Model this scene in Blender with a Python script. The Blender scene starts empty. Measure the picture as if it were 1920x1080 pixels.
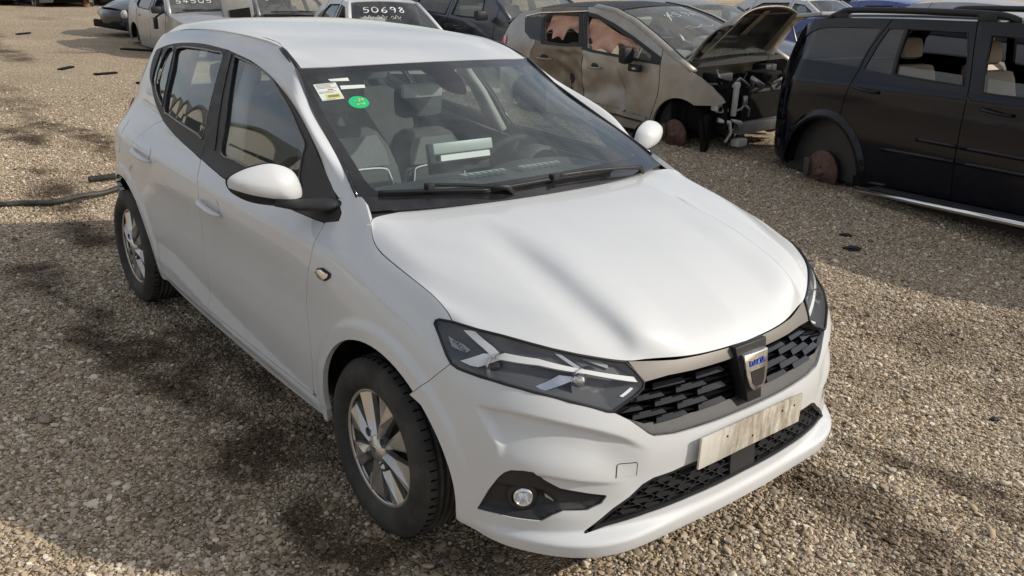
import bpy, bmesh, math, random
import numpy as np
from mathutils import Vector, Matrix, geometry
random.seed(7); rng = np.random.default_rng(7)
SC = bpy.context.scene
R = math.radians
# ------------------------------------------------------------------ camera, sky, sun, exposure
CAM_P = dict(yaw=2.4507, pitch=.3576, roll=.0393, loc=(2.2282, -2.1637, 1.8448), f=1634.7)
def make_camera():
    yaw, pit, rol = CAM_P['yaw'], CAM_P['pitch'], CAM_P['roll']
    f = Vector((math.cos(yaw)*math.cos(pit), math.sin(yaw)*math.cos(pit), -math.sin(pit)))
    r = Vector((math.sin(yaw), -math.cos(yaw), 0)); u = r.cross(f)
    r2 = r*math.cos(rol) + u*math.sin(rol); u2 = u*math.cos(rol) - r*math.sin(rol)
    cam = bpy.data.cameras.new('camera'); o = bpy.data.objects.new('camera', cam); SC.collection.objects.link(o)
    o.matrix_world = Matrix(((r2.x, u2.x, -f.x, CAM_P['loc'][0]), (r2.y, u2.y, -f.y, CAM_P['loc'][1]), (r2.z, u2.z, -f.z, CAM_P['loc'][2]), (0, 0, 0, 1)))
    cam.sensor_fit = 'HORIZONTAL'; cam.sensor_width = 36; cam.lens = 36*CAM_P['f']/1920; cam.clip_start = .05; cam.clip_end = 3000
    SC.camera = o
make_camera()
SUN_AZ, SUN_EL = 46.0, 30.0      # azimuth from +X towards +Y
def make_light():
    w = bpy.data.worlds.new('World'); SC.world = w; w.use_nodes = True
    nt = w.node_tree; bg = nt.nodes['Background']; bg.inputs['Strength'].default_value = .108
    sky = nt.nodes.new('ShaderNodeTexSky'); sky.sky_type = 'NISHITA'; sky.sun_disc = False
    sky.sun_elevation = R(SUN_EL); sky.sun_rotation = R(90-SUN_AZ); sky.air_density = 1.0; sky.dust_density = 1.6; sky.ozone_density = 1.0
    # thin broken cloud over the whole sky
    tc = nt.nodes.new('ShaderNodeTexCoord'); mp = nt.nodes.new('ShaderNodeMapping'); mp.inputs['Scale'].default_value = (1, 1, 2.6)
    nz = nt.nodes.new('ShaderNodeTexNoise'); nz.inputs['Scale'].default_value = 2.2; nz.inputs['Detail'].default_value = 7; nz.inputs['Roughness'].default_value = .62
    cr = nt.nodes.new('ShaderNodeValToRGB'); cr.color_ramp.elements[0].position = .36; cr.color_ramp.elements[1].position = .66
    cr.color_ramp.elements[1].color = (.85, .85, .85, 1)
    mx = nt.nodes.new('ShaderNodeMixRGB'); mx.inputs[2].default_value = (8.0, 7.9, 7.7, 1)
    L = nt.links.new
    L(tc.outputs['Generated'], mp.inputs[0]); L(mp.outputs[0], nz.inputs['Vector']); L(nz.outputs['Fac'], cr.inputs[0])
    L(cr.outputs[0], mx.inputs[0]); L(sky.outputs[0], mx.inputs[1]); L(mx.outputs[0], bg.inputs['Color'])
    s = bpy.data.lights.new('sun', 'SUN'); s.energy = 3.5; s.angle = R(.9); s.color = (1, .93, .82)
    o = bpy.data.objects.new('sun', s); SC.collection.objects.link(o)
    d = Vector((math.cos(R(SUN_EL))*math.cos(R(SUN_AZ)), math.cos(R(SUN_EL))*math.sin(R(SUN_AZ)), math.sin(R(SUN_EL))))
    o.rotation_euler = d.to_track_quat('Z', 'Y').to_euler(); o.location = (0, 0, 30)
make_light()
SC.view_settings.view_transform = 'Standard'; SC.view_settings.look = 'None'; SC.view_settings.gamma = 1
SC.view_settings.exposure = 0.0; SC.view_settings.use_curve_mapping = False
SC.cycles.max_bounces = 10; SC.cycles.transparent_max_bounces = 16; SC.cycles.caustics_reflective = False; SC.cycles.caustics_refractive = False
# ------------------------------------------------------------------ materials
MATS = {}
def nmat(name):
    m = bpy.data.materials.new(name); m.use_nodes = True; MATS[name] = m
    return m, m.node_tree, m.node_tree.nodes['Principled BSDF'], m.node_tree.links.new
def noise(nt, scale, detail=5, rough=.55, coord='Object', vec=None):
    n = nt.nodes.new('ShaderNodeTexNoise'); n.inputs['Scale'].default_value = scale; n.inputs['Detail'].default_value = detail; n.inputs['Roughness'].default_value = rough
    if vec is None:
        tc = nt.nodes.new('ShaderNodeTexCoord'); nt.links.new(tc.outputs[coord], n.inputs['Vector'])
    else: nt.links.new(vec, n.inputs['Vector'])
    return n.outputs['Fac']
def ramp_node(nt, fac, stops):
    r = nt.nodes.new('ShaderNodeValToRGB'); e = r.color_ramp.elements
    while len(e) < len(stops): e.new(.5)
    for i, (p, c) in enumerate(stops):
        e[i].position = p; e[i].color = (c, c, c, 1) if not hasattr(c, '__len__') else (*c, 1)
    nt.links.new(fac, r.inputs[0]); return r.outputs[0]
def bump(nt, h, strength, dist, b):
    n = nt.nodes.new('ShaderNodeBump'); n.inputs['Strength'].default_value = strength; n.inputs['Distance'].default_value = dist
    nt.links.new(h, n.inputs['Height']); nt.links.new(n.outputs[0], b.inputs['Normal'])
def mat(name, col, rough=.5, metal=0, coat=0, var=0, vscale=8, rvar=0, bmp=0, bscale=60, spec=.5, dust=None):
    """plain surface with optional colour mottling, roughness mottling, fine relief and dust lying on upward faces"""
    m, nt, b, L = nmat(name)
    b.inputs['Base Color'].default_value = (*col, 1); b.inputs['Roughness'].default_value = rough; b.inputs['Metallic'].default_value = metal
    b.inputs['Coat Weight'].default_value = coat; b.inputs['Coat Roughness'].default_value = .04; b.inputs['Specular IOR Level'].default_value = spec
    if var or dust:
        f = noise(nt, vscale)
        c = ramp_node(nt, f, [(.25, [x*(1-var) for x in col]), (.75, [min(1, x*(1+var)) for x in col])])
        if dust:
            f2 = noise(nt, dust[2], 6, .65)
            k = ramp_node(nt, f2, [(dust[3], 0), (dust[3]+.3, dust[1])])
            mx = nt.nodes.new('ShaderNodeMixRGB'); mx.inputs[2].default_value = (*dust[0], 1)
            L(k, mx.inputs[0]); L(c, mx.inputs[1]); c = mx.outputs[0]
            r2 = nt.nodes.new('ShaderNodeMixRGB'); r2.inputs[1].default_value = (rough,)*3+(1,); r2.inputs[2].default_value = (.8,)*3+(1,)
            L(k, r2.inputs[0]); L(r2.outputs[0], b.inputs['Roughness'])
            if coat:
                r3 = nt.nodes.new('ShaderNodeMixRGB'); r3.inputs[1].default_value = (coat,)*3+(1,); r3.inputs[2].default_value = (0, 0, 0, 1)
                L(k, r3.inputs[0]); L(r3.outputs[0], b.inputs['Coat Weight'])
        L(c, b.inputs['Base Color'])
    if rvar:
        f = noise(nt, vscale*2.3, 6)
        L(ramp_node(nt, f, [(.3, max(.02, rough-rvar)), (.7, min(1, rough+rvar))]), b.inputs['Roughness'])
    if bmp:
        bump(nt, noise(nt, bscale, 4), bmp, .002, b)
    return m
def glass(name, tint=(.72, .80, .78), refl=1.0, haze=0.0, hazecol=(.5, .55, .55)):
    """thin sheet of glass: mirror by Fresnel, tinted clear otherwise, a mottled pale haze"""
    m = bpy.data.materials.new(name); m.use_nodes = True; MATS[name] = m; nt = m.node_tree; nt.nodes.clear(); L = nt.links.new
    out = nt.nodes.new('ShaderNodeOutputMaterial'); tr = nt.nodes.new('ShaderNodeBsdfTransparent'); tr.inputs[0].default_value = (*tint, 1)
    gl = nt.nodes.new('ShaderNodeBsdfGlossy'); gl.inputs['Roughness'].default_value = .0; gl.inputs[0].default_value = (refl, refl, refl, 1)
    lw = nt.nodes.new('ShaderNodeLayerWeight'); lw.inputs[0].default_value = .5      # Facing is the same from both sides of a pane
    pw = nt.nodes.new('ShaderNodeMath'); pw.operation = 'POWER'; L(lw.outputs['Facing'], pw.inputs[0]); pw.inputs[1].default_value = 4.2
    fr = nt.nodes.new('ShaderNodeMath'); fr.operation = 'MULTIPLY_ADD'; L(pw.outputs[0], fr.inputs[0]); fr.inputs[1].default_value = .90; fr.inputs[2].default_value = .075
    mx = nt.nodes.new('ShaderNodeMixShader'); L(fr.outputs[0], mx.inputs[0]); L(tr.outputs[0], mx.inputs[1]); L(gl.outputs[0], mx.inputs[2])
    o = mx.outputs[0]
    if haze:
        df = nt.nodes.new('ShaderNodeBsdfDiffuse'); df.inputs[0].default_value = (*hazecol, 1)
        f = noise(nt, 5, 6, .6); k = ramp_node(nt, f, [(.3, haze*.4), (.75, haze)])
        m2 = nt.nodes.new('ShaderNodeMixShader'); L(k, m2.inputs[0]); L(o, m2.inputs[1]); L(df.outputs[0], m2.inputs[2]); o = m2.outputs[0]
    L(o, out.inputs[0]); return m
# ------------------------------------------------------------------ mesh helpers
COL = SC.collection
def link_mesh(name, verts, faces, m, parent=None, smooth=False, loc=None):
    me = bpy.data.meshes.new(name); me.from_pydata([tuple(map(float, v)) for v in verts], [], [tuple(int(i) for i in f) for f in faces])
    if isinstance(m, str): m = MATS[m]
    me.materials.append(m)
    if smooth: me.polygons.foreach_set('use_smooth', np.ones(len(me.polygons), bool))
    me.update()
    o = bpy.data.objects.new(name, me); COL.objects.link(o)
    if parent is not None: o.parent = parent
    if loc is not None: o.location = loc
    return o
def empty(name, loc=(0, 0, 0), rz=0, label=None, cat=None, group=None):
    o = bpy.data.objects.new(name, None); COL.objects.link(o); o.location = loc; o.rotation_euler = (0, 0, rz); o.empty_display_size = .2
    tag(o, label, cat, group); return o
def tag(o, label=None, cat=None, group=None, kind=None):
    if label: o['label'] = label
    if cat: o['category'] = cat
    if group: o['group'] = group
    if kind: o['kind'] = kind
    return o
class MB:
    """collects primitive solids into one mesh"""
    def __init__(s): s.v = []; s.f = []; s.sm = []
    def add(s, v, f, sm=False):
        k = len(s.v); s.v += [tuple(map(float, p)) for p in v]; s.f += [tuple(i+k for i in q) for q in f]; s.sm += [sm]*len(f); return s
    def box(s, c, d, rot=None, taper=None):
        x, y, z = [e/2 for e in d]; P = [Vector((a*x, b*y, e*z)) for e in (-1, 1) for b in (-1, 1) for a in (-1, 1)]
        if taper: P = [Vector((p.x*taper[0], p.y*taper[1], p.z)) if p.z > 0 else p for p in P]
        if rot is not None: P = [rot @ p for p in P]
        P = [p+Vector(c) for p in P]
        return s.add(P, [(0, 2, 3, 1), (4, 5, 7, 6), (0, 1, 5, 4), (2, 6, 7, 3), (0, 4, 6, 2), (1, 3, 7, 5)])
    def tube(s, pts, r, n=8, cap=True, sm=True, flat=1.0, up=None):
        pts = [Vector(p) for p in pts]; rs = r if hasattr(r, '__len__') else [r]*len(pts); V = []; Fc = []
        T0 = (pts[1]-pts[0]).normalized(); u = Vector(up) if up else (Vector((0, 0, 1)) if abs(T0.z) < .9 else Vector((1, 0, 0)))
        for i, p in enumerate(pts):
            t = (pts[min(i+1, len(pts)-1)]-pts[max(i-1, 0)]).normalized(); a = t.cross(u)
            a = a.normalized() if a.length > 1e-6 else Vector((1, 0, 0)); b = a.cross(t)
            if not up: u = b
            for k in range(n):
                an = 2*math.pi*k/n; V.append(p+a*math.cos(an)*rs[i]+b*math.sin(an)*rs[i]*flat)
        for i in range(len(pts)-1):
            for k in range(n): Fc.append((i*n+k, i*n+(k+1) % n, (i+1)*n+(k+1) % n, (i+1)*n+k))
        if cap: Fc += [tuple(range(n-1, -1, -1)), tuple((len(pts)-1)*n+k for k in range(n))]
        return s.add(V, Fc, sm)
    def lathe(s, prof, c=(0, 0, 0), axis='y', n=48, sm=True, a0=0, a1=2*math.pi):
        full = abs(a1-a0-2*math.pi) < 1e-6; V = []; Fc = []; m = n if full else n+1
        for k in range(m):
            a = a0+(a1-a0)*k/n
            for r, h in prof:
                p = {'y': (r*math.cos(a), h, r*math.sin(a)), 'z': (r*math.cos(a), r*math.sin(a), h), 'x': (h, r*math.cos(a), r*math.sin(a))}[axis]
                V.append((p[0]+c[0], p[1]+c[1], p[2]+c[2]))
        q = len(prof)
        for k in range(n):
            for i in range(q-1):
                a = k*q+i; b = ((k+1) % m)*q+i; Fc.append((a, b, b+1, a+1))
        return s.add(V, Fc, sm)
    def prism(s, poly, d0, d1, plane='xz', sm=False):
        """polygon in a plane extruded along the third axis from d0 to d1"""
        n = len(poly)
        def P(u, v, d): return {'xz': (u, d, v), 'xy': (u, v, d), 'yz': (d, u, v)}[plane]
        V = [P(u, v, d0) for u, v in poly]+[P(u, v, d1) for u, v in poly]
        Fc = [tuple(range(n)), tuple(range(2*n-1, n-1, -1))]+[(i, i+n, (i+1) % n+n, (i+1) % n) for i in range(n)]
        return s.add(V, Fc, sm)
    def build(s, name, m, parent=None, loc=None, fix=True, bevel=0, rot=None, auto=None):
        me = bpy.data.meshes.new(name); me.from_pydata(s.v, [], s.f)
        if isinstance(m, str): m = MATS[m]
        me.materials.append(m); me.polygons.foreach_set('use_smooth', np.array(s.sm, bool)); me.update()
        if fix or bevel:
            bm = bmesh.new(); bm.from_mesh(me)
            if bevel:
                es = [e for e in bm.edges if len(e.link_faces) == 2 and e.calc_face_angle(0) > .6]
                bmesh.ops.bevel(bm, geom=es, offset=bevel, segments=2, affect='EDGES', profile=.6)
                for fc in bm.faces: fc.smooth = True
            bmesh.ops.recalc_face_normals(bm, faces=bm.faces); bm.to_mesh(me); bm.free()
            if bevel: me.set_sharp_from_angle(angle=R(50))
        if auto: me.polygons.foreach_set('use_smooth', np.ones(len(me.polygons), bool)); me.set_sharp_from_angle(angle=R(auto))
        o = bpy.data.objects.new(name, me); COL.objects.link(o)
        if parent is not None: o.parent = parent
        if loc is not None: o.location = loc
        if rot is not None: o.rotation_euler = rot
        return o
def cr(pts, k=6, closed=False):
    """Catmull-Rom through the points"""
    P = np.asarray(pts, float); n = len(P); out = []
    g = lambda i: P[i % n] if closed else (P[i] if 0 <= i < n else (2*P[0]-P[1] if i < 0 else 2*P[-1]-P[-2]))
    for i in range(n if closed else n-1):
        a, b, c, d = g(i-1), g(i), g(i+1), g(i+2)
        for j in range(k):
            t = j/k; out.append(.5*((2*b)+(-a+c)*t+(2*a-5*b+4*c-d)*t*t+(-a+3*b-3*c+d)*t**3))
    if not closed: out.append(P[-1])
    return [tuple(p) for p in out]
def inside(P, poly):
    P = np.asarray(P, float); Q = np.asarray(poly, float); r = np.zeros(len(P), bool)
    for (x1, y1), (x2, y2) in zip(Q, np.roll(Q, -1, 0)):
        if y1 == y2: continue
        c = ((y1 > P[:, 1]) != (y2 > P[:, 1])) & (P[:, 0] < (x2-x1)*(P[:, 1]-y1)/(y2-y1)+x1); r ^= c
    return r
def edge_dist(P, poly):
    P = np.asarray(P, float); Q = np.asarray(poly, float); d = np.full(len(P), 1e9)
    for a, b in zip(Q, np.roll(Q, -1, 0)):
        ab = b-a; l = ab@ab
        if l < 1e-14: continue
        t = np.clip(((P-a)@ab)/l, 0, 1); d = np.minimum(d, np.hypot(*(P-a-t[:, None]*ab).T))
    return d
def area2(p):
    p = np.asarray(p); return np.sum(p[:, 0]*np.roll(p[:, 1], -1)-np.roll(p[:, 0], -1)*p[:, 1])
def inset(poly, g):
    P = np.asarray(poly, float)
    if area2(P) < 0: P = P[::-1]
    e = np.roll(P, -1, 0)-P; n = np.stack([-e[:, 1], e[:, 0]], 1)/np.maximum(np.hypot(*e.T), 1e-9)[:, None]
    m = n+np.roll(n, 1, 0); l = np.maximum((m*m).sum(1), .4)
    return P+2*g*m/l[:, None]
def densify(poly, step):
    P = np.asarray(poly, float); out = []
    for a, b in zip(P, np.roll(P, -1, 0)):
        d = np.hypot(*(b-a))
        if d < 1e-7: continue
        k = max(1, int(round(d/step)))
        out += [a+(b-a)*j/k for j in range(k)]
    return np.array(out)
def triangulate(loops, step):
    """constrained Delaunay mesh of a polygon (loops[0]) with holes and a regular filling of points"""
    loops = [densify(l, step) for l in loops]
    lo = loops[0].min(0); hi = loops[0].max(0)
    gx = np.arange(lo[0], hi[0], step); gy = np.arange(lo[1], hi[1], step*.866)
    X, Y = np.meshgrid(gx, gy); X = X+(np.arange(len(gy)) % 2)[:, None]*step*.5
    G = np.stack([X.ravel(), Y.ravel()], 1)
    k = inside(G, loops[0])
    for h in loops[1:]: k &= ~inside(G, h)
    G = G[k]
    for l in loops:
        if len(G): G = G[edge_dist(G, l) > .45*step]
    V = []; E = []
    for l in loops:
        b = len(V); V += list(l); E += [(b+i, b+(i+1) % len(l)) for i in range(len(l))]
    V += list(G)
    vo, eo, fo, _, _, _ = geometry.delaunay_2d_cdt([Vector(v) for v in V], E, [], 0, 1e-7)
    vo = np.array([tuple(v) for v in vo]); fo = np.array([f for f in fo if len(f) == 3])
    c = vo[fo].mean(1); k = inside(c, loops[0])
    for h in loops[1:]: k &= ~inside(c, h)
    return vo, fo[k]
def finish_surface(name, P, N, tris, m, parent, thick=.012, mirror=False, ctr=(-1.2, 0, .55), flip=None, auto_edge=True):
    """triangles on a smooth surface with exact normals and a folded-in edge"""
    P = np.array(P, float); N = np.array(N, float); tris = np.array(tris, int)
    fl = ((P-np.array(ctr))*N).sum() < 0 if flip is None else flip
    if fl: N = -N
    t0 = tris[len(tris)//2]; 
    gn = np.cross(P[tris[:, 1]]-P[tris[:, 0]], P[tris[:, 2]]-P[tris[:, 0]])
    bad = (gn*N[tris[:, 0]]).sum(1) < 0
    tris[bad] = tris[bad][:, ::-1]
    if mirror:
        P = P*[1, -1, 1]; N = N*[1, -1, 1]; tris = tris[:, ::-1]
    cnt = {}
    for t in tris:
        for a, b in ((t[0], t[1]), (t[1], t[2]), (t[2], t[0])): cnt[(a, b)] = 1
    bd = [(a, b) for (a, b) in cnt if (b, a) not in cnt]
    verts = [tuple(p) for p in P]; faces = [tuple(map(int, t)) for t in tris]; ln = [tuple(N[i]) for t in tris for i in t]
    if thick and auto_edge:
        idx = {}; rim = {}
        for a, b in bd:
            for i in (a, b):
                if i not in idx:
                    rim[i] = len(verts); verts.append(tuple(P[i])); idx[i] = len(verts); verts.append(tuple(P[i]-N[i]*thick))
        for a, b in bd:
            f = (rim[b], rim[a], idx[a], idx[b]); faces.append(f)
            q = np.cross(np.array(verts[f[1]])-np.array(verts[f[0]]), np.array(verts[f[2]])-np.array(verts[f[0]])); q = q/max(np.linalg.norm(q), 1e-12)
            ln += [tuple(q)]*4
    me = bpy.data.meshes.new(name); me.from_pydata(verts, [], faces)
    if isinstance(m, str): m = MATS[m]
    me.materials.append(m); me.polygons.foreach_set('use_smooth', np.ones(len(me.polygons), bool))
    me.normals_split_custom_set(ln); me.update()
    o = bpy.data.objects.new(name, me); COL.objects.link(o)
    if parent is not None: o.parent = parent
    return o
def surf_pn(surf, uv, e=2e-3, off=0):
    u, v = uv[:, 0], uv[:, 1]
    P = surf(u, v); N = np.cross(surf(u+e, v)-surf(u-e, v), surf(u, v+e)-surf(u, v-e)); N = N/np.maximum(np.linalg.norm(N, axis=1), 1e-12)[:, None]
    return P, N
def panel(name, poly, surf, m, parent, step=.02, holes=(), thick=.012, gap=.0015, mirror=False, ctr=(-1.2, 0, .55), offset=0, flip=None, e=2e-3):
    p = inset(poly, gap) if gap else np.asarray(poly)
    hs = [inset(h, -gap) if gap else np.asarray(h) for h in holes]
    V, T = triangulate([p]+hs, step)
    P, N = surf_pn(surf, V, e)
    if offset:
        s = -1 if ((P-np.array(ctr))*N).sum() < 0 else 1
        if flip is not None: s = -1 if flip else 1
        P = P+N*offset*s
    return finish_surface(name, P, N, T, m, parent, thick, mirror, ctr, flip)
def loft(curves, us=None):
    """surface (u across the curves, v along them), both 0..1; curves are point lists rear -> front"""
    n = len(curves); us = np.linspace(0, 1, n) if us is None else np.asarray(us, float)
    sp = []
    for c in curves:
        c = np.asarray(c, float); d = np.r_[0, np.cumsum(np.linalg.norm(np.diff(c, axis=0), axis=1))]; d /= d[-1]
        sp.append([cspline(d, c[:, k]) if len(c) > 2 else (lambda t, c=c, k=k: c[0, k]+(c[1, k]-c[0, k])*np.asarray(t)) for k in range(3)])
    def S(u, v):
        u = np.asarray(u, float); v = np.asarray(v, float)
        A = np.stack([np.stack([f(v) for f in s], -1) for s in sp])      # n, pts, 3
        # local cubic Hermite across u with finite difference tangents
        M = np.zeros_like(A)
        for i in range(n):
            if i == 0: M[i] = (A[1]-A[0])/(us[1]-us[0])
            elif i == n-1: M[i] = (A[-1]-A[-2])/(us[-1]-us[-2])
            else:
                h0 = us[i]-us[i-1]; h1 = us[i+1]-us[i]
                M[i] = ((A[i]-A[i-1])/h0*h1+(A[i+1]-A[i])/h1*h0)/(h0+h1)
        if n > 2:
            M[0] = 1.5*(A[1]-A[0])/(us[1]-us[0])-.5*M[1]; M[-1] = 1.5*(A[-1]-A[-2])/(us[-1]-us[-2])-.5*M[-2]
        i = np.clip(np.searchsorted(us, u)-1, 0, n-2); h = us[i+1]-us[i]; t = (u-us[i])/h; k = np.arange(len(u))
        a, b, ma, mb = A[i, k], A[i+1, k], M[i, k], M[i+1, k]; t = t[:, None]; h = h[:, None]
        return (2*t**3-3*t**2+1)*a+(t**3-2*t*t+t)*h*ma+(3*t*t-2*t**3)*b+(t**3-t*t)*h*mb
    return S
def grid_panel(name, S, m, parent, nu, nv, u0=0, u1=1, v0=0, v1=1, thick=.012, mirror=False, ctr=(-1.2, 0, .55), flip=None, offset=0, keep=None):
    U, Vv = np.meshgrid(np.linspace(u0, u1, nu+1), np.linspace(v0, v1, nv+1), indexing='ij')
    uv = np.stack([U.ravel(), Vv.ravel()], 1); P, N = surf_pn(S, uv, 1e-3)
    T = []
    for i in range(nu):
        for j in range(nv):
            a = i*(nv+1)+j; b = a+nv+1; T += [(a, b, b+1), (a, b+1, a+1)]
    T = np.array(T)
    if keep is not None: T = T[keep(uv[T].mean(1))]
    if offset:
        s = -1 if ((P-np.array(ctr))*N).sum() < 0 else 1
        if flip is not None: s = -1 if flip else 1
        P = P+N*offset*s
    return finish_surface(name, P, N, T, m, parent, thick, mirror, ctr, flip)
def text_mesh(name, s, size, m, parent, mw, extrude=.001, bold=False, shear=0, space=1.0, kind=None):
    cu = bpy.data.curves.new(name, 'FONT'); cu.body = s; cu.size = size; cu.extrude = extrude; cu.align_x = 'CENTER'; cu.align_y = 'CENTER'; cu.shear = shear; cu.space_character = space
    if bold: cu.offset = size*.018
    cu.resolution_u = 3
    t = bpy.data.objects.new(name, cu); COL.objects.link(t)
    dg = bpy.context.evaluated_depsgraph_get(); me = bpy.data.meshes.new_from_object(t.evaluated_get(dg))
    bpy.data.objects.remove(t); me.transform(mw)
    me.materials.clear(); me.materials.append(MATS[m] if isinstance(m, str) else m); me.name = name
    o = bpy.data.objects.new(name, me); COL.objects.link(o)
    if parent is not None: o.parent = parent
    return o
# ------------------------------------------------------------------ the gravel yard
TRACKS = [  # polyline, width, strength: mud and oil pressed into the gravel
 ([(-9.0,-.75),(-7.98,-.54),(-7.2,-.42)], .20, 1.0), ([(-6.1,-.66),(-5.67,-.69),(-4.85,-.78),(-4.26,-.80),(-3.8,-.78)], .22, 1.0),
 ([(-3.4,-1.22),(-2.98,-1.24),(-2.59,-1.17),(-1.96,-1.11),(-1.45,-1.08),(-.93,-1.01),(-.55,-1.04),(-.25,-1.04),(.05,-1.0)], .17, .95),
 ([(-2.9,-.85),(-1.6,-.80),(-.4,-.82)], .16, .7),
 ([(-18.5,.9),(-16.5,.92),(-14.6,.94)], .28, .95), ([(-8.4,-.2),(-7.86,.02),(-7.0,.18),(-6.2,.1)], .13, .9), ([(-10.4,-.12),(-8.6,-.2)], .18, .6),
 ([(.45,.98),(.65,1.01),(.94,1.05),(1.29,1.1),(1.8,1.2)], .085, 1.0), ([(.3,.62),(.66,.62),(.94,.57),(1.3,.5)], .12, .7), ([(-.2,1.5),(.1,1.42),(.5,1.4)], .10, .45),
 ([(-3.9,6.2),(-3.06,5.69),(-2.2,5.3)], .35, .6), ([(-13,-.1),(-11,.0),(-9.5,.1)], .2, .5), ([(-22,1.5),(-19,1.2)], .3, .6), ([(.3,-.9),(.8,-.55),(1.1,-.2)], .22, .6),
 ([(-5.4,.2),(-4.4,.0),(-3.6,-.1)], .22, .5)]
def vnoise(x, y, s, seed):
    r = np.random.default_rng(seed); G = r.random((64, 64)); u = x*s; v = y*s
    i = np.floor(u).astype(int); j = np.floor(v).astype(int); a = u-i; b = v-j; a = a*a*(3-2*a); b = b*b*(3-2*b); g = lambda p, q: G[p % 64, q % 64]
    return (g(i, j)*(1-a)+g(i+1, j)*a)*(1-b)+(g(i, j+1)*(1-a)+g(i+1, j+1)*a)*b
def mud_at(x, y):
    m = np.zeros_like(x); wob = (vnoise(x, y, 3.1, 1)-.5)*.16+(vnoise(x, y, 9, 2)-.5)*.09
    for pl, w, k in TRACKS:
        d = np.full_like(x, 9.0)
        for (ax, ay), (bx, by) in zip(pl[:-1], pl[1:]):
            l = (bx-ax)**2+(by-ay)**2; t = np.clip(((x-ax)*(bx-ax)+(y-ay)*(by-ay))/l, 0, 1); d = np.minimum(d, np.hypot(x-ax-t*(bx-ax), y-ay-t*(by-ay)))
        m = np.maximum(m, k*np.clip(1.25-(d+wob*1.5)/w, 0, 1)*(.35+.65*np.clip((vnoise(x, y, 5.5, 3)*.6+vnoise(x, y, 14, 4)*.4-.28)*3.2, 0, 1)))
    big = vnoise(x, y, .55, 5)*.5+vnoise(x, y, 1.6, 6)*.3+vnoise(x, y, 5, 7)*.2
    return np.clip(np.maximum(m, np.clip((big-.60)*2.2, 0, .45)), 0, 1)
def ground_z(x, y): return (vnoise(x, y, .8, 8)-.5)*.018+(vnoise(x, y, 3, 9)-.5)*.012
def gravel_nodes(nt, b, mud, inst):
    """colours of the stones; mud is a socket 0..1"""
    L = nt.links.new
    stops = [(0, (.15, .108, .074)), (.12, (.33, .245, .16)), (.28, (.52, .40, .265)), (.44, (.41, .335, .25)), (.58, (.60, .48, .33)), (.72, (.34, .295, .245)), (.86, (.66, .56, .42)), (1, (.80, .73, .61))]
    oi = None
    if inst:
        oi = nt.nodes.new('ShaderNodeObjectInfo'); fac = oi.outputs['Random']
    else:
        tc = nt.nodes.new('ShaderNodeTexCoord'); vo = nt.nodes.new('ShaderNodeTexVoronoi'); vo.inputs['Scale'].default_value = 62; vo.inputs['Randomness'].default_value = 1
        L(tc.outputs['Object'], vo.inputs['Vector']); sp = nt.nodes.new('ShaderNodeSeparateColor'); L(vo.outputs['Color'], sp.inputs[0]); fac = sp.outputs[0]
    c = ramp_node(nt, fac, stops)
    if inst:
        n = noise(nt, 90, 4, .6, 'Object'); mo = nt.nodes.new('ShaderNodeMixRGB'); mo.blend_type = 'MULTIPLY'; mo.inputs[0].default_value = .5
        L(c, mo.inputs[1]); L(ramp_node(nt, n, [(.3, .65), (.7, 1.25)]), mo.inputs[2]); c = mo.outputs[0]
    else:
        # dark grit between the stones
        vd = nt.nodes.new('ShaderNodeTexVoronoi'); vd.feature = 'DISTANCE_TO_EDGE'; vd.inputs['Scale'].default_value = 62; L(tc.outputs['Object'], vd.inputs['Vector'])
        e = ramp_node(nt, vd.outputs['Distance'], [(.0, 0), (.10, 1)])
        mo = nt.nodes.new('ShaderNodeMixRGB'); mo.inputs[1].default_value = (.16, .118, .080, 1); L(e, mo.inputs[0]); L(c, mo.inputs[2]); c = mo.outputs[0]
        sm = ramp_node(nt, vd.outputs['Distance'], [(0, 0), (.30, 1)])
        f2 = noise(nt, 170, 4, .7, 'Object'); ad = nt.nodes.new('ShaderNodeMath'); ad.operation = 'MULTIPLY_ADD'; L(f2, ad.inputs[0]); ad.inputs[1].default_value = .35; L(sm, ad.inputs[2])
        bump(nt, ad.outputs[0], .9, .012, b)
        big = noise(nt, .35, 6, .6, 'Object'); m3 = nt.nodes.new('ShaderNodeMixRGB'); m3.blend_type = 'MULTIPLY'; m3.inputs[0].default_value = 1
        L(c, m3.inputs[1]); L(ramp_node(nt, big, [(.3, (1.0, .98, .95)), (.7, (1.38, 1.35, 1.28))]), m3.inputs[2]); c = m3.outputs[0]
    mx = nt.nodes.new('ShaderNodeMixRGB'); L(mud, mx.inputs[0]); L(c, mx.inputs[1])
    dk = nt.nodes.new('ShaderNodeMixRGB'); dk.blend_type = 'MULTIPLY'; dk.inputs[0].default_value = 1; dk.inputs[2].default_value = (.20, .165, .14, 1); L(c, dk.inputs[1]); L(dk.outputs[0], mx.inputs[2])
    L(mx.outputs[0], b.inputs['Base Color']); b.inputs['Roughness'].default_value = .82; b.inputs['Specular IOR Level'].default_value = .3
    return fac
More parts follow.
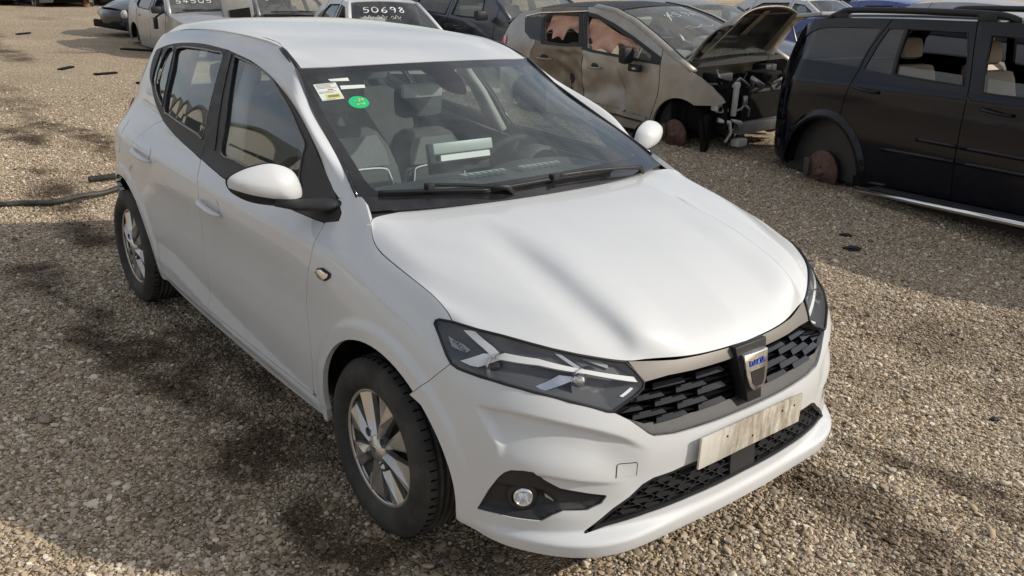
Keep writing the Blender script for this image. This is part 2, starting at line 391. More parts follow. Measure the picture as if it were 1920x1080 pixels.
def build_ground():
    m, nt, b, L = nmat('gravel_ground'); at = nt.nodes.new('ShaderNodeAttribute'); at.attribute_name = 'mud'; gravel_nodes(nt, b, at.outputs['Fac'], False)
    xs = np.r_[-420, -200, -110, -70, np.arange(-46, -20, .6), np.arange(-20, -9, .2), np.arange(-9, 3.2, .07), np.arange(3.2, 9, .6), 14, 24, 50, 120, 300]
    ys = np.r_[-300, -120, -60, -40, np.arange(-30, -6, 2.0), np.arange(-6, -3, .4), np.arange(-3, 8, .07), np.arange(8, 22, .5), np.arange(22, 46, 2), 60, 100, 200, 420]
    X, Y = np.meshgrid(xs, ys, indexing='ij'); ny = len(ys)
    Z = ground_z(X, Y)*np.clip(1.3-np.hypot(X+3, Y-1)/16, 0, 1)
    V = np.stack([X.ravel(), Y.ravel(), Z.ravel()], 1)
    I, J = np.meshgrid(np.arange(len(xs)-1), np.arange(ny-1), indexing='ij'); a = (I*ny+J).ravel(); Fc = np.stack([a, a+ny, a+ny+1, a+1], 1)
    me = bpy.data.meshes.new('ground'); me.vertices.add(len(V)); me.vertices.foreach_set('co', V.ravel()); me.loops.add(len(Fc)*4); me.loops.foreach_set('vertex_index', Fc.ravel())
    me.polygons.add(len(Fc)); me.polygons.foreach_set('loop_start', np.arange(0, len(Fc)*4, 4)); me.polygons.foreach_set('use_smooth', np.ones(len(Fc), bool)); me.update(calc_edges=True)
    A = me.attributes.new('mud', 'FLOAT', 'POINT'); A.data.foreach_set('value', mud_at(V[:, 0], V[:, 1]).astype(np.float32)); me.materials.append(m)
    g = bpy.data.objects.new('ground', me); COL.objects.link(g); tag(g, kind='structure')
def pebble_meshes():
    m, nt, b, L = nmat('gravel_stone'); at = nt.nodes.new('ShaderNodeAttribute'); at.attribute_name = 'mud'; at.attribute_type = 'INSTANCER'; gravel_nodes(nt, b, at.outputs['Fac'], True)
    col = bpy.data.collections.new('stone_shapes'); r = np.random.default_rng(3)
    for k in range(9):
        bm = bmesh.new(); bmesh.ops.create_icosphere(bm, subdivisions=2 if k < 6 else 1, radius=.5)
        sc = np.array([1.0, r.uniform(.62, .95), r.uniform(.30, .52)]); dirs = r.normal(size=(7, 3)); dirs /= np.linalg.norm(dirs, axis=1)[:, None]; cut = r.uniform(.24, .44, 7)
        for v in bm.verts:
            p = np.array(v.co)
            for d, c in zip(dirs, cut):          # knock facets off
                o = p@d
                if o > c: p = p-d*(o-c)*.85
            v.co = Vector(p*sc*1.12)
        me = bpy.data.meshes.new('stone'); bm.to_mesh(me); bm.free(); me.polygons.foreach_set('use_smooth', np.ones(len(me.polygons), bool)); me.set_sharp_from_angle(angle=R(38)); me.materials.append(m)
        o = bpy.data.objects.new('stone', me); col.objects.link(o)
    return col
def build_gravel():
    col = pebble_meshes(); r = np.random.default_rng(11)
    # stones are laid where the yard is seen from near; thinner and thinner with distance
    cx, cy = CAM_P['loc'][0], CAM_P['loc'][1]
    th = r.uniform(R(82), R(206), 1500000); dd = np.zeros(1500000)
    dd = .9+14.1*r.random(1500000)**1.42
    x = cx+dd*np.cos(th); y = cy+dd*np.sin(th)
    keep = np.ones(len(x), bool)
    keep &= ~((x > -2.9) & (x < .55) & (np.abs(y) < .62))                       # out of sight below the car
    keep &= r.random(len(x)) < np.clip(dd/5.2, .25, 1)**.85
    keep &= ~((x > -20) & (y > 6.6)); keep &= r.random(len(x)) < np.clip((15-dd)/6, 0, 1)
    x, y, dd = x[keep], y[keep], dd[keep]
    mud = mud_at(x, y); k2 = r.random(len(x)) > mud*.72
    x, y, dd, mud = x[k2], y[k2], dd[k2], mud[k2]
    n = len(x); size = np.clip(r.lognormal(math.log(.0115), .42, n), .005, .045)*np.clip(.9+.02*dd, 1, 1.15)
    z = ground_z(x, y)+size*r.uniform(-.02, .20, n)
    me = bpy.data.meshes.new('gravel'); me.vertices.add(n); me.vertices.foreach_set('co', np.stack([x, y, z], 1).astype(np.float32).ravel())
    for nm, v in (('mud', np.clip(mud+r.normal(0, .12, n), 0, 1)), ('size', size)):
        A = me.attributes.new(nm, 'FLOAT', 'POINT'); A.data.foreach_set('value', v.astype(np.float32))
    A = me.attributes.new('turn', 'FLOAT_VECTOR', 'POINT'); A.data.foreach_set('vector', np.stack([r.normal(0, .35, n), r.normal(0, .35, n), r.uniform(0, 6.283, n)], 1).astype(np.float32).ravel())
    o = bpy.data.objects.new('gravel', me); COL.objects.link(o); tag(o, 'loose tan and grey gravel spread over the yard', 'gravel', kind='stuff')
    ng = bpy.data.node_groups.new('scatter_stones', 'GeometryNodeTree')
    ng.interface.new_socket('Geometry', in_out='INPUT', socket_type='NodeSocketGeometry'); ng.interface.new_socket('Geometry', in_out='OUTPUT', socket_type='NodeSocketGeometry')
    N = ng.nodes.new; gi = N('NodeGroupInput'); go = N('NodeGroupOutput'); mp = N('GeometryNodeMeshToPoints'); ins = N('GeometryNodeInstanceOnPoints'); ci = N('GeometryNodeCollectionInfo')
    ci.inputs['Collection'].default_value = col; ci.inputs['Separate Children'].default_value = True; ci.inputs['Reset Children'].default_value = True
    ins.inputs['Pick Instance'].default_value = True
    def attr(nm, t): a = N('GeometryNodeInputNamedAttribute'); a.data_type = t; a.inputs['Name'].default_value = nm; return a.outputs['Attribute']
    rv = N('FunctionNodeRandomValue'); rv.data_type = 'INT'; rv.inputs[4].default_value = 0; rv.inputs[5].default_value = 8
    e2r = N('FunctionNodeEulerToRotation'); L = ng.links.new
    L(gi.outputs[0], mp.inputs['Mesh']); L(mp.outputs[0], ins.inputs['Points']); L(ci.outputs[0], ins.inputs['Instance']); L(rv.outputs[2], ins.inputs['Instance Index'])
    L(attr('turn', 'FLOAT_VECTOR'), e2r.inputs[0]); L(e2r.outputs[0], ins.inputs['Rotation']); L(attr('size', 'FLOAT'), ins.inputs['Scale']); L(ins.outputs[0], go.inputs[0])
    md = o.modifiers.new('stones', 'NODES'); md.node_group = ng
    print('stones', n)
build_ground(); build_gravel()
import numpy as np
# ------------------------------------------------------------------ white car: smooth base surfaces
def pchip(x, y):
    x = np.asarray(x, float); y = np.asarray(y, float)
    h = np.diff(x); d = np.diff(y) / h
    m = np.zeros_like(y)
    for i in range(1, len(x) - 1):
        if d[i-1] * d[i] > 0:
            w1 = 2*h[i] + h[i-1]; w2 = h[i] + 2*h[i-1]
            m[i] = (w1 + w2) / (w1/d[i-1] + w2/d[i])
    m[0] = d[0]; m[-1] = d[-1]
    def f(t):
        t = np.asarray(t, float)
        i = np.clip(np.searchsorted(x, t) - 1, 0, len(x) - 2)
        u = (t - x[i]) / h[i]
        uc = u
        h00 = 2*uc**3 - 3*uc**2 + 1; h10 = uc**3 - 2*uc**2 + uc; h01 = -2*uc**3 + 3*uc**2; h11 = uc**3 - uc**2
        r = h00*y[i] + h10*h[i]*m[i] + h01*y[i+1] + h11*h[i]*m[i+1]
        r = np.where(t < x[0], y[0] + (t - x[0])*m[0], r)
        return np.where(t > x[-1], y[-1] + (t - x[-1])*m[-1], r)
    return f
def cspline(x, y):
    # natural cubic spline
    x = np.asarray(x, float); y = np.asarray(y, float); n = len(x)
    h = np.diff(x); A = np.zeros((n, n)); b = np.zeros(n); A[0, 0] = A[-1, -1] = 1
    for i in range(1, n-1):
        A[i, i-1] = h[i-1]; A[i, i] = 2*(h[i-1]+h[i]); A[i, i+1] = h[i]
        b[i] = 6*((y[i+1]-y[i])/h[i] - (y[i]-y[i-1])/h[i-1])
    M = np.linalg.solve(A, b)
    def f(t):
        t = np.asarray(t, float)
        i = np.clip(np.searchsorted(x, t) - 1, 0, n-2)
        a = x[i+1]-t; c = t-x[i]
        r = M[i]*a**3/(6*h[i]) + M[i+1]*c**3/(6*h[i]) + (y[i]/h[i]-M[i]*h[i]/6)*a + (y[i+1]/h[i]-M[i+1]*h[i]/6)*c
        s0 = (y[1]-y[0])/h[0] - h[0]*(2*M[0]+M[1])/6
        s1 = (y[-1]-y[-2])/h[-1] + h[-1]*(M[-2]+2*M[-1])/6
        r = np.where(t < x[0], y[0]+s0*(t-x[0]), r)
        return np.where(t > x[-1], y[-1]+s1*(t-x[-1]), r)
    return f
def sstep(a, b, t):
    u = np.clip((t - a) / (b - a), 0, 1)
    return u*u*u*(u*(6*u-15)+10)

# plan curve of the widest outline, rear centre -> front centre (y is the outward half width)
PLAN = np.array([(-3.23,0),(-3.225,.2),(-3.205,.42),(-3.15,.62),(-3.06,.75),(-2.9,.835),(-2.6,.885),(-2.2,.90),(-1.7,.905),(-1.2,.908),
                 (-.7,.908),(-.3,.908),(0,.905),(.2,.898),(.36,.880),(.48,.843),(.58,.787),(.66,.715),(.72,.630),(.765,.53),(.80,.40),(.821,.25),(.829,.12),(.83,0)])
_seg = np.r_[0, np.cumsum(np.hypot(*np.diff(PLAN, axis=0).T))]
_PX = cspline(_seg, PLAN[:, 0]); _PY = cspline(_seg, PLAN[:, 1])
SMAX = _seg[-1]
_ss = np.linspace(0, SMAX, 4000); _sx = _PX(_ss); _sy = _PY(_ss)
def s_of_x(x):           # side part of the outline
    return np.interp(x, _sx, _ss)
def s_of_y_rear(y):
    k = np.argmax(_sy > .88)
    return float(np.interp(y, _sy[:k], _ss[:k]))
def s_of_y(y):           # front part
    k = np.argmax(_sx > .1)
    return np.interp(-np.asarray(y, float), -_sy[k:], _ss[k:])
ZL = np.array([.12,.18,.24,.30,.40,.50,.58,.66,.74,.82,.90,.98,1.06,1.14,1.22,1.30,1.38,1.46,1.54])
def _row(*a): return np.array(a, float)
def WY(x, z):            # tumblehome of the greenhouse side
    return .813-.35*(z-.98)-.30*np.clip(z-.98,0,1)**2-.085*np.clip(-1.9-x,0,2)**2
def _side(x, *low):
    py = float(_PY(s_of_x(x)))
    return _row(*low, *[py-WY(x, z) for z in ZL[12:]])
def _ext(*a):
    a = list(a)
    while len(a) < len(ZL): a.append(2*a[-1]-a[-2])
    return np.array(a)
DTAB = [  # (station s, inward offset at every level of ZL)
 (0.0,               _row(.12,.07,.03,.01,.0,.0,.01,.04,.05,.06,.07,.10,.14,.17,.22,.28,.34,.40,.46)),
 (s_of_y_rear(.55),  _row(.12,.07,.03,.01,.0,.0,.01,.03,.04,.05,.06,.09,.12,.14,.17,.21,.26,.32,.40)),
 (s_of_x(-2.95),     _side(-2.95, .12,.08,.04,.02,.0,.0,.0,.0,.0,.0,.018,.075)),
 (s_of_x(-2.6),      _side(-2.6, .12,.09,.06,.04,.02,.005,.0,.0,.0,.0,.016,.080)),
 (s_of_x(-1.9),      _side(-1.9, .085,.060,.042,.034,.022,.013,.012,.014,.012,.005,.012,.082)),
 (s_of_x(-1.2),      _side(-1.2, .085,.060,.042,.034,.022,.013,.012,.014,.012,.005,.012,.082)),
 (s_of_x(-.5),       _side(-.5, .085,.060,.042,.034,.022,.013,.012,.014,.012,.006,.015,.085)),
 (s_of_x(-.2),       _ext(.085,.060,.042,.034,.018,.008,.004,.003,.003,.008,.034,.105,.195,.32)),
 (s_of_x(.1),        _ext(.10,.07,.045,.030,.012,.002,.0,.0,.004,.024,.075,.17,.28,.40)),
 (s_of_x(.3),        _ext(.10,.06,.030,.012,.003,.0,.0,.003,.015,.05,.12,.22,.34,.46)),
 (s_of_y(.80),       _ext(.08,.040,.012,.000,.0,.0,.004,.017,.045,.10,.18,.28,.40,.52)),
 (s_of_y(.66),       _ext(.06,.025,.006,.000,.0,.0,.008,.03,.07,.135,.21,.31,.42,.54)),
 (s_of_y(.50),       _ext(.06,.025,.004,.000,.004,.003,.012,.040,.085,.16,.26,.38,.50,.62)),
 (s_of_y(.30),       _ext(.06,.025,.002,.000,.008,.003,.015,.035,.065,.13,.23,.34,.45,.56)),
 (SMAX,              _ext(.06,.02,.0,.000,.010,.003,.012,.025,.045,.09,.20,.32,.44,.56)),
]
_zf = np.linspace(.10, 1.56, 293)
_sf = np.linspace(0, SMAX, 420)
_rows = np.array([pchip(ZL, r)(_zf) for _, r in DTAB])
_cols = np.array([pchip([s for s, _ in DTAB], _rows[:, j])(_sf) for j in range(len(_zf))]).T   # (s, z)
def _blur(A, k, ax):
    w = np.exp(-.5*(np.arange(-3*k, 3*k+1)/k)**2); w /= w.sum()
    P = np.pad(A, [(3*k, 3*k) if i == ax else (0, 0) for i in range(2)], mode='reflect', reflect_type='odd')
    return np.apply_along_axis(lambda v: np.convolve(v, w, 'valid'), ax, P)
_DT = _blur(_blur(_cols, 3, 1), 8, 0)
def bicubic(G, u, v):
    # Catmull-Rom on a regular grid, u and v in cells
    u = np.clip(u, 1, G.shape[0]-2.0001); v = np.clip(v, 1, G.shape[1]-2.0001)
    i = u.astype(int); j = v.astype(int); a = u-i; b = v-j
    def w(t): return (-.5*t+t*t-.5*t**3, 1-2.5*t*t+1.5*t**3, .5*t+2*t*t-1.5*t**3, -.5*t*t+.5*t**3)
    wa = w(a); wb = w(b); r = 0
    for p in range(4):
        for q in range(4):
            r = r + wa[p]*wb[q]*G[np.clip(i+p-1,0,G.shape[0]-1), np.clip(j+q-1,0,G.shape[1]-1)]
    return r
def d_base(s, z):
    return bicubic(_DT, np.asarray(s, float)/SMAX*(len(_sf)-1), (np.asarray(z, float)-.10)/1.46*(len(_zf)-1))
AX_F, AX_R, AZ, R_ARCH = .045, -2.604, .315, .388     # wheel arch centres, their height and lip radius
_CRZ = pchip([-2.6,-2.2,-2.05,-1.92,-1.80,-1.45,-1.0,-.45,-.2], [.42,.45,.465,.472,.46,.415,.365,.315,.30])
_BAND = pchip([4.30,4.34,4.43,4.55,4.70,4.80,4.88,5.0], [.66,.672,.672,.660,.628,.595,.555,.50])
_STEP = pchip([4.4,4.55,4.70,4.80,4.95,5.1,5.33], [.49,.488,.464,.450,.440,.445,.450])
def ramp(t, w):          # 0 below, t above, rounded over w
    return .5*(t + np.sqrt(t*t + w*w)) - .5*w
def feat(s, z):
    """local sculpting, positive = outwards"""
    x = _PX(s); f = 0
    for ax in (AX_F, AX_R):
        r = np.hypot(x-ax, z-AZ)
        f = f + .013*(1-sstep(.425, .465, r))
    f = f * (1 - sstep(4.26, 4.40, s))
    # dog-leg sculpting low on the doors
    door = sstep(-2.25,-2.05,x)*(1-sstep(-.50,-.36,x))
    t = _CRZ(x) - z
    f = f + door*.024*np.clip(ramp(t, .008)/.085, 0, 1)*sstep(.24, .31, z)
    # hollow below the rear handle line
    # front bumper
    t = _BAND(s) - z
    f = f - .024*sstep(0,.030,t)*(1-sstep(.04,.19,t))*sstep(4.352+.75*np.clip(.66-z,0,.1),4.388+.75*np.clip(.66-z,0,.1),s)*(1-sstep(4.70,4.93,s))
    t = _STEP(s) - z
    f = f - .013*sstep(0,.020,t)*(1-sstep(.05,.15,t))*sstep(4.50,4.58,s)*(1-sstep(4.64,4.86,s))
    f = f + (.012+.032*np.exp(-((s-4.76)/.20)**2))*(1-sstep(.262,.30,z))*sstep(4.28,4.5,s)
    return f
def F(s, z):
    """side and front skin of the car: (s along the outline, z) -> xyz with y = outward half width"""
    s = np.asarray(s, float); z = np.asarray(z, float)
    e = 1e-3
    tx = (_PX(s+e)-_PX(s-e)); ty = (_PY(s+e)-_PY(s-e)); l = np.hypot(tx, ty)
    nx, ny = -ty/l, tx/l
    d = d_base(s, z) - feat(s, z)
    return np.stack([_PX(s)-nx*d, _PY(s)-ny*d, z+0*s], -1)
# ------------------------------------------------------------------ white car: lofted surfaces on top
def Fx(x, z): return F(s_of_x(x), z)
def Fb(t, z):            # front skin by signed distance from the centre line, t > 0 on the car's right (y < 0)
    t = np.asarray(t, float); P = F(SMAX-np.abs(t), z); P[..., 1] *= -np.sign(t)
    P[..., 1] = np.where(np.abs(t) < 1e-9, 0, P[..., 1]); return P
DITCH = pchip([-3.0,-2.7,-2.3,-1.96,-1.72,-1.5,-1.3,-1.17], [1.390,1.432,1.468,1.488,1.496,1.494,1.480,1.463])
def Fup(s, z):           # upper side incl. the cant rail rolled over towards the roof ditch
    P = F(s, z); x = P[..., 0]
    t = np.clip(1-(DITCH(np.clip(x, -3.0, -1.17))-P[..., 2])/.06, 0, 1)
    P[..., 1] -= .018*t*t*(x < 5); return P
HOOD_SEAM = [(3.664,1.018),(3.690,1.000),(3.728,.979),(3.782,.961),(3.851,.947),(3.935,.932),(4.021,.916),(4.085,.902),(4.136,.887),(4.170,.874),(4.199,.859)]
_sm = np.array([F(np.array(s), np.array(z)) for s, z in cr(HOOD_SEAM, 3)])
_front = np.array([(.318,.80,.857),(.395,.768,.852),(.457,.731,.846),(.566,.634,.821),(.663,.481,.781),(.682,.44,.776),(.748,.226,.764),(.773,0,.763)])
def _pt(y):              # front edge of the hood at half width y
    return tuple(np.interp(-y, -_front[:, 1], _front[:, k]) for k in range(3))
def sm(k): return tuple(_sm[k])
HOODC = [
 [(-.20,0,1.052),(0,0,1.034),(.2,0,1.006),(.4,0,.962),(.54,0,.915),(.66,0,.858),(.735,0,.806),_pt(0)],
 [(-.205,.22,1.050),(0,.22,1.032),(.2,.22,1.004),(.4,.22,.958),(.53,.22,.911),(.64,.22,.858),(.71,.22,.808),_pt(.226)],
 [(-.22,.40,1.044),(0,.405,1.026),(.2,.41,.996),(.38,.413,.957),(.50,.412,.918),(.60,.405,.880),(.66,.395,.838),_pt(.38)],
 [(-.225,.46,1.040),(0,.462,1.018),(.2,.462,.975),(.38,.462,.930),(.49,.460,.893),(.57,.450,.862),(.635,.436,.822),_pt(.44)],
 [(-.235,.55,1.034),(0,.56,1.006),(.2,.565,.966),(.36,.570,.924),(.45,.570,.896),(.53,.564,.864),(.575,.56,.836),_pt(.56)],
 [(-.245,.66,1.028),(-.02,.68,.992),(.12,.685,.964),(.26,.682,.928),(.33,.676,.906),(.40,.672,.882),(.455,.672,.862),_pt(.68)],
 [(-.235,.735,1.026),(-.06,.755,.983),(.06,.755,.958),(.18,.750,.927),(.24,.750,.907),(.30,.754,.885),(.345,.760,.870),_pt(.765)],
 [tuple(_sm[i]) for i in (0, 6, 12, 17, 21, 24, 27, len(_sm)-1)]]
HOOD_U = [0,.27,.485,.56,.68,.82,.92,1]
S_HOOD = loft(HOODC, HOOD_U)
def Hood(t, v):          # signed across
    P = S_HOOD(np.abs(t), v); P[..., 1] *= -np.sign(t); P[..., 1] = np.where(np.abs(t) < 1e-9, 0, P[..., 1]); return P
# windscreen: edge line shared with the A pillar
WS_EDGE = [(-.285,.745,1.036),(-.345,.735,1.068),(-.411,.72,1.103),(-.635,.68,1.199),(-.894,.63,1.314),(-1.066,.597,1.415)]
def _ws(y, b, t, sag):
    b = np.array(b); t = np.array(t); o = []
    for k in (0,.15,.4,.7,1): o.append(tuple(b+(t-b)*k+np.array([.45,0,.9])*sag*4*k*(1-k)))
    return o
WS_C = _ws(0, (-.115,0,1.052), (-.915,0,1.440), .014)
WS_M = _ws(0, (-.150,.38,1.050), (-.955,.31,1.433), .013)
WSC = [[(x,-y,z) for x,y,z in WS_EDGE], [(x,-y,z) for x,y,z in WS_M], WS_C, WS_M, WS_EDGE]
S_WS = loft(WSC, [0,.25,.5,.75,1])     # u: right side (y<0) 0 -> left 1, v: bottom -> top
# roof
R_C = [(-.915,0,1.4405),(-1.2,0,1.490),(-1.6,0,1.522),(-2.0,0,1.530),(-2.5,0,1.512),(-2.95,0,1.468)]
R_M = [(-.955,.31,1.4335),(-1.2,.33,1.480),(-1.6,.34,1.515),(-2.0,.34,1.523),(-2.5,.32,1.505),(-2.95,.30,1.460)]
R_N = [(-1.02,.51,1.423),(-1.2,.50,1.465),(-1.5,.49,1.500),(-2.0,.485,1.504),(-2.5,.47,1.478),(-2.93,.44,1.430)]
R_E = [(-1.058,.578,1.418),(-1.2,.562,1.464),(-1.5,.549,1.494),(-2.0,.542,1.490),(-2.5,.524,1.455),(-2.92,.495,1.398)]
S_ROOF = loft([R_C,R_M,R_N,R_E],[0,.5,.86,1])
def Roof(t, v):
    P = S_ROOF(np.abs(t), v); P[..., 1] *= -np.sign(t); P[..., 1] = np.where(np.abs(t) < 1e-9, 0, P[..., 1]); return P
# ------------------------------------------------------------------ white car: outlines of its pieces in surface coordinates
TR = {
 'frame_outer': [(3.5138,0.996),(3.4531,0.9762),(3.3833,0.9732),(2.714,0.9592),(2.4634,0.9676),(2.0025,1.0061),(1.6586,1.0496),(1.456,1.0976),(1.2725,1.1673),(1.185,1.1983),(1.0987,1.2588),(1.0649,1.32),(1.1306,1.3442),(1.3877,1.3893),(1.7538,1.421),(2.0705,1.4255),(2.17,1.421),(2.3921,1.4069),(2.655,1.3667),(2.8944,1.3048),(3.1298,1.2229),(3.3232,1.1256),(3.4464,1.055),(3.5056,1.0181)],
 'rear_quarter_glass': [(1.2408,1.2016),(1.181,1.329),(1.204,1.3417),(1.3241,1.227),(1.3299,1.1742)],
 'rear_small_glass': [(1.5673,1.1104),(1.3408,1.1889),(1.2913,1.3386),(1.4084,1.3623),(1.5061,1.2473),(1.5724,1.1395)],
 'rear_glass': [(1.6368,1.1023),(1.5394,1.2768),(1.4664,1.3701),(1.7889,1.3997),(1.9678,1.4043),(2.0928,1.4044),(2.1306,1.3459),(2.1958,1.1885),(2.23,1.0626),(2.1642,1.0634),(1.968,1.0726),(1.7317,1.0858)],
 'front_glass': [(2.4623,1.039),(2.4046,1.1622),(2.2837,1.3355),(2.2363,1.4024),(2.2626,1.405),(2.4042,1.3972),(2.5618,1.3794),(2.6832,1.3555),(2.9208,1.2787),(3.0727,1.2138),(3.139,1.1827),(3.1449,1.1494),(3.1727,1.0783),(3.1982,1.0417),(3.0206,1.029),(2.7454,1.0304),(2.6073,1.0324)],
 'b_pillar': [(2.0902,1.425),(2.1915,1.4185),(2.4105,1.0255),(2.2535,1.0321)],
 'door_front_seam': [(3.4495,0.9737),(3.4782,0.8792),(3.4542,0.7918),(3.4312,0.6896),(3.4366,0.6035),(3.4478,0.5198),(3.4383,0.4337),(3.4013,0.3029)],
 'doors_seam': [(2.2704,0.9784),(2.4249,0.8874),(2.4264,0.796),(2.4194,0.5924),(2.4438,0.4909),(2.4329,0.3427)],
 'sill_top': [(3.4053,0.3024),(3.0152,0.3157),(2.4272,0.3409),(2.0856,0.3431),(1.7756,0.3362)],
 'sill_bottom': [(3.5267,0.2579),(2.9503,0.2237),(2.3597,0.2222),(1.6422,0.2489)],
 'turn_signal': [(3.5197,0.8309),(3.532,0.8475),(3.5652,0.8586),(3.6193,0.8536),(3.6205,0.8396),(3.5918,0.8201),(3.5585,0.8158)],
 'handle_front': [(2.4529,0.8472),(2.7133,0.8282),(2.5938,0.8699)],
 'handle_rear': [(1.5023,0.8961),(1.8186,0.8789),(1.6317,0.9059)],
 'fuel': [(0.9361,0.9398),(1.0782,0.955),(1.3725,0.8344),(1.1328,0.8518)],
 'apillar_base': [(3.4578,1.0554)],
 'head': [(1.1868,0.8424),(1.1862,0.8496),(1.1775,0.8542),(1.1264,0.8571),(1.0337,0.8525),(0.9448,0.8476),(0.8441,0.8356),(0.7514,0.8212),(0.6382,0.8017),(0.522,0.7812),(0.4809,0.7753),(0.456,0.752),(0.4331,0.7231),(0.4388,0.7088),(0.4628,0.6954),(0.5507,0.6607),(0.568,0.664),(0.6858,0.6977),(0.8031,0.7218),(0.8871,0.7346),(0.9736,0.7436),(1.0285,0.749),(1.0515,0.7514),(1.077,0.7589),(1.1026,0.7778),(1.1464,0.8142)],
 'bumper_seam': [(1.2097,0.6229),(1.1511,0.6814),(1.0741,0.7506)],
 'grille_low': [(0.568,0.664),(0.5425,0.6554),(0.5003,0.6326),(0.4663,0.6064),(0.4394,0.5844),(0.415,0.5698),(0.3819,0.5625),(0.3101,0.5618),(0.0233,0.5562)],
 'bar_top': [(0.4809,0.7753),(0.3722,0.7664),(0.2339,0.7627),(0.1243,0.7626),(0.0036,0.7648)],
 'bar_bottom': [(0.4286,0.7253),(0.3295,0.7246),(0.2477,0.7247),(0.1366,0.7272),(0.0142,0.7323)],
 'grille_in_low': [(0.532,0.6682),(0.4812,0.6399),(0.4184,0.6144),(0.346,0.5994),(0.1981,0.5968),(0.0239,0.5988)],
 'fog': [(0.9514,0.3303),(0.918,0.4039),(0.8864,0.4574),(0.8694,0.4773),(0.8508,0.4882),(0.8169,0.4923),(0.7863,0.491),(0.7547,0.4613),(0.7061,0.4344),(0.625,0.4152),(0.5661,0.4037),(0.5641,0.3981),(0.5776,0.3782),(0.623,0.3611),(0.6952,0.3648),(0.7274,0.3505),(0.7557,0.331),(0.7758,0.331),(0.8338,0.3312),(0.8908,0.3325)],
 'fog_lamp': [(0.8205,0.3938),(0.8136,0.4125),(0.7961,0.4249),(0.7745,0.4184),(0.7722,0.405),(0.7843,0.3758),(0.8021,0.3621),(0.8149,0.3694)],
 'fog_slot': [(0.7504,0.4073),(0.6959,0.3866),(0.6118,0.3795),(0.6133,0.3715),(0.6955,0.3757),(0.7467,0.3978)],
 'fog_ledge': [(0.8859,0.4396),(0.8224,0.4402),(0.7419,0.4264),(0.696,0.3913),(0.5826,0.3821)],
 'low_grille': [(0.6287,0.2919),(0.5892,0.322),(0.5402,0.3579),(0.4896,0.3858),(0.4462,0.4188),(0.4095,0.4316),(0.3389,0.4337),(0.2525,0.4372),(-0.0019,0.4328)],
 'low_grille_bottom': [(0.6287,0.2919),(0.5562,0.2883),(0.4461,0.2972),(0.2844,0.314),(-0.0164,0.3273)],
 'tow': [(0.539,0.4596),(0.5355,0.4975),(0.5305,0.5001),(0.4752,0.4984),(0.4715,0.4944),(0.4718,0.4554)],
 'drl_a': [(1.0814,0.8459),(1.0453,0.8498),(0.9587,0.8202),(0.9337,0.8086),(0.9541,0.7976),(0.992,0.8139)],
 'drl_a2': [(1.1548,0.8518),(1.1254,0.8559),(1.0514,0.8502),(1.0805,0.8447)],
 'drl_b': [(1.0532,0.7713),(0.9861,0.8015),(0.9521,0.8055),(0.9166,0.8012),(0.9275,0.7926),(0.9895,0.7661),(1.0161,0.7657)],
 'drl_c': [(0.9459,0.8036),(0.9164,0.81),(0.7978,0.8014),(0.6193,0.7697),(0.4605,0.7395),(0.4515,0.7253),(0.4732,0.7291),(0.6267,0.7618),(0.7953,0.7869),(0.9386,0.794)],
 'drl_d': [(0.7513,0.82),(0.7263,0.8169),(0.6195,0.7686),(0.6499,0.773)],
 'drl_e': [(0.7983,0.7366),(0.7202,0.7642),(0.6467,0.7558),(0.7704,0.7254)],
 'tag': [(1.1253,0.823),(1.098,0.8004),(1.0453,0.7951),(1.033,0.804),(1.0645,0.8137)],
 'reflector': [(0.5184,0.6968),(0.5026,0.6922),(0.4667,0.711),(0.4753,0.7147)],
 'proj1': [(0.8946,0.7659)],
 'proj2': [(0.6132,0.731)],
 'amber': [(0.6524,0.8038),(0.5394,0.7779)],
 'louvre1': [(1.0128,0.8499),(0.7513,0.82),(0.6533,0.7755),(0.7978,0.8014),(0.9179,0.8137)],
 'louvre2': [(0.6993,0.8122),(0.523,0.7789),(0.468,0.7455),(0.6146,0.773)],
 'louvre3': [(0.9919,0.763),(0.8053,0.739),(0.8488,0.7499),(0.8477,0.7447)],
 'ws_clear': [(0.0159,0.8964),(0.0237,0.9213),(0.0475,0.9436),(0.1646,0.9452),(0.3709,0.9377),(0.3944,0.9345),(0.4022,0.894),(0.4048,0.8357),(0.4075,0.7789),(0.419,0.7405),(0.4465,0.7139),(0.4686,0.7107),(0.4815,0.7362),(0.493,0.7764),(0.5055,0.8514),(0.5131,0.9247),(0.5386,0.9317),(0.7139,0.9303),(0.9647,0.9356),(0.9888,0.9221),(1.0029,0.7736),(0.9447,0.4892),(0.9084,0.2683),(0.907,0.1293),(0.8923,0.1088),(0.8619,0.0984),(0.7337,0.1096),(0.5596,0.1099),(0.3996,0.1045),(0.2486,0.0945),(0.1445,0.0927),(0.067,0.0994),(0.0468,0.1129),(0.0382,0.1401),(0.0311,0.1909),(0.0263,0.4437),(0.0217,0.7232)],
 'ws_paper': [(0.0306,0.8811),(0.0975,0.8794),(0.0973,0.7558),(0.0355,0.758)],
 'ws_green': [(0.1013,0.7461),(0.1374,0.7626),(0.1565,0.7138),(0.1357,0.6712),(0.1137,0.6794)],
 'ws_bits': [(0.0811,0.9082),(0.1414,0.9063),(0.1401,0.8808),(0.0855,0.8908),(0.1045,0.8526),(0.1759,0.8406),(0.1726,0.8154),(0.1029,0.8241)],
 'wiper1': [(0.0459,0.088),(0.1529,0.0751),(0.2996,0.046)],
 'wiper1arm': [(0.1612,0.0891),(0.2418,0.0704),(0.3591,0.0264)],
 'wiper2': [(0.3045,0.0479),(0.4916,0.0607),(0.7069,0.0502)],
 'wiper2arm': [(0.4916,0.0607),(0.6597,0.0481),(0.8453,0.0033)],
 'vent1': [(0.2584,0.1379),(0.3883,0.1519),(0.3815,0.1332),(0.2578,0.1215)],
}
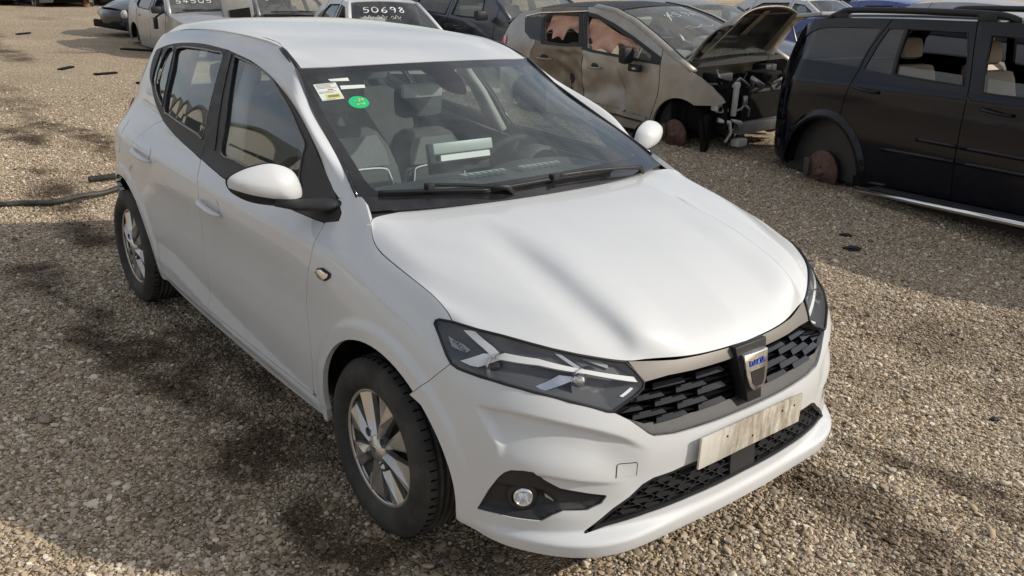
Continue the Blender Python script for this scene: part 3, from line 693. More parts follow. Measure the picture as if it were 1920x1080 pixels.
# ------------------------------------------------------------------ materials of the white car
mat('paint_white', (.60, .617, .632), .55, 0, .8, .012, 3, dust=((.50, .47, .42), .08, 14, .45))
mat('plastic_black', (.020, .020, .022), .55, bmp=.25, bscale=900, var=.15)
mat('gloss_black', (.008, .008, .010), .12, coat=.6)
mat('satin_black', (.016, .016, .018), .50, rvar=.08, spec=.35)
mat('rubber', (.022, .021, .021), .78, var=.25, vscale=9, bmp=.3, bscale=200, dust=((.10, .09, .08), .55, 7, .40))
mat('dark_void', (.005, .005, .006), .9, spec=.05)
mat('underseal', (.010, .010, .011), .85, spec=.1)
mat('chrome', (.80, .80, .80), .08, 1)
mat('silver_paint', (.62, .60, .57), .30, .75, .5, .05, 20, dust=((.24, .21, .18), .35, 24, .5))
mat('hub_dark', (.05, .048, .045), .6)
mat('grey_metallic', (.17, .16, .148), .50, .55, var=.10, vscale=900, spec=.3)
mat('clear_lens', (.9, .9, .9), .02)
glass('lens_glass', (.97, .97, .97), .55)
glass('windscreen_glass', (.86, .93, .91), .85, .08, (.45, .53, .55))
glass('side_glass', (.76, .83, .81), 1.0, .03)
glass('mirror_face', (.02, .02, .02), 1.0)
mat('frit', (.012, .012, .014), .14, coat=.3, dust=((.16, .155, .16), .14, 6, .40))
mat('cabin_dark', (.030, .031, .034), .75, var=.1, spec=.25)
mat('cabin_roof', (.35, .35, .34), .9)
mat('dash', (.055, .060, .062), .65, bmp=.2, bscale=400, var=.1)
mat('seat_cloth', (.075, .078, .080), .9, var=.12, vscale=60, bmp=.3, bscale=500)
mat('seat_grey', (.16, .165, .165), .9, var=.12, vscale=90, bmp=.4, bscale=600)
mat('piping_white', (.75, .76, .76), .6)
mat('trim_grey', (.33, .36, .36), .4)
mat('drl_white', (.88, .90, .90), .22, coat=.5)
mat('reflector_silver', (.75, .75, .76), .12, .9)
mat('amber', (.80, .22, .02), .25, coat=.5)
mat('lamp_plate', (.075, .078, .085), .45)
mat('lamp_red', (.42, .02, .02), .15, coat=1)
mat('paper', (.78, .82, .76), .7, var=.06, vscale=40)
mat('paper_yellow', (.80, .72, .12), .7)
mat('paper_red', (.70, .10, .08), .7)
mat('sticker_green', (.02, .56, .22), .6)
mat('ink_yellow', (.75, .78, .20), .7)
mat('badge_blue', (.05, .09, .45), .35)
mat('disc_rust', (.11, .055, .038), .75, var=.5, vscale=14, bmp=.4, bscale=90)
mat('cast_iron', (.06, .055, .05), .7, var=.35, vscale=30)
mat('steel_dull', (.30, .30, .30), .45, .8, var=.2)
def plate_material():
    m, nt, b, L = nmat('dirty_plate')
    f1 = noise(nt, 60, 8, .75); f2 = noise(nt, 14, 6, .65)
    tc = nt.nodes.new('ShaderNodeTexCoord'); sp = nt.nodes.new('ShaderNodeSeparateXYZ'); L(tc.outputs['Generated'], sp.inputs[0])
    mp = nt.nodes.new('ShaderNodeMapping'); mp.inputs['Scale'].default_value = (1, 26, 5); L(tc.outputs['Object'], mp.inputs[0])
    st = noise(nt, 1.6, 6, .65, vec=mp.outputs[0])
    a = nt.nodes.new('ShaderNodeMath'); a.operation = 'MULTIPLY_ADD'; L(f1, a.inputs[0]); a.inputs[1].default_value = .5; L(st, a.inputs[2])
    k = ramp_node(nt, a.outputs[0], [(.50, 0), (.80, .95)])
    y = ramp_node(nt, sp.outputs['Y'], [(.0, .15), (.13, .35), (.35, 1), (.86, 1), (1.0, .75)])     # the plate's clean end
    mu = nt.nodes.new('ShaderNodeMath'); mu.operation = 'MULTIPLY'; L(k, mu.inputs[0]); L(y, mu.inputs[1])
    mx = nt.nodes.new('ShaderNodeMixRGB'); mx.inputs[1].default_value = (.70, .68, .62, 1); L(mu.outputs[0], mx.inputs[0])
    L(ramp_node(nt, f2, [(.3, (.20, .16, .115)), (.7, (.42, .37, .29))]), mx.inputs[2])
    L(mx.outputs[0], b.inputs['Base Color']); b.inputs['Roughness'].default_value = .75; bump(nt, a.outputs[0], .25, .002, b)
plate_material()
# ------------------------------------------------------------------ wheel (outward = +y, centre at the origin)
def tyre_mb(ro=.314, rb=.205, w=.185, grooves=True):
    h = w/2; t = MB()
    prof = [(rb, h-.018), (rb+.012, h-.004), (rb+.035, h+.006), (rb+.065, h+.006), (ro-.020, h-.008), (ro-.007, h-.022), (ro-.001, h-.036)]
    mid = []
    for y in (.036, .012, -.012, -.036):
        mid += [(ro, y+.008+.004), (ro, y+.005), (ro-.007, y+.004), (ro-.007, y-.004), (ro, y-.005), (ro, y-.008-.004)]
    full = prof+mid+[(r, -y) for r, y in prof[::-1]]
    t.lathe(full, n=72)
    return t
def build_wheel(parent, loc, right, steer=0):
    wh = tyre_mb().build('wheel', 'rubber', parent, loc)   # the tyre is the wheel's own mesh
    wh.rotation_euler = (0, 0, math.pi if right else 0)
    # tread cuts
    tc = MB()
    for k in range(60):
        a = 2*math.pi*k/60
        for y in (-.058, .058):
            c = (.3122*math.cos(a), y, .3122*math.sin(a)); tc.box(c, (.0035, .026, .004), Matrix.Rotation(-a, 3, 'Y'))
    tag(tc.build('tread_cut', 'dark_void', wh), kind='stuff')
    cap = MB(); h0 = .066
    ro, ri = .203, .045
    cap.lathe([(ro-.008, h0+.004), (ro, h0+.010), (ro+.006, h0+.006), (ro+.007, h0-.012), (ro+.001, h0-.016)], n=64)
    cap.build('rim', 'silver_paint', wh)
    dk = MB(); dk.lathe([(.0, h0-.055), (.13, h0-.050), (.16, h0-.03), (ro, h0-.012)], n=48); dk.build('hub_face', 'hub_dark', wh)
    for k in range(8):
        a = 2*math.pi*(k+.28)/8; s = MB(); big = k % 2 == 0
        def P(r, da, y): return (r*math.cos(a+da), y, r*math.sin(a+da))
        w0, w1, w2 = .30, .20, (.27 if big else .21)
        tw = .05 if big else -.05
        L_ = [P(ri, -w0, h0+.004), P(.085, -w1, h0-.002), P(ro-.004, -w2-.02, h0-.006)]
        Mi = [P(ri, 0, h0+.020), P(.10, tw*.4, h0+.018), P(ro-.004, tw*1.6, h0+.006)]
        R_ = [P(ri, w0, h0+.004), P(.085, w1, h0-.002), P(ro-.004, w2+.02, h0-.006)]
        Lb = [P(ri, -w0, h0-.02), P(.085, -w1, h0-.025), P(ro-.004, -w2-.02, h0-.022)]; Rb = [P(ri, w0, h0-.02), P(.085, w1, h0-.025), P(ro-.004, w2+.02, h0-.022)]
        V = L_+Mi+R_+Lb+Rb; s.add(V, [(0, 3, 4, 1), (1, 4, 5, 2), (3, 6, 7, 4), (4, 7, 8, 5), (0, 1, 10, 9), (1, 2, 11, 10), (6, 12, 13, 7), (7, 13, 14, 8)])
        s.build('spoke', 'silver_paint', wh, bevel=0)
    c = MB(); c.lathe([(.0, h0+.023), (.026, h0+.023), (.029, h0+.020), (.045, h0+.017), (.047, h0+.004), (.047, h0-.02)], n=32); c.build('centre_cap', 'silver_paint', wh)
    e = MB(); e.prism([(-.011, .012), (.011, .012), (.009, -.002), (0, -.013), (-.009, -.002)], h0+.0225, h0+.0255, 'xz'); e.build('emblem', 'chrome', wh)
    for k in range(4):
        a = 2*math.pi*(k+.5)/4; n_ = MB(); n_.lathe([(0, h0-.004), (.010, h0-.004), (.0125, h0+.010), (.0165, h0+.012), (.017, h0-.01)], (.064*math.cos(a), .008, .064*math.sin(a)), n=14); n_.build('lug_recess', 'hub_dark', wh)
    return wh
def mt(poly): return [(-t, z) for t, z in poly]
def both(poly):          # right half outline (from the outside to the centre) closed with its mirror image
    return list(poly)+[(-t, z) for t, z in poly[::-1] if abs(t) > 1e-6]
def sp(poly): return [(SMAX-t, z) for t, z in poly]      # signed t -> s
# ------------------------------------------------------------------ the white hatchback
def build_white():
    car = empty('hatchback', (0, 0, 0), 0, 'white five door hatchback, undamaged, with stickers in its windscreen and a dirty blank number plate', 'car')
    PW = 'paint_white'
    fo = TR['frame_outer']
    seamF = TR['door_front_seam']; seamD = TR['doors_seam']
    arch = lambda cx, a0, a1, r=R_ARCH, n=26: [(float(s_of_x(cx+r*math.cos(R(a))))if True else 0, AZ+r*math.sin(R(a))) for a in np.linspace(a0, a1, n)]
    belt = cr(fo[1:7], 5)                       # front to rear along the sill of the windows
    bump = TR['bumper_seam']; hs = [(s, z) for s, z in cr(HOOD_SEAM, 4)]
    # -- outlines in (s, z)
    seamF_c = cr([(seamF[0][0], seamF[0][1]+.004)]+seamF[1:-1]+[(3.405, .305)], 5)
    iD0 = min(range(len(belt)), key=lambda i: abs(belt[i][0]-seamD[0][0]))
    seamD_c = cr([belt[iD0]]+seamD[1:-1]+[(2.425, .325)], 5)
    iD = iD0
    sill_line = pchip([1.63, 2.42, 2.95, 3.40, 3.53], [.355, .325, .312, .305, .300])
    zs = lambda s: float(sill_line(s))
    front_door = [(seamF[0][0], seamF[0][1]+.004)]+belt[5:iD]+seamD_c+[(s, zs(s)) for s in np.linspace(2.45, 3.39, 16)]+seamF_c[::-1]
    rear_edge = cr([belt[-1], (1.55, 1.005), (1.475, .93), (1.43, .82), (1.47, .70), (1.520, .618)], 5)
    rarch = arch(AX_R, 54, 4, R_ARCH)
    rear_door = belt[iD:-1]+rear_edge+rarch[2:]+[(s, zs(s)) for s in np.linspace(1.70, 2.41, 14)]+seamD_c[::-1]
    sill = [(s, zs(s)) for s in np.linspace(1.655, 3.53, 40)]+[(3.528, .262)]+[(s, float(pchip([1.64, 2.36, 2.95, 3.53], [.240, .222, .222, .245])(s))) for s in np.linspace(3.52, 1.655, 40)]
    # fender: from the door seam over the A pillar foot, hood seam, headlamp, bumper seam, arch
    head_r = sp(TR['head']); ih = TR['head']
    hl_side = [p for p in head_r]
    ab = TR['apillar_base'][0]
    fend_top = [(seamF[0][0]+.003, seamF[0][1]+.005), fo[0], fo[-1], fo[-2], (ab[0], ab[1]+.002), (3.515, 1.074), (3.545, 1.0785), (3.575, 1.067), (3.61, 1.048), (3.64, 1.031)]
    hl_left = sp([(1.190, .842), (1.192, .828)] + TR['head'][-1:] + TR['head'][-2:-1] + TR['head'][-3:-2])
    a_hl = [(SMAX-t, z) for t, z in [TR['head'][3], TR['head'][2], TR['head'][1], TR['head'][0], TR['head'][-1], TR['head'][-2], TR['head'][-3]]]
    bs = [(SMAX-t, z) for t, z in bump]
    farch = arch(AX_F, 50, 178, R_ARCH)
    fender = fend_top+hs+cr(a_hl, 3)+[bs[1], bs[0]]+farch+[(3.5365, .30), (3.44, .302)]+seamF_c[::-1][1:]
    # quarter panel with the C pillar and the rail above the rear windows
    up = cr(fo[6:18], 5)
    ditch = [(float(s_of_x(x)), float(DITCH(x))) for x in np.linspace(-1.34, -2.93, 40)]
    iu = min(range(len(up)), key=lambda i: abs(up[i][0]-ditch[0][0]))
    quarter = up[:iu+1]+ditch+cr([(.92, 1.30), (.80, 1.18), (.70, 1.085), (.56, 1.045)], 4)+[(.585, .86), (.60, .62), (1.215, .62)]+arch(AX_R, 128, 56, R_ARCH)+rear_edge[::-1]
    for right in (True, False):
        d = dict(mirror=right)
        panel('fender', fender, F, PW, car, .011, thick=.02, **d)
        fd = panel('front_door', front_door, F, PW, car, .013, thick=.02, **d)
        rd = panel('rear_door', rear_door, F, PW, car, .013, thick=.02, **d)
        panel('sill', sill, F, PW, car, .012, thick=.02, **d)
        panel('quarter_panel', quarter, Fup, PW, car, .016, thick=0, gap=0, **d)
        # rail and A pillar
        k0 = np.array([np.array(q) for q in up[:iu+1]][-1])
        Bq = [F(np.array(s), np.array(z)) for s, z in cr(fo[17:24], 5)]; Bq = [b for b in Bq if b[0] > -1.34+.03 and b[0] < -.40]
        ub = F(np.array(up[iu][0]), np.array(up[iu][1])); dt = Fup(np.array(ditch[0][0]), np.array(ditch[0][1]))
        Bc = [ub]+Bq[::4]+[F(np.array(ab[0]), np.array(ab[1]+.002))]
        Tl = np.array([tuple(dt), (-1.22, .578, 1.470), (-1.12, .592, 1.441), (-1.06, .600, 1.416), (-.90, .629, 1.318), (-.65, .677, 1.207), (-.46, .712, 1.126), (-.345, .738, 1.072)])
        def resamp(c, n=14):
            c = np.array(c); dd = np.r_[0, np.cumsum(np.linalg.norm(np.diff(c, axis=0), axis=1))]; dd /= dd[-1]
            return np.stack([cspline(dd, c[:, k])(np.linspace(0, 1, n)) for k in range(3)], 1)
        Bc = np.array(Bc); Br = resamp(Bc); Trr = resamp(Tl)
        lines = []
        for w in (0, .22, .45, .68, .86, 1):
            c = Br*(1-w)+Trr*w
            for i in range(len(c)):
                vv = i/(len(c)-1)
                straight = c[i].copy()
                if w not in (0, 1):
                    s_, z_ = float(s_of_x(straight[0])), straight[2]
                    yf = Fup(np.array(s_), np.array(z_))[1]
                    b = sstep(0, .8, vv)
                    bulge = np.array([.10, .75, .65])*.042*4*w*(1-w)*(1-sstep(.70, 1, vv))
                    c[i] = (1-b)*np.array([straight[0], yf, z_])+b*(straight+bulge*.9)
            lines.append(c)
        grid_panel('door_pillar', loft([list(map(tuple, l)) for l in lines], [0, .22, .45, .68, .86, 1]), PW, car, 16, 60, thick=0, **d)['label'] = 'white windscreen pillar running back into the roof rail'
        # window frames and glass
        fr_in = [TR['rear_small_glass'], TR['rear_glass'], TR['front_glass']]
        top = cr(fo[6:], 5)
        iB = min(range(len(top)), key=lambda i: abs(top[i][0]-TR['b_pillar'][1][0]) + (0 if top[i][1] > 1.3 else 9))
        b1 = (TR['b_pillar'][2][0]+.01, TR['b_pillar'][2][1]); jb = iD
        sail_lo = [(3.556, 1.018), (3.545, 1.010), (3.52, 1.000), (3.487, .993)]
        f_front = top[iB:]+[fo[0]]+belt[:iD+1]
        f_rear = belt[iD:]+top[1:iB+1]
        wf = panel('window_frame', f_front, F, 'plastic_black', fd, .03, holes=[cr(fr_in[2], 3, True)], thick=.015, offset=.002, **d)
        wr = panel('window_frame', f_rear, F, 'plastic_black', rd, .03, holes=[cr(fr_in[0], 3, True), cr(fr_in[1], 3, True), cr(TR['rear_quarter_glass'], 3, True)], thick=.015, offset=.002, **d)
        panel('window_glass', cr(fr_in[2], 3, True), F, 'side_glass', fd, .06, thick=0, gap=-.004, offset=-.006, **d)
        for g in fr_in[:2]: panel('window_glass', cr(g, 3, True), F, 'side_glass', rd, .06, thick=0, gap=-.004, offset=-.006, **d)
        panel('blank_panel', cr(TR['rear_quarter_glass'], 3, True), F, 'gloss_black', rd, .04, thick=0, gap=-.004, offset=-.004, **d)
        bp = cr(TR['b_pillar'], 1)+[]; panel('pillar_cover', [TR['b_pillar'][i] for i in (0, 1, 2, 3)], F, 'satin_black', fd, .05, thick=.004, gap=.006, offset=.006, **d)
        # felt lines of the panes
        for g, dr in ((fr_in[2], fd), (fr_in[1], rd), (fr_in[0], rd)):
            pts = [tuple(F(np.array(s), np.array(z))*np.array([1, -1 if right else 1, 1])+np.array([0, (-1 if right else 1)*.003, 0])) for s, z in cr(g, 3, True)]
            MB().tube(pts+pts[:1], .0045, 6, cap=False).build('window_seal', 'gloss_black', dr)
        # door handles
        for hp, dr in ((TR['handle_front'], fd), (TR['handle_rear'], rd)):
            (s0, z0), (s1, z1) = hp[0], hp[1]; zc = (z0+z1)/2+.004; sc = (s0+s1)/2; hl = (s1-s0)/2*.92
            cup = cr([(sc-hl*.50, zc+.004), (sc-hl*.3, zc+.034), (sc+.03, zc+.040), (sc+hl*.62, zc+.030), (sc+hl*.72, zc+.0), (sc+hl*.5, zc-.018), (sc-.02, zc-.022), (sc-hl*.35, zc-.012)], 3, True)
            def cupf(s, z, sc=sc, zc=zc, hl=hl):
                P = F(s, z); r = np.hypot((s-sc-.01)/(hl*.66), (z-zc-.008)/.036); P[..., 1] -= .022*np.clip(1-r**2, 0, 1)-.0022; return P
            panel('handle_recess', cup, cupf, PW, dr, .008, thick=0, gap=0, **d)
            def gp(a): s_ = sc+a*hl; p = F(np.array(s_), np.array(zc-.004-.006*a)); return Vector((p[0], p[1], p[2]))
            pts = []; rad = []
            for a in np.linspace(-1, 1, 15):
                p = gp(a); lift = .018*(1-abs(a)**3.5)+.010; pts.append((p.x, (p.y+lift)*(-1 if right else 1), p.z)); rad.append(.0155*(1-.45*abs(a)**3))
            MB().tube(pts, rad, 10, flat=.62, up=(0, 0, 1)).build('door_handle', PW, dr)
        # side repeater
        t_ = panel('turn_signal', cr(TR['turn_signal'], 1, True), F, 'satin_black', car, .01, thick=.006, offset=.004, gap=0, **d)
        c_ = np.mean(TR['turn_signal'], 0); q = [(c_[0]+(s-c_[0])*.82, c_[1]+(z-c_[1])*.80) for s, z in TR['turn_signal']]
        def tsl(s, z): P = F(s, z); P[..., 1] += .004+.009*np.clip(1-np.hypot((s-c_[0])/.06, (z-c_[1])/.03)**2, 0, 1); return P
        panel('signal_lens', cr(q, 1, True), tsl, 'reflector_silver', t_, .008, thick=.005, gap=0, **d)
        # fuel flap on the right side only
        # wheels and liners
        for ax in (AX_F-.045, AX_R):
            w = build_wheel(car, (ax, -.800 if right else .800, .305), right)
            ln = MB(); cx = AX_F if ax > -1 else AX_R
            ln.lathe([(R_ARCH+.012, .835), (R_ARCH+.012, .78), (R_ARCH+.02, .60), (R_ARCH-.10, .55), (.05, .55)], (cx, 0, AZ), n=40, a0=R(2), a1=R(178))
            o = ln.build('wheel_arch_liner', 'underseal', car)
            if right: o.scale = (1, -1, 1)
        # black sheets added behind the gaps to block light
        inner = [(1.72, .25), (1.72, .60), (1.45, .72), (1.45, .92), (2.0, .99), (2.6, .965), (3.40, .975), (3.62, .97), (3.60, .72), (3.46, .60), (3.50, .26)]
        panel('light_block_skin', inner, F, 'dark_void', car, .08, thick=0, offset=-.022, gap=0, **d)
        fin = [(3.55, .98), (3.9, .90), (4.13, .85), (4.10, .73), (3.95, .735), (3.75, .71), (3.55, .66)]
        panel('light_block_skin', fin, F, 'dark_void', car, .06, thick=0, offset=-.022, gap=0, **d)
        # ---------------- headlamp
        hd = TR['head']
        hpoly = hd if right else mt(hd)
        lamp = panel('headlight', hpoly, Fb, 'lens_glass', car, .015, thick=.0, gap=.003, flip=None, ctr=(0, 0, .5))
        lamp['label'] = 'right headlamp' if right else 'left headlamp'
        def hp2(name, key, off, m, step=.012, th=.01, poly=None, ht=0):
            p = TR[key] if poly is None else poly
            return panel(name, p if right else mt(p), Fb, m, lamp, step, thick=th, gap=0, offset=off, ctr=(0, 0, .5))
        def housing(t, z):
            P = Fb(t, z); dd = edge_dist(np.stack([np.abs(t), z], 1), hd); P[..., 0] -= .050*np.clip(dd/.035, 0, 1)**.8; return P
        panel('lamp_housing', hpoly, housing, 'lamp_plate', lamp, .012, thick=.0, gap=.002, ctr=(0, 0, .5))
        rim_pts = [tuple(p) for p in Fb(np.array([t for t, z in hpoly]), np.array([z for t, z in hpoly]))]
        MB().tube(rim_pts+rim_pts[:1], .0045, 6, cap=False).build('lamp_seal', 'satin_black', lamp)
        hp2('light_strip', 'drl_a', -.005, 'drl_white', th=.016); hp2('light_strip', 'drl_b', -.006, 'drl_white', th=.016)
        hp2('light_strip', 'drl_c', -.005, 'drl_white', th=.016); hp2('trim_strip', 'drl_d', -.010, 'reflector_silver', th=.012)
        hp2('trim_strip', 'drl_e', -.012, 'reflector_silver', th=.016); hp2('trim_strip', 'drl_a2', -.008, 'trim_grey', th=.012)
        cA = np.mean(TR['drl_c'], 0)
        for off_ in (.30, -.30):       # fine ribs along the strip
            pass
        tg = hp2('name_tag', 'tag', -.008, 'trim_grey', th=.006)
        c_ = np.mean(TR['tag'], 0); p, n = surf_pn(Fb, np.array([[c_[0]*(1 if right else -1), c_[1]]])); p = Vector(p[0]); n = Vector(n[0]);
        n = n if n.x > 0 else -n
        e1 = Vector(Fb(np.array([(c_[0]-.01)*(1 if right else -1)]), np.array([c_[1]-.004]))[0])-p; e1 = (e1 if right else -e1).normalized(); e2 = n.cross(e1).normalized(); e1 = e2.cross(n).normalized()
        p2 = p-n*.0065; mw = Matrix(((e1.x, e2.x, n.x, p2.x), (e1.y, e2.y, n.y, p2.y), (e1.z, e2.z, n.z, p2.z), (0, 0, 0, 1)))
        text_mesh('lettering', 'DACIA', .0155, 'gloss_black', lamp, mw, .0006, space=1.25)
        hp2('reflector', 'reflector', -.012, 'drl_white', th=.004)
        hp2('louvre', 'louvre1', -.020, 'lamp_plate', th=.004); hp2('louvre', 'louvre2', -.020, 'lamp_plate', th=.004); hp2('fluted_panel', 'louvre3', -.026, 'trim_grey', th=.004)
        (ta, za), (tb, zb) = TR['amber']; hp2('amber_bulb', None, -.012, 'amber', th=.01, poly=[(ta, za), (ta, za+.010), (ta-.022, za+.006), (ta-.022, za-.006)])
        hp2('fluted_panel', None, -.012, 'trim_grey', th=.004, poly=[(ta-.024, za+.004), (ta-.024, za-.008), (tb, zb-.010), (tb, zb)])
        for key, rr in (('proj1', .040), ('proj2', .043)):
            t0, z0 = TR[key][0]; p, n = surf_pn(Fb, np.array([[t0*(1 if right else -1), z0]])); p = Vector(p[0])-Vector((.062, 0, 0))
            b = MB(); b.lathe([(rr*1.15, .018), (rr*.9, -.004), (rr*.5, -.020), (0, -.026)], n=28, axis='x'); b.build('reflector_bowl', 'reflector_silver', lamp, loc=tuple(p+Vector((.012, 0, 0))))
            b = MB(); b.lathe([(0, .022), (rr*.35, .018), (rr*.52, .006), (rr*.55, -.01)], n=20, axis='x'); b.build('bulb_cap', 'gloss_black' if key == 'proj1' else 'reflector_silver', lamp, loc=tuple(p+Vector((.008, 0, 0))))
        # ---------------- fog lamp insert
        fg = cr(TR['fog'], 1); fgp = TR['fog'] if right else mt(TR['fog'])
        def fogf(t, z):
            P = Fb(t, z); dd = edge_dist(np.stack([np.abs(t), z], 1), TR['fog']); led = np.interp(np.abs(t), *np.array(sorted(TR['fog_ledge'])).T)
            P[..., 0] -= .004+.012*np.clip(dd/.012, 0, 1) + .030*sstep(0, .030, led-z)*sstep(0, .030, dd); return P
        fi = panel('fog_light_surround', fgp, fogf, 'plastic_black', car, .009, thick=0, gap=-.002, ctr=(0, 0, .5))
        t0, z0 = np.mean(TR['fog_lamp'], 0); p = Fb(np.array([t0*(1 if right else -1)]), np.array([z0]))[0]; sg = -1 if right else 1
        b = MB(); b.lathe([(.030, -.002), (.026, .010), (.022, .006), (.018, -.012), (0, -.02)], n=32, axis='x'); b.build('fog_light', 'chrome', fi, loc=(p[0]-.022, p[1], p[2]), rot=(0, 0, sg*R(38)))
        b = MB(); b.lathe([(0, .012), (.012, .011), (.022, .004)], n=32, axis='x'); b.build('fog_lens', 'lens_glass', fi, loc=(p[0]-.020, p[1], p[2]), rot=(0, 0, sg*R(38)))
        b = MB(); b.lathe([(.050, -.020), (.042, .0), (.034, .004), (.029, -.004)], n=28, axis='x'); b.build('fog_cup', 'plastic_black', fi, loc=(p[0]-.026, p[1], p[2]-.004), rot=(0, 0, sg*R(38)))
        panel('trim_strip', TR['fog_slot'] if right else mt(TR['fog_slot']), Fb, 'trim_grey', fi, .02, thick=.008, gap=0, offset=-.022, ctr=(0, 0, .5))
        # ---------------- door mirror
        ob = [(-.578, -1.098, 1.124), (-.574, -1.086, 1.078), (-.56, -1.029, 1.040), (-.538, -.943, 1.018), (-.52, -.872, 1.013), (-.515, -.848, 1.055), (-.518, -.863, 1.117), (-.525, -.892, 1.150), (-.539, -.946, 1.170), (-.551, -.995, 1.168), (-.566, -1.055, 1.152)]
        O = np.array([(-y, z) for x, y, z in cr(ob, 5, True)]); O[:, 0] = .965+(O[:, 0]-.965)*1.0-.012; O[:, 1] = 1.094+(O[:, 1]-1.094)*1.0-.004; ctr2 = np.array([.945, 1.090])
        ang = np.arctan2(O[:, 1]-ctr2[1], O[:, 0]-ctr2[0]); rad = np.hypot(O[:, 0]-ctr2[0], O[:, 1]-ctr2[1]); od = np.argsort(ang); an = np.r_[ang[od]-2*math.pi, ang[od], ang[od]+2*math.pi]; ra = np.tile(rad[od], 3)
        def mirf(y, z):
            a = np.arctan2(z-ctr2[1], y-ctr2[0]); r = np.hypot(z-ctr2[1], y-ctr2[0])/np.interp(a, an, ra)
            dome = .070*np.clip(1-np.clip(r, 0, 1)**1.9, 0, 1)**.70
            return np.stack([-.57-.20*(y-.87)+dome+.0*z, y, z], -1)
        edge = [(.81, 1.040), (.88, 1.044), (.95, 1.052), (1.02, 1.069), (1.11, 1.100)]
        ef = lambda y: np.interp(y, [e_[0] for e_ in edge], [e_[1] for e_ in edge])
        Oi = ctr2+(O-ctr2)*.985
        uppr = [tuple(q) for q in Oi if q[1] > ef(q[0])+.002]; lowr = [tuple(q) for q in Oi if q[1] <= ef(q[0])-.002]
        def order(ps): c0 = np.mean(ps, 0); return sorted(ps, key=lambda q: math.atan2(q[1]-c0[1], q[0]-c0[0]))
        e_in = [(y, float(ef(y))) for y in np.linspace(.846, 1.074, 14)]
        upc = order(uppr+[(y, z+.001) for y, z in e_in]); loc_ = order(lowr+[(y, z-.001) for y, z in e_in])
        mir = panel('door_mirror', upc, mirf, PW, car, .007, thick=.012, gap=0, ctr=(-.7, .96, 1.09), **d)
        panel('mirror_lower_shell', loc_, mirf, 'plastic_black', mir, .007, thick=.012, gap=0, ctr=(-.7, .96, 1.09), **d)
        def mback(y, z):
            return np.stack([-.585-.20*(y-.87)+0*z, y, z], -1)
        panel('mirror_glass', [tuple(q) for q in ctr2+(O-ctr2)*.9], mback, 'chrome', mir, .03, thick=.0, gap=0, ctr=(0, .96, 1.09), **d)
        panel('mirror_back', [tuple(q) for q in Oi], lambda y, z: mback(y, z)+np.array([.004, 0, 0]), 'plastic_black', mir, .03, thick=.0, gap=0, ctr=(0, .96, 1.09), **d)
        sg = -1 if right else 1
        arm = MB(); arm.tube([(-.40, sg*.735, 1.040), (-.455, sg*.800, 1.030), (-.51, sg*.875, 1.026), (-.54, sg*.95, 1.040)], [.030, .050, .038, .028], 14, flat=.5, up=(0, 0, 1)); arm.build('mirror_arm', 'plastic_black', mir, bevel=0)
        # tail lamp
        tl = [(.60, 1.03), (.84, 1.045), (.80, .98), (.70, .90), (.645, .78), (.56, .76), (.52, .9)]
        panel('tail_light', cr(tl, 2, True), F, 'lamp_red', car, .02, thick=.03, gap=0, offset=.012, **d)
        # rear bumper side
        rb = [(.0, .60), (.58, .60), (1.215, .612)]+arch(AX_R, 128, 176, R_ARCH)+[(1.02, .255), (.0, .235)]
        panel('rear_bumper', rb, F, PW, car, .04, thick=.02, **d)
        tgp = [(.0, .62), (.0, 1.40), (.40, 1.39), (.46, 1.30), (.50, 1.10), (.53, .95), (.56, .76), (.575, .62)]
        tg_ = panel('tailgate', tgp, F, PW, car, .04, holes=[[(.02, 1.10), (.40, 1.10), (.36, 1.34), (.02, 1.34)]], thick=.02, **d)
        panel('rear_window', [(.0, 1.09), (.41, 1.09), (.37, 1.35), (.0, 1.35)], F, 'side_glass', tg_, .06, thick=0, offset=-.006, gap=0, **d)
        # roof ditch moulding
        dl = [Fup(np.array(float(s_of_x(x))), np.array(float(DITCH(x)))) for x in np.linspace(-2.6, -1.36, 22)]+[np.array((-1.22, .578, 1.470)), np.array((-1.12, .593, 1.441)), np.array((-1.064, .598, 1.4165))]
        MB().tube([(p[0], sg*(p[1]-.011), p[2]-.008) for p in dl], .0125, 8, flat=.9).build('roof_moulding', 'satin_black', car)
        # windscreen side moulding
        MB().tube([(x, sg*(y+.000), z+.0) for x, y, z in [tuple(q) for q in Tl[3:][::-1]]], .006, 6).build('screen_moulding', 'gloss_black', car)
    # fuel flap outline on the right flank
    ff = cr([(1.02, .955), (1.17, .975), (1.20, .93), (1.24, .85), (1.20, .815), (1.08, .80), (1.0, .83)], 4, True)
    panel('fuel_flap', ff, F, PW, car, .02, thick=.006, gap=0, offset=.0015, mirror=True)
    # ---------------- hood
    grid_panel('hood', Hood, PW, car, 110, 56, -.998, .998, 0, .996, thick=.018, ctr=(0, 0, .4))
    # under the hood
    MB().box((.16, 0, .56), (.66, 1.10, .52)).build('engine_bay_block', 'dark_void', car)  # dark block added against light showing through the gaps
    MB().box((.52, 0, .50), (.10, 1.0, .36)).build('radiator', 'dark_void', car)
    # ---------------- front bumper
    hd = TR['head']; low = hd[15:]
    gl = TR['grille_low']; glc = gl[:6]+[(.34, .560), (.18, .556), (0, .555)]
    side = [p for p in TR['head'][16:]]
    archt = [(SMAX-s, z) for s, z in arch(AX_F, 49, -6, R_ARCH, 20)]
    lipb = cr([(1.02, .262), (.90, .236), (.74, .226), (.56, .222), (.38, .226), (.2, .230), (0, .232)], 5)
    up_edge = [bump[0], bump[1], TR['head'][-3]]+[p for p in TR['head'][-4:15:-1]]+glc[1:]
    half = up_edge                                   # right to centre, top edge
    lowhalf = [(0, .232)]+lipb[::-1][1:]+archt[::-1]
    outline = half+[(-t, z) for t, z in half[::-1][1:]]+[(-t, z) for t, z in (archt+lipb)][0:]
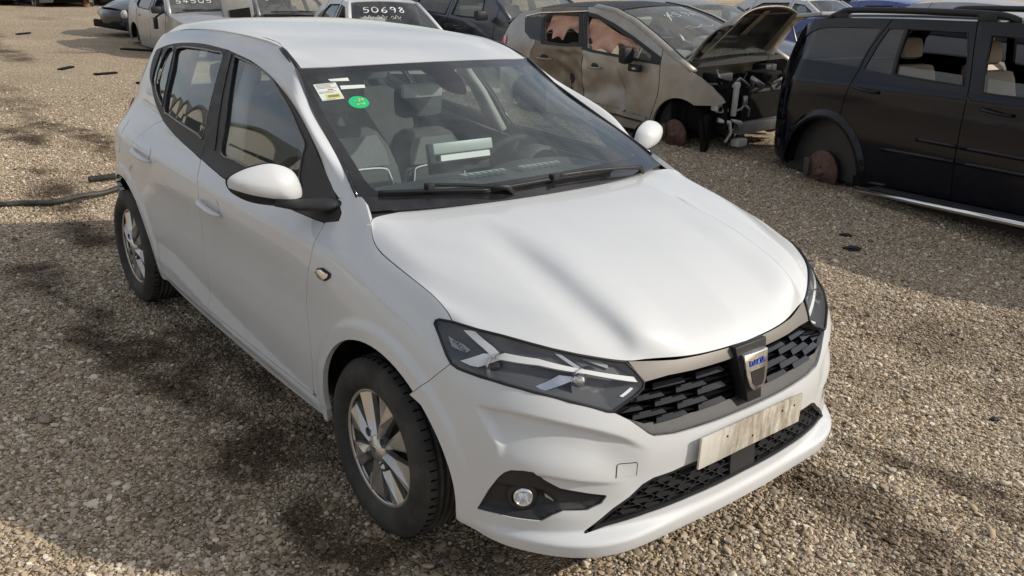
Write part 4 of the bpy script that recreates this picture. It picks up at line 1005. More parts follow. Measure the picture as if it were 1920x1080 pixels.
    outline = half+[(-t, z) for t, z in half[::-1][1:]]+[(-t, z) for t, z in archt]+[(-t, z) for t, z in lipb]+[p for p in lipb[::-1][1:]]+archt[::-1]
    lg = TR['low_grille']; lgt = lg[:7]+[(.30, .438), (.15, .444), (0, .446)]
    lgb = [(.625, .290), (.56, .300), (.42, .312), (.25, .318), (0, .320)]
    lgpoly = lgt+[(-t, z) for t, z in lgt[::-1][1:]]+[(-t, z) for t, z in lgb]+lgb[::-1][1:]
    bp = panel('front_bumper', outline, Fb, PW, car, .0072, holes=[lgpoly, TR['fog'], mt(TR['fog'])], thick=.022, gap=.001, ctr=(0, 0, .5), e=4e-3)
    tw = TR['tow']; panel('tow_cover', tw, Fb, PW, bp, .02, thick=.003, gap=.001, offset=.0012, ctr=(0, 0, .5))
    tp = [tuple(p) for p in Fb(np.array([t for t, z in tw]), np.array([z for t, z in tw]))]
    MB().tube([(p[0]+.0006, p[1], p[2]) for p in tp], .0013, 5, cap=False).build('tow_cover_gap', 'dark_void', bp)
    # lower grille
    lgr = panel('lower_grille', lgpoly, Fb, 'dark_void', car, .04, thick=0, gap=-.006, offset=-.05, ctr=(0, 0, .5))
    hx = MB(); W_, H_ = .086, .030
    def q3(t, z, off):
        uv = np.array([[t, z]]); p, n = surf_pn(Fb, uv); n = n[0] if n[0][0] > 0 else -n[0]; return p[0]+n*off
    lg_in = inset(lgpoly, .004)
    for r_ in range(-1, 7):
        for c_ in range(-10, 11):
            tc = c_*W_+(r_ % 2)*W_/2; zc = .300+r_*H_*.80+.012+.0*tc
            pts = [(tc-W_*.50, zc), (tc-W_*.30, zc+H_*.40), (tc+W_*.30, zc+H_*.40), (tc+W_*.50, zc), (tc+W_*.30, zc-H_*.40), (tc-W_*.30, zc-H_*.40)]
            if abs(tc) < .065 and .31 < zc < .40: continue
            ins = inside(np.array(pts), lg_in)
            if not ins.all():
                if not ins.any(): continue
                pts = [p if i else tuple(np.array(p)+(np.array((tc, zc))-np.array(p))*0) for p, i in zip(pts, ins)]
                if ins.sum() < 3: continue
                k_ = [p for p, i in zip(pts, ins) if i]; pts = k_
            n_ = len(pts); cc = np.mean(pts, 0)
            A = [q3(t, z, -.010) for t, z in pts]; B = [q3(cc[0]+(t-cc[0])*.90, cc[1]+(z-cc[1])*.80, -.010) for t, z in pts]; Dp = [q3(cc[0]+(t-cc[0])*.90, cc[1]+(z-cc[1])*.80, -.045) for t, z in pts]
            hx.add(A+B+Dp, [(i, (i+1) % n_, n_+(i+1) % n_, n_+i) for i in range(n_)]+[(n_+i, n_+(i+1) % n_, 2*n_+(i+1) % n_, 2*n_+i) for i in range(n_)])
            if n_ == 6:    # sloping blade across the lower half of each cell
                L1 = [q3(tc-W_*.45, zc-.001, -.040), q3(tc-W_*.27, zc-H_*.33, -.012), q3(tc+W_*.27, zc-H_*.33, -.012), q3(tc+W_*.45, zc-.001, -.040)]
                hx.add(L1, [(0, 1, 2, 3)])
    o = hx.build('grille_mesh', 'plastic_black', lgr)
    lgi = panel('grille_surround', lgpoly, Fb, 'satin_black', lgr, .02, holes=[inset(lgpoly, .010)], thick=.03, gap=-.002, offset=-.004, ctr=(0, 0, .5))
    panel('blank_square', [(.062, .400), (-.064, .402), (-.064, .322), (.062, .320)], Fb, 'plastic_black', lgr, .03, thick=.02, offset=-.006, gap=0, ctr=(0, 0, .5))
    # upper grille
    bb = TR['bar_bottom'][:4]; bbc = [bb[0], (.34, .728), (.246, .727), (.12, .729), (0, .731)]
    gin = [(.585, .668), (.55, .655), (.50, .628), (.44, .602), (.37, .590), (.2, .588), (0, .588)]
    hdr = [TR['head'][i] for i in range(11, 17)]
    gpoly_r = [(.422, .722)]+[TR['head'][12], TR['head'][13], TR['head'][14], TR['head'][15]]+glc[1:]
    gall = gpoly_r+[(-t, z) for t, z in gpoly_r[::-1][1:]]+[(-t, z) for t, z in bbc]+bbc[::-1][1:]
    gr = panel('grille', gall, Fb, 'dark_void', car, .03, thick=0, gap=-.008, offset=-.055, ctr=(0, 0, .5))
    bz = glc[1:]+[(-t, z) for t, z in glc[::-1][1:-1]]+[(-t, z) for t, z in gin]+gin[::-1][1:]
    def bezf(t, z):
        P = Fb(t, z); dd = edge_dist(np.stack([t, z], 1), glc[1:]+[(-t_, z_) for t_, z_ in glc[::-1][1:-1]]+[(-1, .9), (1, .9)]); P[..., 0] -= .007+.022*np.clip(dd/.04, 0, 1)**1.2; return P
    panel('grille_bezel', bz, bezf, 'plastic_black', gr, .007, thick=0, gap=-.004, ctr=(0, 0, .5))
    gi = inset(gall, .004)
    def bar(t0, t1, z0, z1, off0, off1, m, name='grille_bar', slant=.010, dep=.03):
        ts = np.linspace(t0, t1, max(3, int(abs(t1-t0)/.02)+1)); n_ = len(ts); V = []
        for k, (zz, of) in enumerate(((z0, off0), (z1, off1), (z1, off0-dep), (z0, off0-dep))):
            for i, t in enumerate(ts):
                sl = slant*(1-2*i/(n_-1)) if k in (0, 3) else 0
                V.append(q3(t+(-sl if True else 0), zz, of))
        Fc = []
        for i in range(n_-1):
            Fc += [(i, i+1, n_+i+1, n_+i), (n_+i, n_+i+1, 2*n_+i+1, 2*n_+i), (3*n_+i, 3*n_+i+1, i+1, i)]
        Fc += [(0, n_, 2*n_, 3*n_), (n_-1, 4*n_-1, 3*n_-1, 2*n_-1)]
        b = MB(); b.add(V, Fc); return b.build(name, m, gr)
    rows = [(.708, 0), (.684, 1), (.660, 0), (.636, 1), (.612, 0)]
    def lim(z): 
        ts = np.linspace(0, .62, 200); k = inside(np.stack([ts, 0*ts+z], 1), gi); return ts[k].max()-.006 if k.any() else 0
    for z, ph in rows:
        tm = lim(z)
        for sg in (1, -1):
            bar(sg*.05, sg*tm, z-.011, z-.006, -.034, -.026, 'satin_black', 'grille_slat', 0)
        P_ = .168
        for k in range(-5, 6):
            a = (k+.5*ph)*P_; w_ = .052
            t0, t1 = a-w_, a+w_
            for q0, q1 in ([(t0, t1)] if abs(a) > .10 else []):
                q0, q1 = max(q0, -tm), min(q1, tm)
                if q1-q0 < .03: continue
                bar(q0, q1, z-.009, z+.006, -.012, -.024, 'gloss_black')
    # trim bar above
    bt = [(.470, .778), (.42, .7735), (.30, .764), (.2, .7625), (0, .7635)]
    tb = bt+[(-t, z) for t, z in bt[::-1][1:]]+[(-t, z) for t, z in ([(.424, .720)]+bbc)]+bbc[::-1][1:]+[(.424, .720)]
    panel('grille_trim', bt+[(-t, z) for t, z in bt[::-1][1:]]+[(-t, z) for t, z in [(.428, .722)]+bbc[1:]]+bbc[::-1][1:-1]+[(.428, .722)], Fb, 'grey_metallic', gr, .014, thick=.02, gap=.001, offset=-.002, ctr=(0, 0, .5))
    # badge
    bx = .800
    def shield(w, h, top, k=1): return [(-w, top), (w, top), (w*.86, top-h*.55), (w*.62, top-h*.88), (w*.38, top-h), (-w*.38, top-h), (-w*.62, top-h*.88), (-w*.86, top-h*.55)]
    def wedge(name, poly, x_top, x_bot, dep, m, z0, par, bev=.0):
        b = MB(); zt = max(z for y, z in poly); zb = min(z for y, z in poly); n_ = len(poly)
        fx = lambda z: x_bot+(x_top-x_bot)*(z-zb)/(zt-zb)
        V = [(fx(z), y, z) for y, z in poly]+[(fx(z)-dep, y, z) for y, z in poly]
        b.add(V, [tuple(range(n_)), tuple(range(2*n_-1, n_-1, -1))]+[(i, i+n_, (i+1) % n_+n_, (i+1) % n_) for i in range(n_)]); return b.build(name, m, par, bevel=bev)
    wedge('badge_mount', [(-.078, .766), (.078, .766), (.066, .70), (.038, .625), (.034, .585), (-.034, .585), (-.038, .625), (-.066, .70)], .788, .830, .05, 'satin_black', 0, gr, .003)
    badge = wedge('badge', shield(.060, .116, .742), .812, .838, .02, 'chrome', 0, gr, .004)
    wedge('badge_field', [(-.036, .690), (.036, .690), (.027, .650), (.016, .638), (-.016, .638), (-.027, .650)], .8255, .8375, .004, 'satin_black', 0, badge, 0)
    nrm = Vector((.090, 0, .018)).normalized(); e1 = Vector((0, 1, 0)); e2 = nrm.cross(e1)
    pc = Vector((.8207, 0, .712)); mw = Matrix(((e1.x, e2.x, nrm.x, pc.x), (e1.y, e2.y, nrm.y, pc.y), (e1.z, e2.z, nrm.z, pc.z), (0, 0, 0, 1)))
    text_mesh('lettering', 'DACIA', .026, 'badge_blue', badge, mw, .0012, True)
    # number plate
    b = MB(); b.box((0, 0, 0), (.008, .520, .108)); np_ = b.build('number_plate', 'dirty_plate', car, (.838, 0, .482), bevel=.003)
    for y in (-.135, .0, .15, .215):
        h = MB(); h.lathe([(0, .0055), (.004, .005), (.0045, .002)], (0, y, .022 if y else -.02), axis='x', n=10); h.build('screw_hole', 'dark_void', np_)
    # ---------------- windscreen
    clear = TR['ws_clear']; full = [(.004, .0), (.5, -.0), (.996, .0), (.9965, .5), (.9965, .997), (.5, .997), (.0035, .997), (.0035, .5)]
    def uvs(S): return lambda u, v: S(np.asarray(u)*1.0, v)
    cl = cr(clear, 1)
    ws = panel('windscreen', cl, S_WS, 'windscreen_glass', car, .03, thick=0, gap=0, ctr=(-1.2, 0, .9), e=1e-3)
    panel('windscreen_border', full, S_WS, 'frit', ws, .02, holes=[cl], thick=.006, gap=0, ctr=(-1.2, 0, .9), e=1e-3)
    def stick(name, poly, m, off=.0012, k=1):
        return panel(name, poly, S_WS, m, ws, .012, thick=0, gap=0, offset=off, ctr=(-1.2, 0, .9), e=1e-3)
    pp = TR['ws_paper']; o = stick('paper_sticker', pp, 'paper'); o['label'] = 'white paper sticker with a yellow strip'
    lerp = lambda a, b, t: (a[0]+(b[0]-a[0])*t, a[1]+(b[1]-a[1])*t)
    def sub(poly, u0, u1, v0, v1):
        f = lambda u, v: lerp(lerp(poly[0], poly[1], u), lerp(poly[3], poly[2], u), v); return [f(u0, v0), f(u1, v0), f(u1, v1), f(u0, v1)]
    stick('paper_strip', sub(pp, .28, .92, .66, .92), 'paper_yellow', .002)
    stick('paper_strip', sub(pp, .50, .74, .36, .42), 'paper_red', .002)
    mat('ink_grey', (.22, .24, .26), .8)
    for v in (.05, .12, .20, .27, .48, .55, .95): stick('paper_line', sub(pp, .06 if v != .05 else .1, .55+.4*((v*37) % 1), v, v+.022), 'ink_grey', .002)
    for k in range(6): stick('paper_line', sub(pp, .36+k*.085, .42+k*.085, .72, .86), 'ink_grey', .0028)
    g = TR['ws_green']; gm = np.mean(g, 0); ga = (np.array(g).max(0)-np.array(g).min(0))/2; gel = [(gm[0]+ga[0]*1.0*math.cos(a), gm[1]+ga[1]*1.02*math.sin(a)) for a in np.linspace(0, 2*math.pi, 36, endpoint=False)]; stick('green_sticker', gel, 'sticker_green', .0015)['label'] = 'round green sticker with handwriting'
    gc = np.mean(g, 0); ed = 1e-3
    P0 = S_WS(np.array([gc[0]]), np.array([gc[1]]))[0]; Pu = S_WS(np.array([gc[0]+ed]), np.array([gc[1]]))[0]; Pv = S_WS(np.array([gc[0]]), np.array([gc[1]+ed]))[0]
    e1 = Vector(Pu-P0).normalized(); e2 = Vector(Pv-P0); e2 = (e2-e1*e2.dot(e1)).normalized(); n = e1.cross(e2)
    for txt, dy, dx, sz, sk in (('- 24', .012, 0, .024, .2), ('ort6', -.014, .004, .019, .3)):
        q = Vector(P0)+e2*dy+e1*dx+n*.003; mw = Matrix(((e1.x, e2.x, n.x, q.x), (e1.y, e2.y, n.y, q.y), (e1.z, e2.z, n.z, q.z), (0, 0, 0, 1)))
        text_mesh('handwriting', txt, sz, 'ink_yellow', ws, mw, .0003, shear=sk)
    bt_ = TR['ws_bits']; stick('label_remnant', bt_[:4], 'paper', .0012); stick('label_remnant', [bt_[4], bt_[5], bt_[6], bt_[7]], 'paper', .0012)
    # cowl, wipers
    def cowl(t, v):
        h = Hood(t, np.zeros_like(np.asarray(t, float))+.02); 
        w = S_WS(.5-.5*np.asarray(t)*.985, np.zeros_like(np.asarray(t, float))+.02); return h*(1-v)[..., None]*1+w*v[..., None]-np.array([0, 0, .012])-np.array([0, 0, .02])*(4*v*(1-v))[..., None]
    grid_panel('cowl_panel', cowl, 'plastic_black', car, 60, 8, -1, 1, 0, 1, thick=.01, ctr=(-.2, 0, .5))
    def wsp(uv, off):
        P, N = surf_pn(S_WS, np.array([uv], float), 1e-3); n_ = N[0] if N[0][2] > 0 else -N[0]; return tuple(P[0]+n_*off)
    for kb, ka in (('wiper1', 'wiper1arm'), ('wiper2', 'wiper2arm')):
        bl = MB(); pts = [wsp(p, .014) for p in cr(TR[kb], 8)]; bl.tube(pts, .0085, 8, flat=.8)
        pts2 = [wsp(p, .006) for p in cr(TR[kb], 8)]; bl.tube(pts2, .004, 6)
        wp = bl.build('wiper', 'satin_black', car)
        ar = MB(); a = TR[ka]; pa = [wsp(p, .028) for p in cr(a, 6)]
        pa[0] = wsp(a[0], .018); pa[-1] = wsp(a[-1], -.0); ar.tube(pa, [.0065]*(len(pa)-3)+[.009, .011, .011], 8); ar.build('wiper_arm', 'satin_black', wp)
        c = MB(); c.box(wsp(a[0], .022), (.03, .03, .022)); c.build('wiper_clip', 'satin_black', wp, bevel=.004)
    # ---------------- roof
    grid_panel('roof', Roof, PW, car, 60, 60, -1, 1, .0015, .965, thick=.014, ctr=(-1.8, 0, .8))
    # ---------------- cabin
    b = MB(); b.box((-1.55, 0, .27), (2.7, 1.50, .10)); b.build('cabin_floor', 'cabin_dark', car)
    b = MB(); b.box((-1.2, 0, .19), (3.4, 1.3, .06)); b.build('underbody', 'underseal', car)
    def headl(t, v): return Roof(t*.94, v*.96+.03)-np.array([0, 0, .035])
    grid_panel('headlining', headl, 'cabin_roof', car, 12, 12, -1, 1, 0, 1, thick=0, ctr=(-1.8, 0, 3))
    # dashboard: a cross-section swept over the width
    prof = [(-.16, 1.015), (-.32, 1.030), (-.50, 1.035), (-.64, 1.020), (-.76, .985), (-.80, .92), (-.78, .80), (-.68, .62), (-.54, .50), (-.20, .50)]
    prof = cr(prof, 4)
    ds = MB(); ys = np.linspace(-.70, .70, 41); V = []; Fc = []
    for y in ys:
        hump = .030*math.exp(-((y-.36)/.20)**4)
        for x, z in prof: V.append((x, y, z-.030*(abs(y)/.7)**3+(hump if (x < -.57 and z > .85) else 0)-.01*(z > .9)*(1 if abs(y) < .15 else .6)))
    m_ = len(prof)
    for i in range(len(ys)-1):
        for j in range(m_-1): Fc.append((i*m_+j, i*m_+j+1, (i+1)*m_+j+1, (i+1)*m_+j))
    ds.add(V, Fc, True); dash = ds.build('dashboard', 'dash', car)
    b = MB(); b.box((0, 0, 0), (.03, .30, .125)); b.build('centre_screen', 'gloss_black', dash, (-.715, -.05, 1.075), bevel=.006, rot=(0, R(-12), 0))
    b = MB(); b.box((-.695, -.05, 1.120), (.035, .30, .045), Matrix.Rotation(R(-15), 3, 'Y')); b.build('screen_shelf', 'trim_grey', dash, bevel=.005)
    b = MB(); b.box((-.680, -.04, 1.083), (.012, .25, .024), Matrix.Rotation(R(-15), 3, 'Y')); b.build('screen_strip', 'piping_white', dash)
    # solid teeth put in for the vent reflections at the foot of the screen
    for y0 in (-.165, .135):
        for k in range(7):
            tv = MB(); x0 = -.505; yy = y0+k*.0325
            tv.add([(x0-.045, yy, 1.044), (x0-.046, yy+.031, 1.044), (x0, yy+.0155, 1.044), (x0-.045, yy, 1.030), (x0-.046, yy+.031, 1.030), (x0, yy+.0155, 1.030)], [(0, 1, 2), (3, 5, 4), (0, 3, 4, 1), (1, 4, 5, 2), (2, 5, 3, 0)])
            tv.build('vent_reflection', 'trim_grey', dash)
    # instrument hood
    b = MB(); b.lathe([(.0, -.04), (.09, -.04), (.112, -.02), (.116, .05), (.10, .06)], n=20, axis='x', a0=0, a1=math.pi); b.build('instrument_hood', 'dash', dash, (-.74, .40, .965))
    # steering wheel
    sw = MB(); c = Vector((-.93, .38, .930)); ax = Vector((-.90, 0, .42)).normalized(); a1 = Vector((0, 1, 0)); a2 = ax.cross(a1)
    pts = [tuple(c+a1*.178*math.cos(t)+a2*.178*math.sin(t)) for t in np.linspace(0, 2*math.pi, 40)]; sw.tube(pts, .0155, 10, cap=False)
    for t in (0, math.pi, -math.pi/2): sw.tube([tuple(c-ax*.02), tuple(c+a1*.165*math.cos(t)+a2*.165*math.sin(t)*1.0)], .016, 8)
    sw.tube([tuple(c-ax*.03), tuple(c+ax*.012)], .065, 20); sw.tube([tuple(c-ax*.02), tuple(c-ax*.22)], .03, 12)
    sw.build('steering_wheel', 'cabin_dark', car)
    # seats
    def seat(y, x, label=None, rear=False, dz=0):
        sx = x
        def bd(pts_w, zc): return pts_w
        cush = MB(); cush.box((sx+.22, y, .53), (.52, .50, .16)); st = cush.build('seat', 'seat_cloth', car, bevel=.05)
        # backrest: loft of rounded sections
        secs = []
        for h, w, dth in ((0, .22, .075), (.12, .24, .085), (.30, .245, .085), (.44, .235, .075), (.54, .205, .065), (.60, .165, .055), (.625, .12, .04)):
            cx = sx-.02-.30*h; cz = .55+h*.96
            sec = []
            for a in np.linspace(0, 2*math.pi, 24, endpoint=False):
                ca, sa = math.cos(a), math.sin(a); sec.append((cx+dth*np.sign(ca)*abs(ca)**.6, y+w*np.sign(sa)*abs(sa)**.6, cz))
            secs.append(sec)
        bk = MB(); V = [p for s_ in secs for p in s_]; n_ = 24
        Fc = [(i*n_+k, i*n_+(k+1) % n_, (i+1)*n_+(k+1) % n_, (i+1)*n_+k) for i in range(len(secs)-1) for k in range(n_)]+[tuple(range(len(secs)*n_-n_, len(secs)*n_))]
        bk.add(V, Fc, True); bk.build('backrest', 'seat_cloth', st)
        if not rear:
            ins = MB(); pp_ = []
            for h, w in ((.06, .15), (.30, .165), (.42, .15), (.46, .11)): pp_.append((sx-.02-.30*h+.092, w, .55+h*.96))
            Vv = [(x_+.003, y-w_, z_) for x_, w_, z_ in pp_]+[(x_+.003, y+w_, z_) for x_, w_, z_ in pp_]
            ins.add(Vv, [(i, i+1, i+5, i+4) for i in range(3)]); ins.build('seat_insert', 'seat_cloth', st)
            arc = cr([(x_+.006, y-w_, z_) for x_, w_, z_ in pp_]+[(x_+.006, y+w_, z_) for x_, w_, z_ in pp_[::-1]], 5)
            MB().tube(arc, .0045, 6).build('piping', 'piping_white', st)
            gr_ = MB(); q = [(sx-.02-.30*h+.088-.05*max(0, h-.5), w, .55+h*.96) for h, w in ((.47, .16), (.54, .15), (.60, .12))]
            gr_.add([(x_+.004, y-w_, z_) for x_, w_, z_ in q]+[(x_+.004, y+w_, z_) for x_, w_, z_ in q], [(0, 1, 4, 3), (1, 2, 5, 4)]); gr_.build('seat_panel', 'seat_grey', st)
        hr = MB(); hx_ = sx-.02-.30*.76; hr.box((hx_, y, 1.29 if not rear else 1.25), (.10, .26, .17 if not rear else .13)); hr.build('headrest', 'seat_cloth', st, bevel=.045)
        for ob_ in [st]: ob_.location = (0, 0, dz)
        return st
    seat(-.37, -.93); seat(.33, -1.36, dz=-.13)
    seat(-.38, -1.98, rear=True); seat(.0, -1.98, rear=True); seat(.38, -1.98, rear=True)
    # pale inside of the pillar on the driver's side, door linings
    for sg in (-1, 1):
        MB().tube([(-1.42, sg*.745, 1.0), (-1.50, sg*.665, 1.20), (-1.58, sg*.545, 1.39)], [.05, .04, .04], 8, flat=.5).build('pillar_lining', 'cabin_roof', car)
        b = MB(); b.box((-1.30, sg*.765, .67), (1.9, .04, .54)); b.build('door_lining', 'cabin_dark', car)
        MB().tube([(-2.45, sg*.68, 1.02), (-2.55, sg*.58, 1.2), (-2.6, sg*.48, 1.38)], [.10, .09, .08], 8, flat=.4).build('pillar_lining', 'cabin_dark', car)
    # inside mirror and its foot, sun visor
    b = MB(); b.box((-.955, -.075, 1.318), (.03, .20, .062)); b.build('inside_mirror', 'trim_grey', car, bevel=.014)
    b = MB(); b.box((-.90, -.0, 1.372), (.05, .08, .05)); b.build('mirror_foot', 'satin_black', car, bevel=.01)
    b = MB(); b.box((-2.75, 0, 1.0), (.5, 1.3, .02)); b.build('parcel_shelf', 'cabin_dark', car)
    return car
build_white()
# ------------------------------------------------------------------ the other cars of the yard
mat('paint_black', (.002, .0028, .0085), .12, 0, .12, .1, 4, dust=((.09, .08, .075), .04, 5, .42), spec=.25)
mat('paint_beige', (.34, .325, .30), .36, .35, .6, .06, 5, dust=((.27, .205, .14), .75, 2.2, .40))
mat('paint_mud', (.22, .175, .125), .58, .1, .1, .15, 6)
mat('paint_silver', (.40, .41, .43), .38, .4, .5, .05, 5, dust=((.36, .30, .23), .45, 3, .45))
mat('paint_navy', (.018, .024, .045), .28, .2, .8, .1, 5, dust=((.15, .14, .13), .45, 3, .42))
mat('paint_offwhite', (.66, .67, .68), .38, 0, .5, .03, 5, dust=((.42, .37, .30), .25, 4, .45))
mat('paint_blue', (.03, .06, .26), .35, 0, .6, .08, 5, dust=((.2, .2, .2), .4, 4, .45))
mat('paint_grey', (.17, .175, .18), .40, .2, .4, .08, 5, dust=((.30, .27, .22), .55, 3, .42))
mat('roof_pale', (.40, .41, .43), .55, 0, .1, .1, 6)
glass('dusty_glass', (.66, .70, .68), .8, .30, (.36, .37, .35))
glass('tint_glass', (.30, .31, .33), .8, .02, (.2, .2, .2))
glass('dark_glass', (.07, .07, .085), .8, .03, (.2, .2, .22))
glass('clear_glass', (.74, .78, .77), .9, .06, (.4, .42, .42))
mat('leather_beige', (.46, .38, .29), .55, var=.08, bmp=.15, bscale=60)
mat('leather_dark', (.03, .028, .03), .5)
mat('airbag_pink', (.56, .33, .24), .85, var=.18, vscale=7, bmp=.3, bscale=40)
mat('airbag_white', (.62, .63, .58), .85, var=.10, vscale=7)
mat('chalk', (.80, .80, .78), .9)
mat('bare_metal', (.42, .42, .43), .42, .6, var=.25, vscale=20)
mat('oily_black', (.008, .0075, .007), .7, spec=.12, var=.5, vscale=12)
mat('hood_liner', (.030, .029, .027), .85, var=.6, vscale=9, bmp=.5, bscale=30)
mat('lamp_housing_grey', (.55, .55, .54), .4, .2, var=.2)
mat('red_lens', (.50, .015, .02), .2, coat=.8)
mat('brass_pipe', (.32, .26, .17), .5, .5)
mat('wood_brown', (.20, .095, .05), .7, var=.3)
DIGITS = {'0': [[(.5, 1), (.15, .8), (.1, .3), (.45, 0), (.85, .25), (.85, .75), (.5, 1)]], '4': [[(.6, 1), (.1, .35), (.95, .40)], [(.65, .65), (.6, 0)]],
 '5': [[(.9, .98), (.25, .95), (.2, .55), (.65, .6), (.85, .3), (.5, .02), (.1, .12)]], '6': [[(.8, 1), (.3, .65), (.15, .25), (.5, 0), (.85, .25), (.55, .5), (.2, .35)]],
 '9': [[(.85, .7), (.5, .5), (.2, .75), (.5, 1), (.85, .85), (.8, .4), (.6, 0)]], '8': [[(.8, .85), (.45, 1), (.25, .78), (.75, .35), (.5, 0), (.15, .25), (.8, .85)]],
 'D': [[(.1, .95), (.55, .95), (.85, .5), (.5, .02), (.1, .05)]], 'S': [[(.85, .95), (.4, .95), (.25, .65), (.8, .45), (.7, .08), (.15, .05)]], '~': [[(0, .3), (.2, .7), (.4, .2), (.6, .8), (.8, .3), (1, .6)], [(.1, .1), (.5, .4), (.9, .0)]]}
def scribble(parent, S, txt, u0, v0, du, dv, width=.012, off=.006, gap=1.25, slant=.1, name='chalk_number'):
    b = MB(); r = np.random.default_rng(len(txt)+int(u0*97))
    for i, ch in enumerate(txt):
        for st in DIGITS.get(ch, []):
            p = [(u0+(i*gap+x+slant*y)*du, v0+(y+r.normal(0, .03)+.03*math.sin(i*2))*dv) for x, y in cr(st, 4)]
            P, N = surf_pn(S, np.array(p), 1e-3); N = np.where(N[:, [2]] < 0, -N, N)
            b.tube([tuple(q) for q in P+N*off], width/2, 5, flat=.3)
    return b.build(name, 'chalk', parent)
def side_surface(W, belt, slope, xr, xf, kr=.30, kf=.25, dent=None):
    def f(x, z):
        x = np.asarray(x, float); z = np.asarray(z, float)
        y = W-.03*np.clip((.55-z)/.35, 0, 1)**2-.035*np.clip((z-.62)/max(belt-.62, .1), 0, 1)**2
        y = y-slope*np.clip(z-belt, 0, 2)-.10*np.clip(z-belt, 0, 2)**2
        y = y-kr*np.clip((xr-x)/.6, 0, 2)**2-kf*np.clip((x-xf)/.7, 0, 2)**2
        if dent is not None: y = y-dent(x, z)
        return np.stack([x, y, z+0*x], -1)
    return f
def tri_constrained(outline, holes, seams, step):
    loops = [densify(outline, step)]+[densify(h, step) for h in holes]
    sl = []
    for s in seams:
        s = np.asarray(s, float); o = []
        for a, b in zip(s[:-1], s[1:]):
            k = max(1, int(round(np.hypot(*(b-a))/step))); o += [a+(b-a)*j/k for j in range(k)]
        sl.append(np.array(o+[s[-1]]))
    lo = loops[0].min(0); hi = loops[0].max(0); gx = np.arange(lo[0], hi[0], step); gy = np.arange(lo[1], hi[1], step*.866)
    X, Y = np.meshgrid(gx, gy); X = X+(np.arange(len(gy)) % 2)[:, None]*step*.5; G = np.stack([X.ravel(), Y.ravel()], 1)
    G = G[inside(G, loops[0])]
    for l in loops: G = G[edge_dist(G, l) > .45*step]
    for s in sl: G = G[np.min(np.hypot(G[:, None, 0]-s[None, :, 0], G[:, None, 1]-s[None, :, 1]), 1) > .5*step]
    V = []; E = []
    for l in loops:
        b = len(V); V += list(l); E += [(b+i, b+(i+1) % len(l)) for i in range(len(l))]
    for s in sl:
        b = len(V); V += list(s); E += [(b+i, b+i+1) for i in range(len(s)-1)]
    V += list(G)
    vo, eo, fo, _, _, _ = geometry.delaunay_2d_cdt([Vector(v) for v in V], E, [], 0, 1e-6)
    vo = np.array([tuple(v) for v in vo]); fo = np.array([f for f in fo if len(f) == 3]); c = vo[fo].mean(1)
    k = inside(c, loops[0])
    for h in loops[1:]: k &= ~inside(c, h)
    return vo, fo[k]
def root_at(name, label, cat, pose, group=None):
    o = empty(name, (pose[0], pose[1], pose[3]), 0, label, cat, group)
    o.rotation_mode = 'YXZ'; o.rotation_euler = (pose[5], pose[4], pose[2]); o.scale = (pose[6],)*3
    return o
def side_parts(root, sf, outline, holes, seams, names, m, step=.05, both_sides=True, gaps=True, sides=(True, False)):
    """splits the flank of a car at its door seams; returns {(name, right): object}"""
    V, T = tri_constrained(outline, holes, seams, step); P, N = surf_pn(sf, V)
    c = V[T].mean(1); idx = np.zeros(len(c), int)
    for s in seams:
        s = np.array(sorted(map(tuple, s), key=lambda q: q[1])); idx += (c[:, 0] < np.interp(c[:, 1], s[:, 1], s[:, 0])).astype(int)
    out = {}
    for right in sides:
        for i, nm in enumerate(names):
            t = T[idx == i]
            if not len(t): continue
            u, inv = np.unique(t.ravel(), return_inverse=True)
            out[(nm, right)] = finish_surface(nm, P[u], N[u], inv.reshape(-1, 3), m[nm] if isinstance(m, dict) else m, root, .03, right, (0, 0, .6))
        if gaps:
            for i, s in enumerate(seams):
                q = sf(np.array([a for a, b in cr(s, 3)]), np.array([b for a, b in cr(s, 3)])); sg = -1 if right else 1
                ow = out.get((names[i+1], right)) or root
                MB().tube([(x, sg*(y+.0005), z) for x, y, z in q], .0035, 5).build('door_gap', 'dark_void', ow)
    return out
def strip(name, root, sf, pts, m, crown=.05, bow=.0, n=10, narrow=.0, thick=.02, tilt=(0, 1), ret=False):
    """surface spanning the car between its two flanks along the outline points pts"""
    pts = cr(pts, 4) if len(pts) > 2 else pts
    E = sf(np.array([p[0] for p in pts]), np.array([p[1] for p in pts])); E[:, 1] -= narrow
    C_ = E.copy(); C_[:, 1] = 0; C_[:, 0] += bow; C_[:, 2] += crown
    M = .45*C_+.55*E; M[:, 1] = E[:, 1]*.60; M[:, 0] = E[:, 0]+bow*.66; M[:, 2] = E[:, 2]+crown*.68
    mir = lambda A: [tuple(p) for p in A*np.array([1, -1, 1])]
    S = loft([mir(E), mir(M), [tuple(p) for p in C_], [tuple(p) for p in M], [tuple(p) for p in E]], [0, .22, .5, .78, 1])
    k = max(4, len(pts))
    o = grid_panel(name, S, m, root, n*2, k, 0, 1, 0, 1, thick, ctr=(0, 0, .5))
    return (o, S)
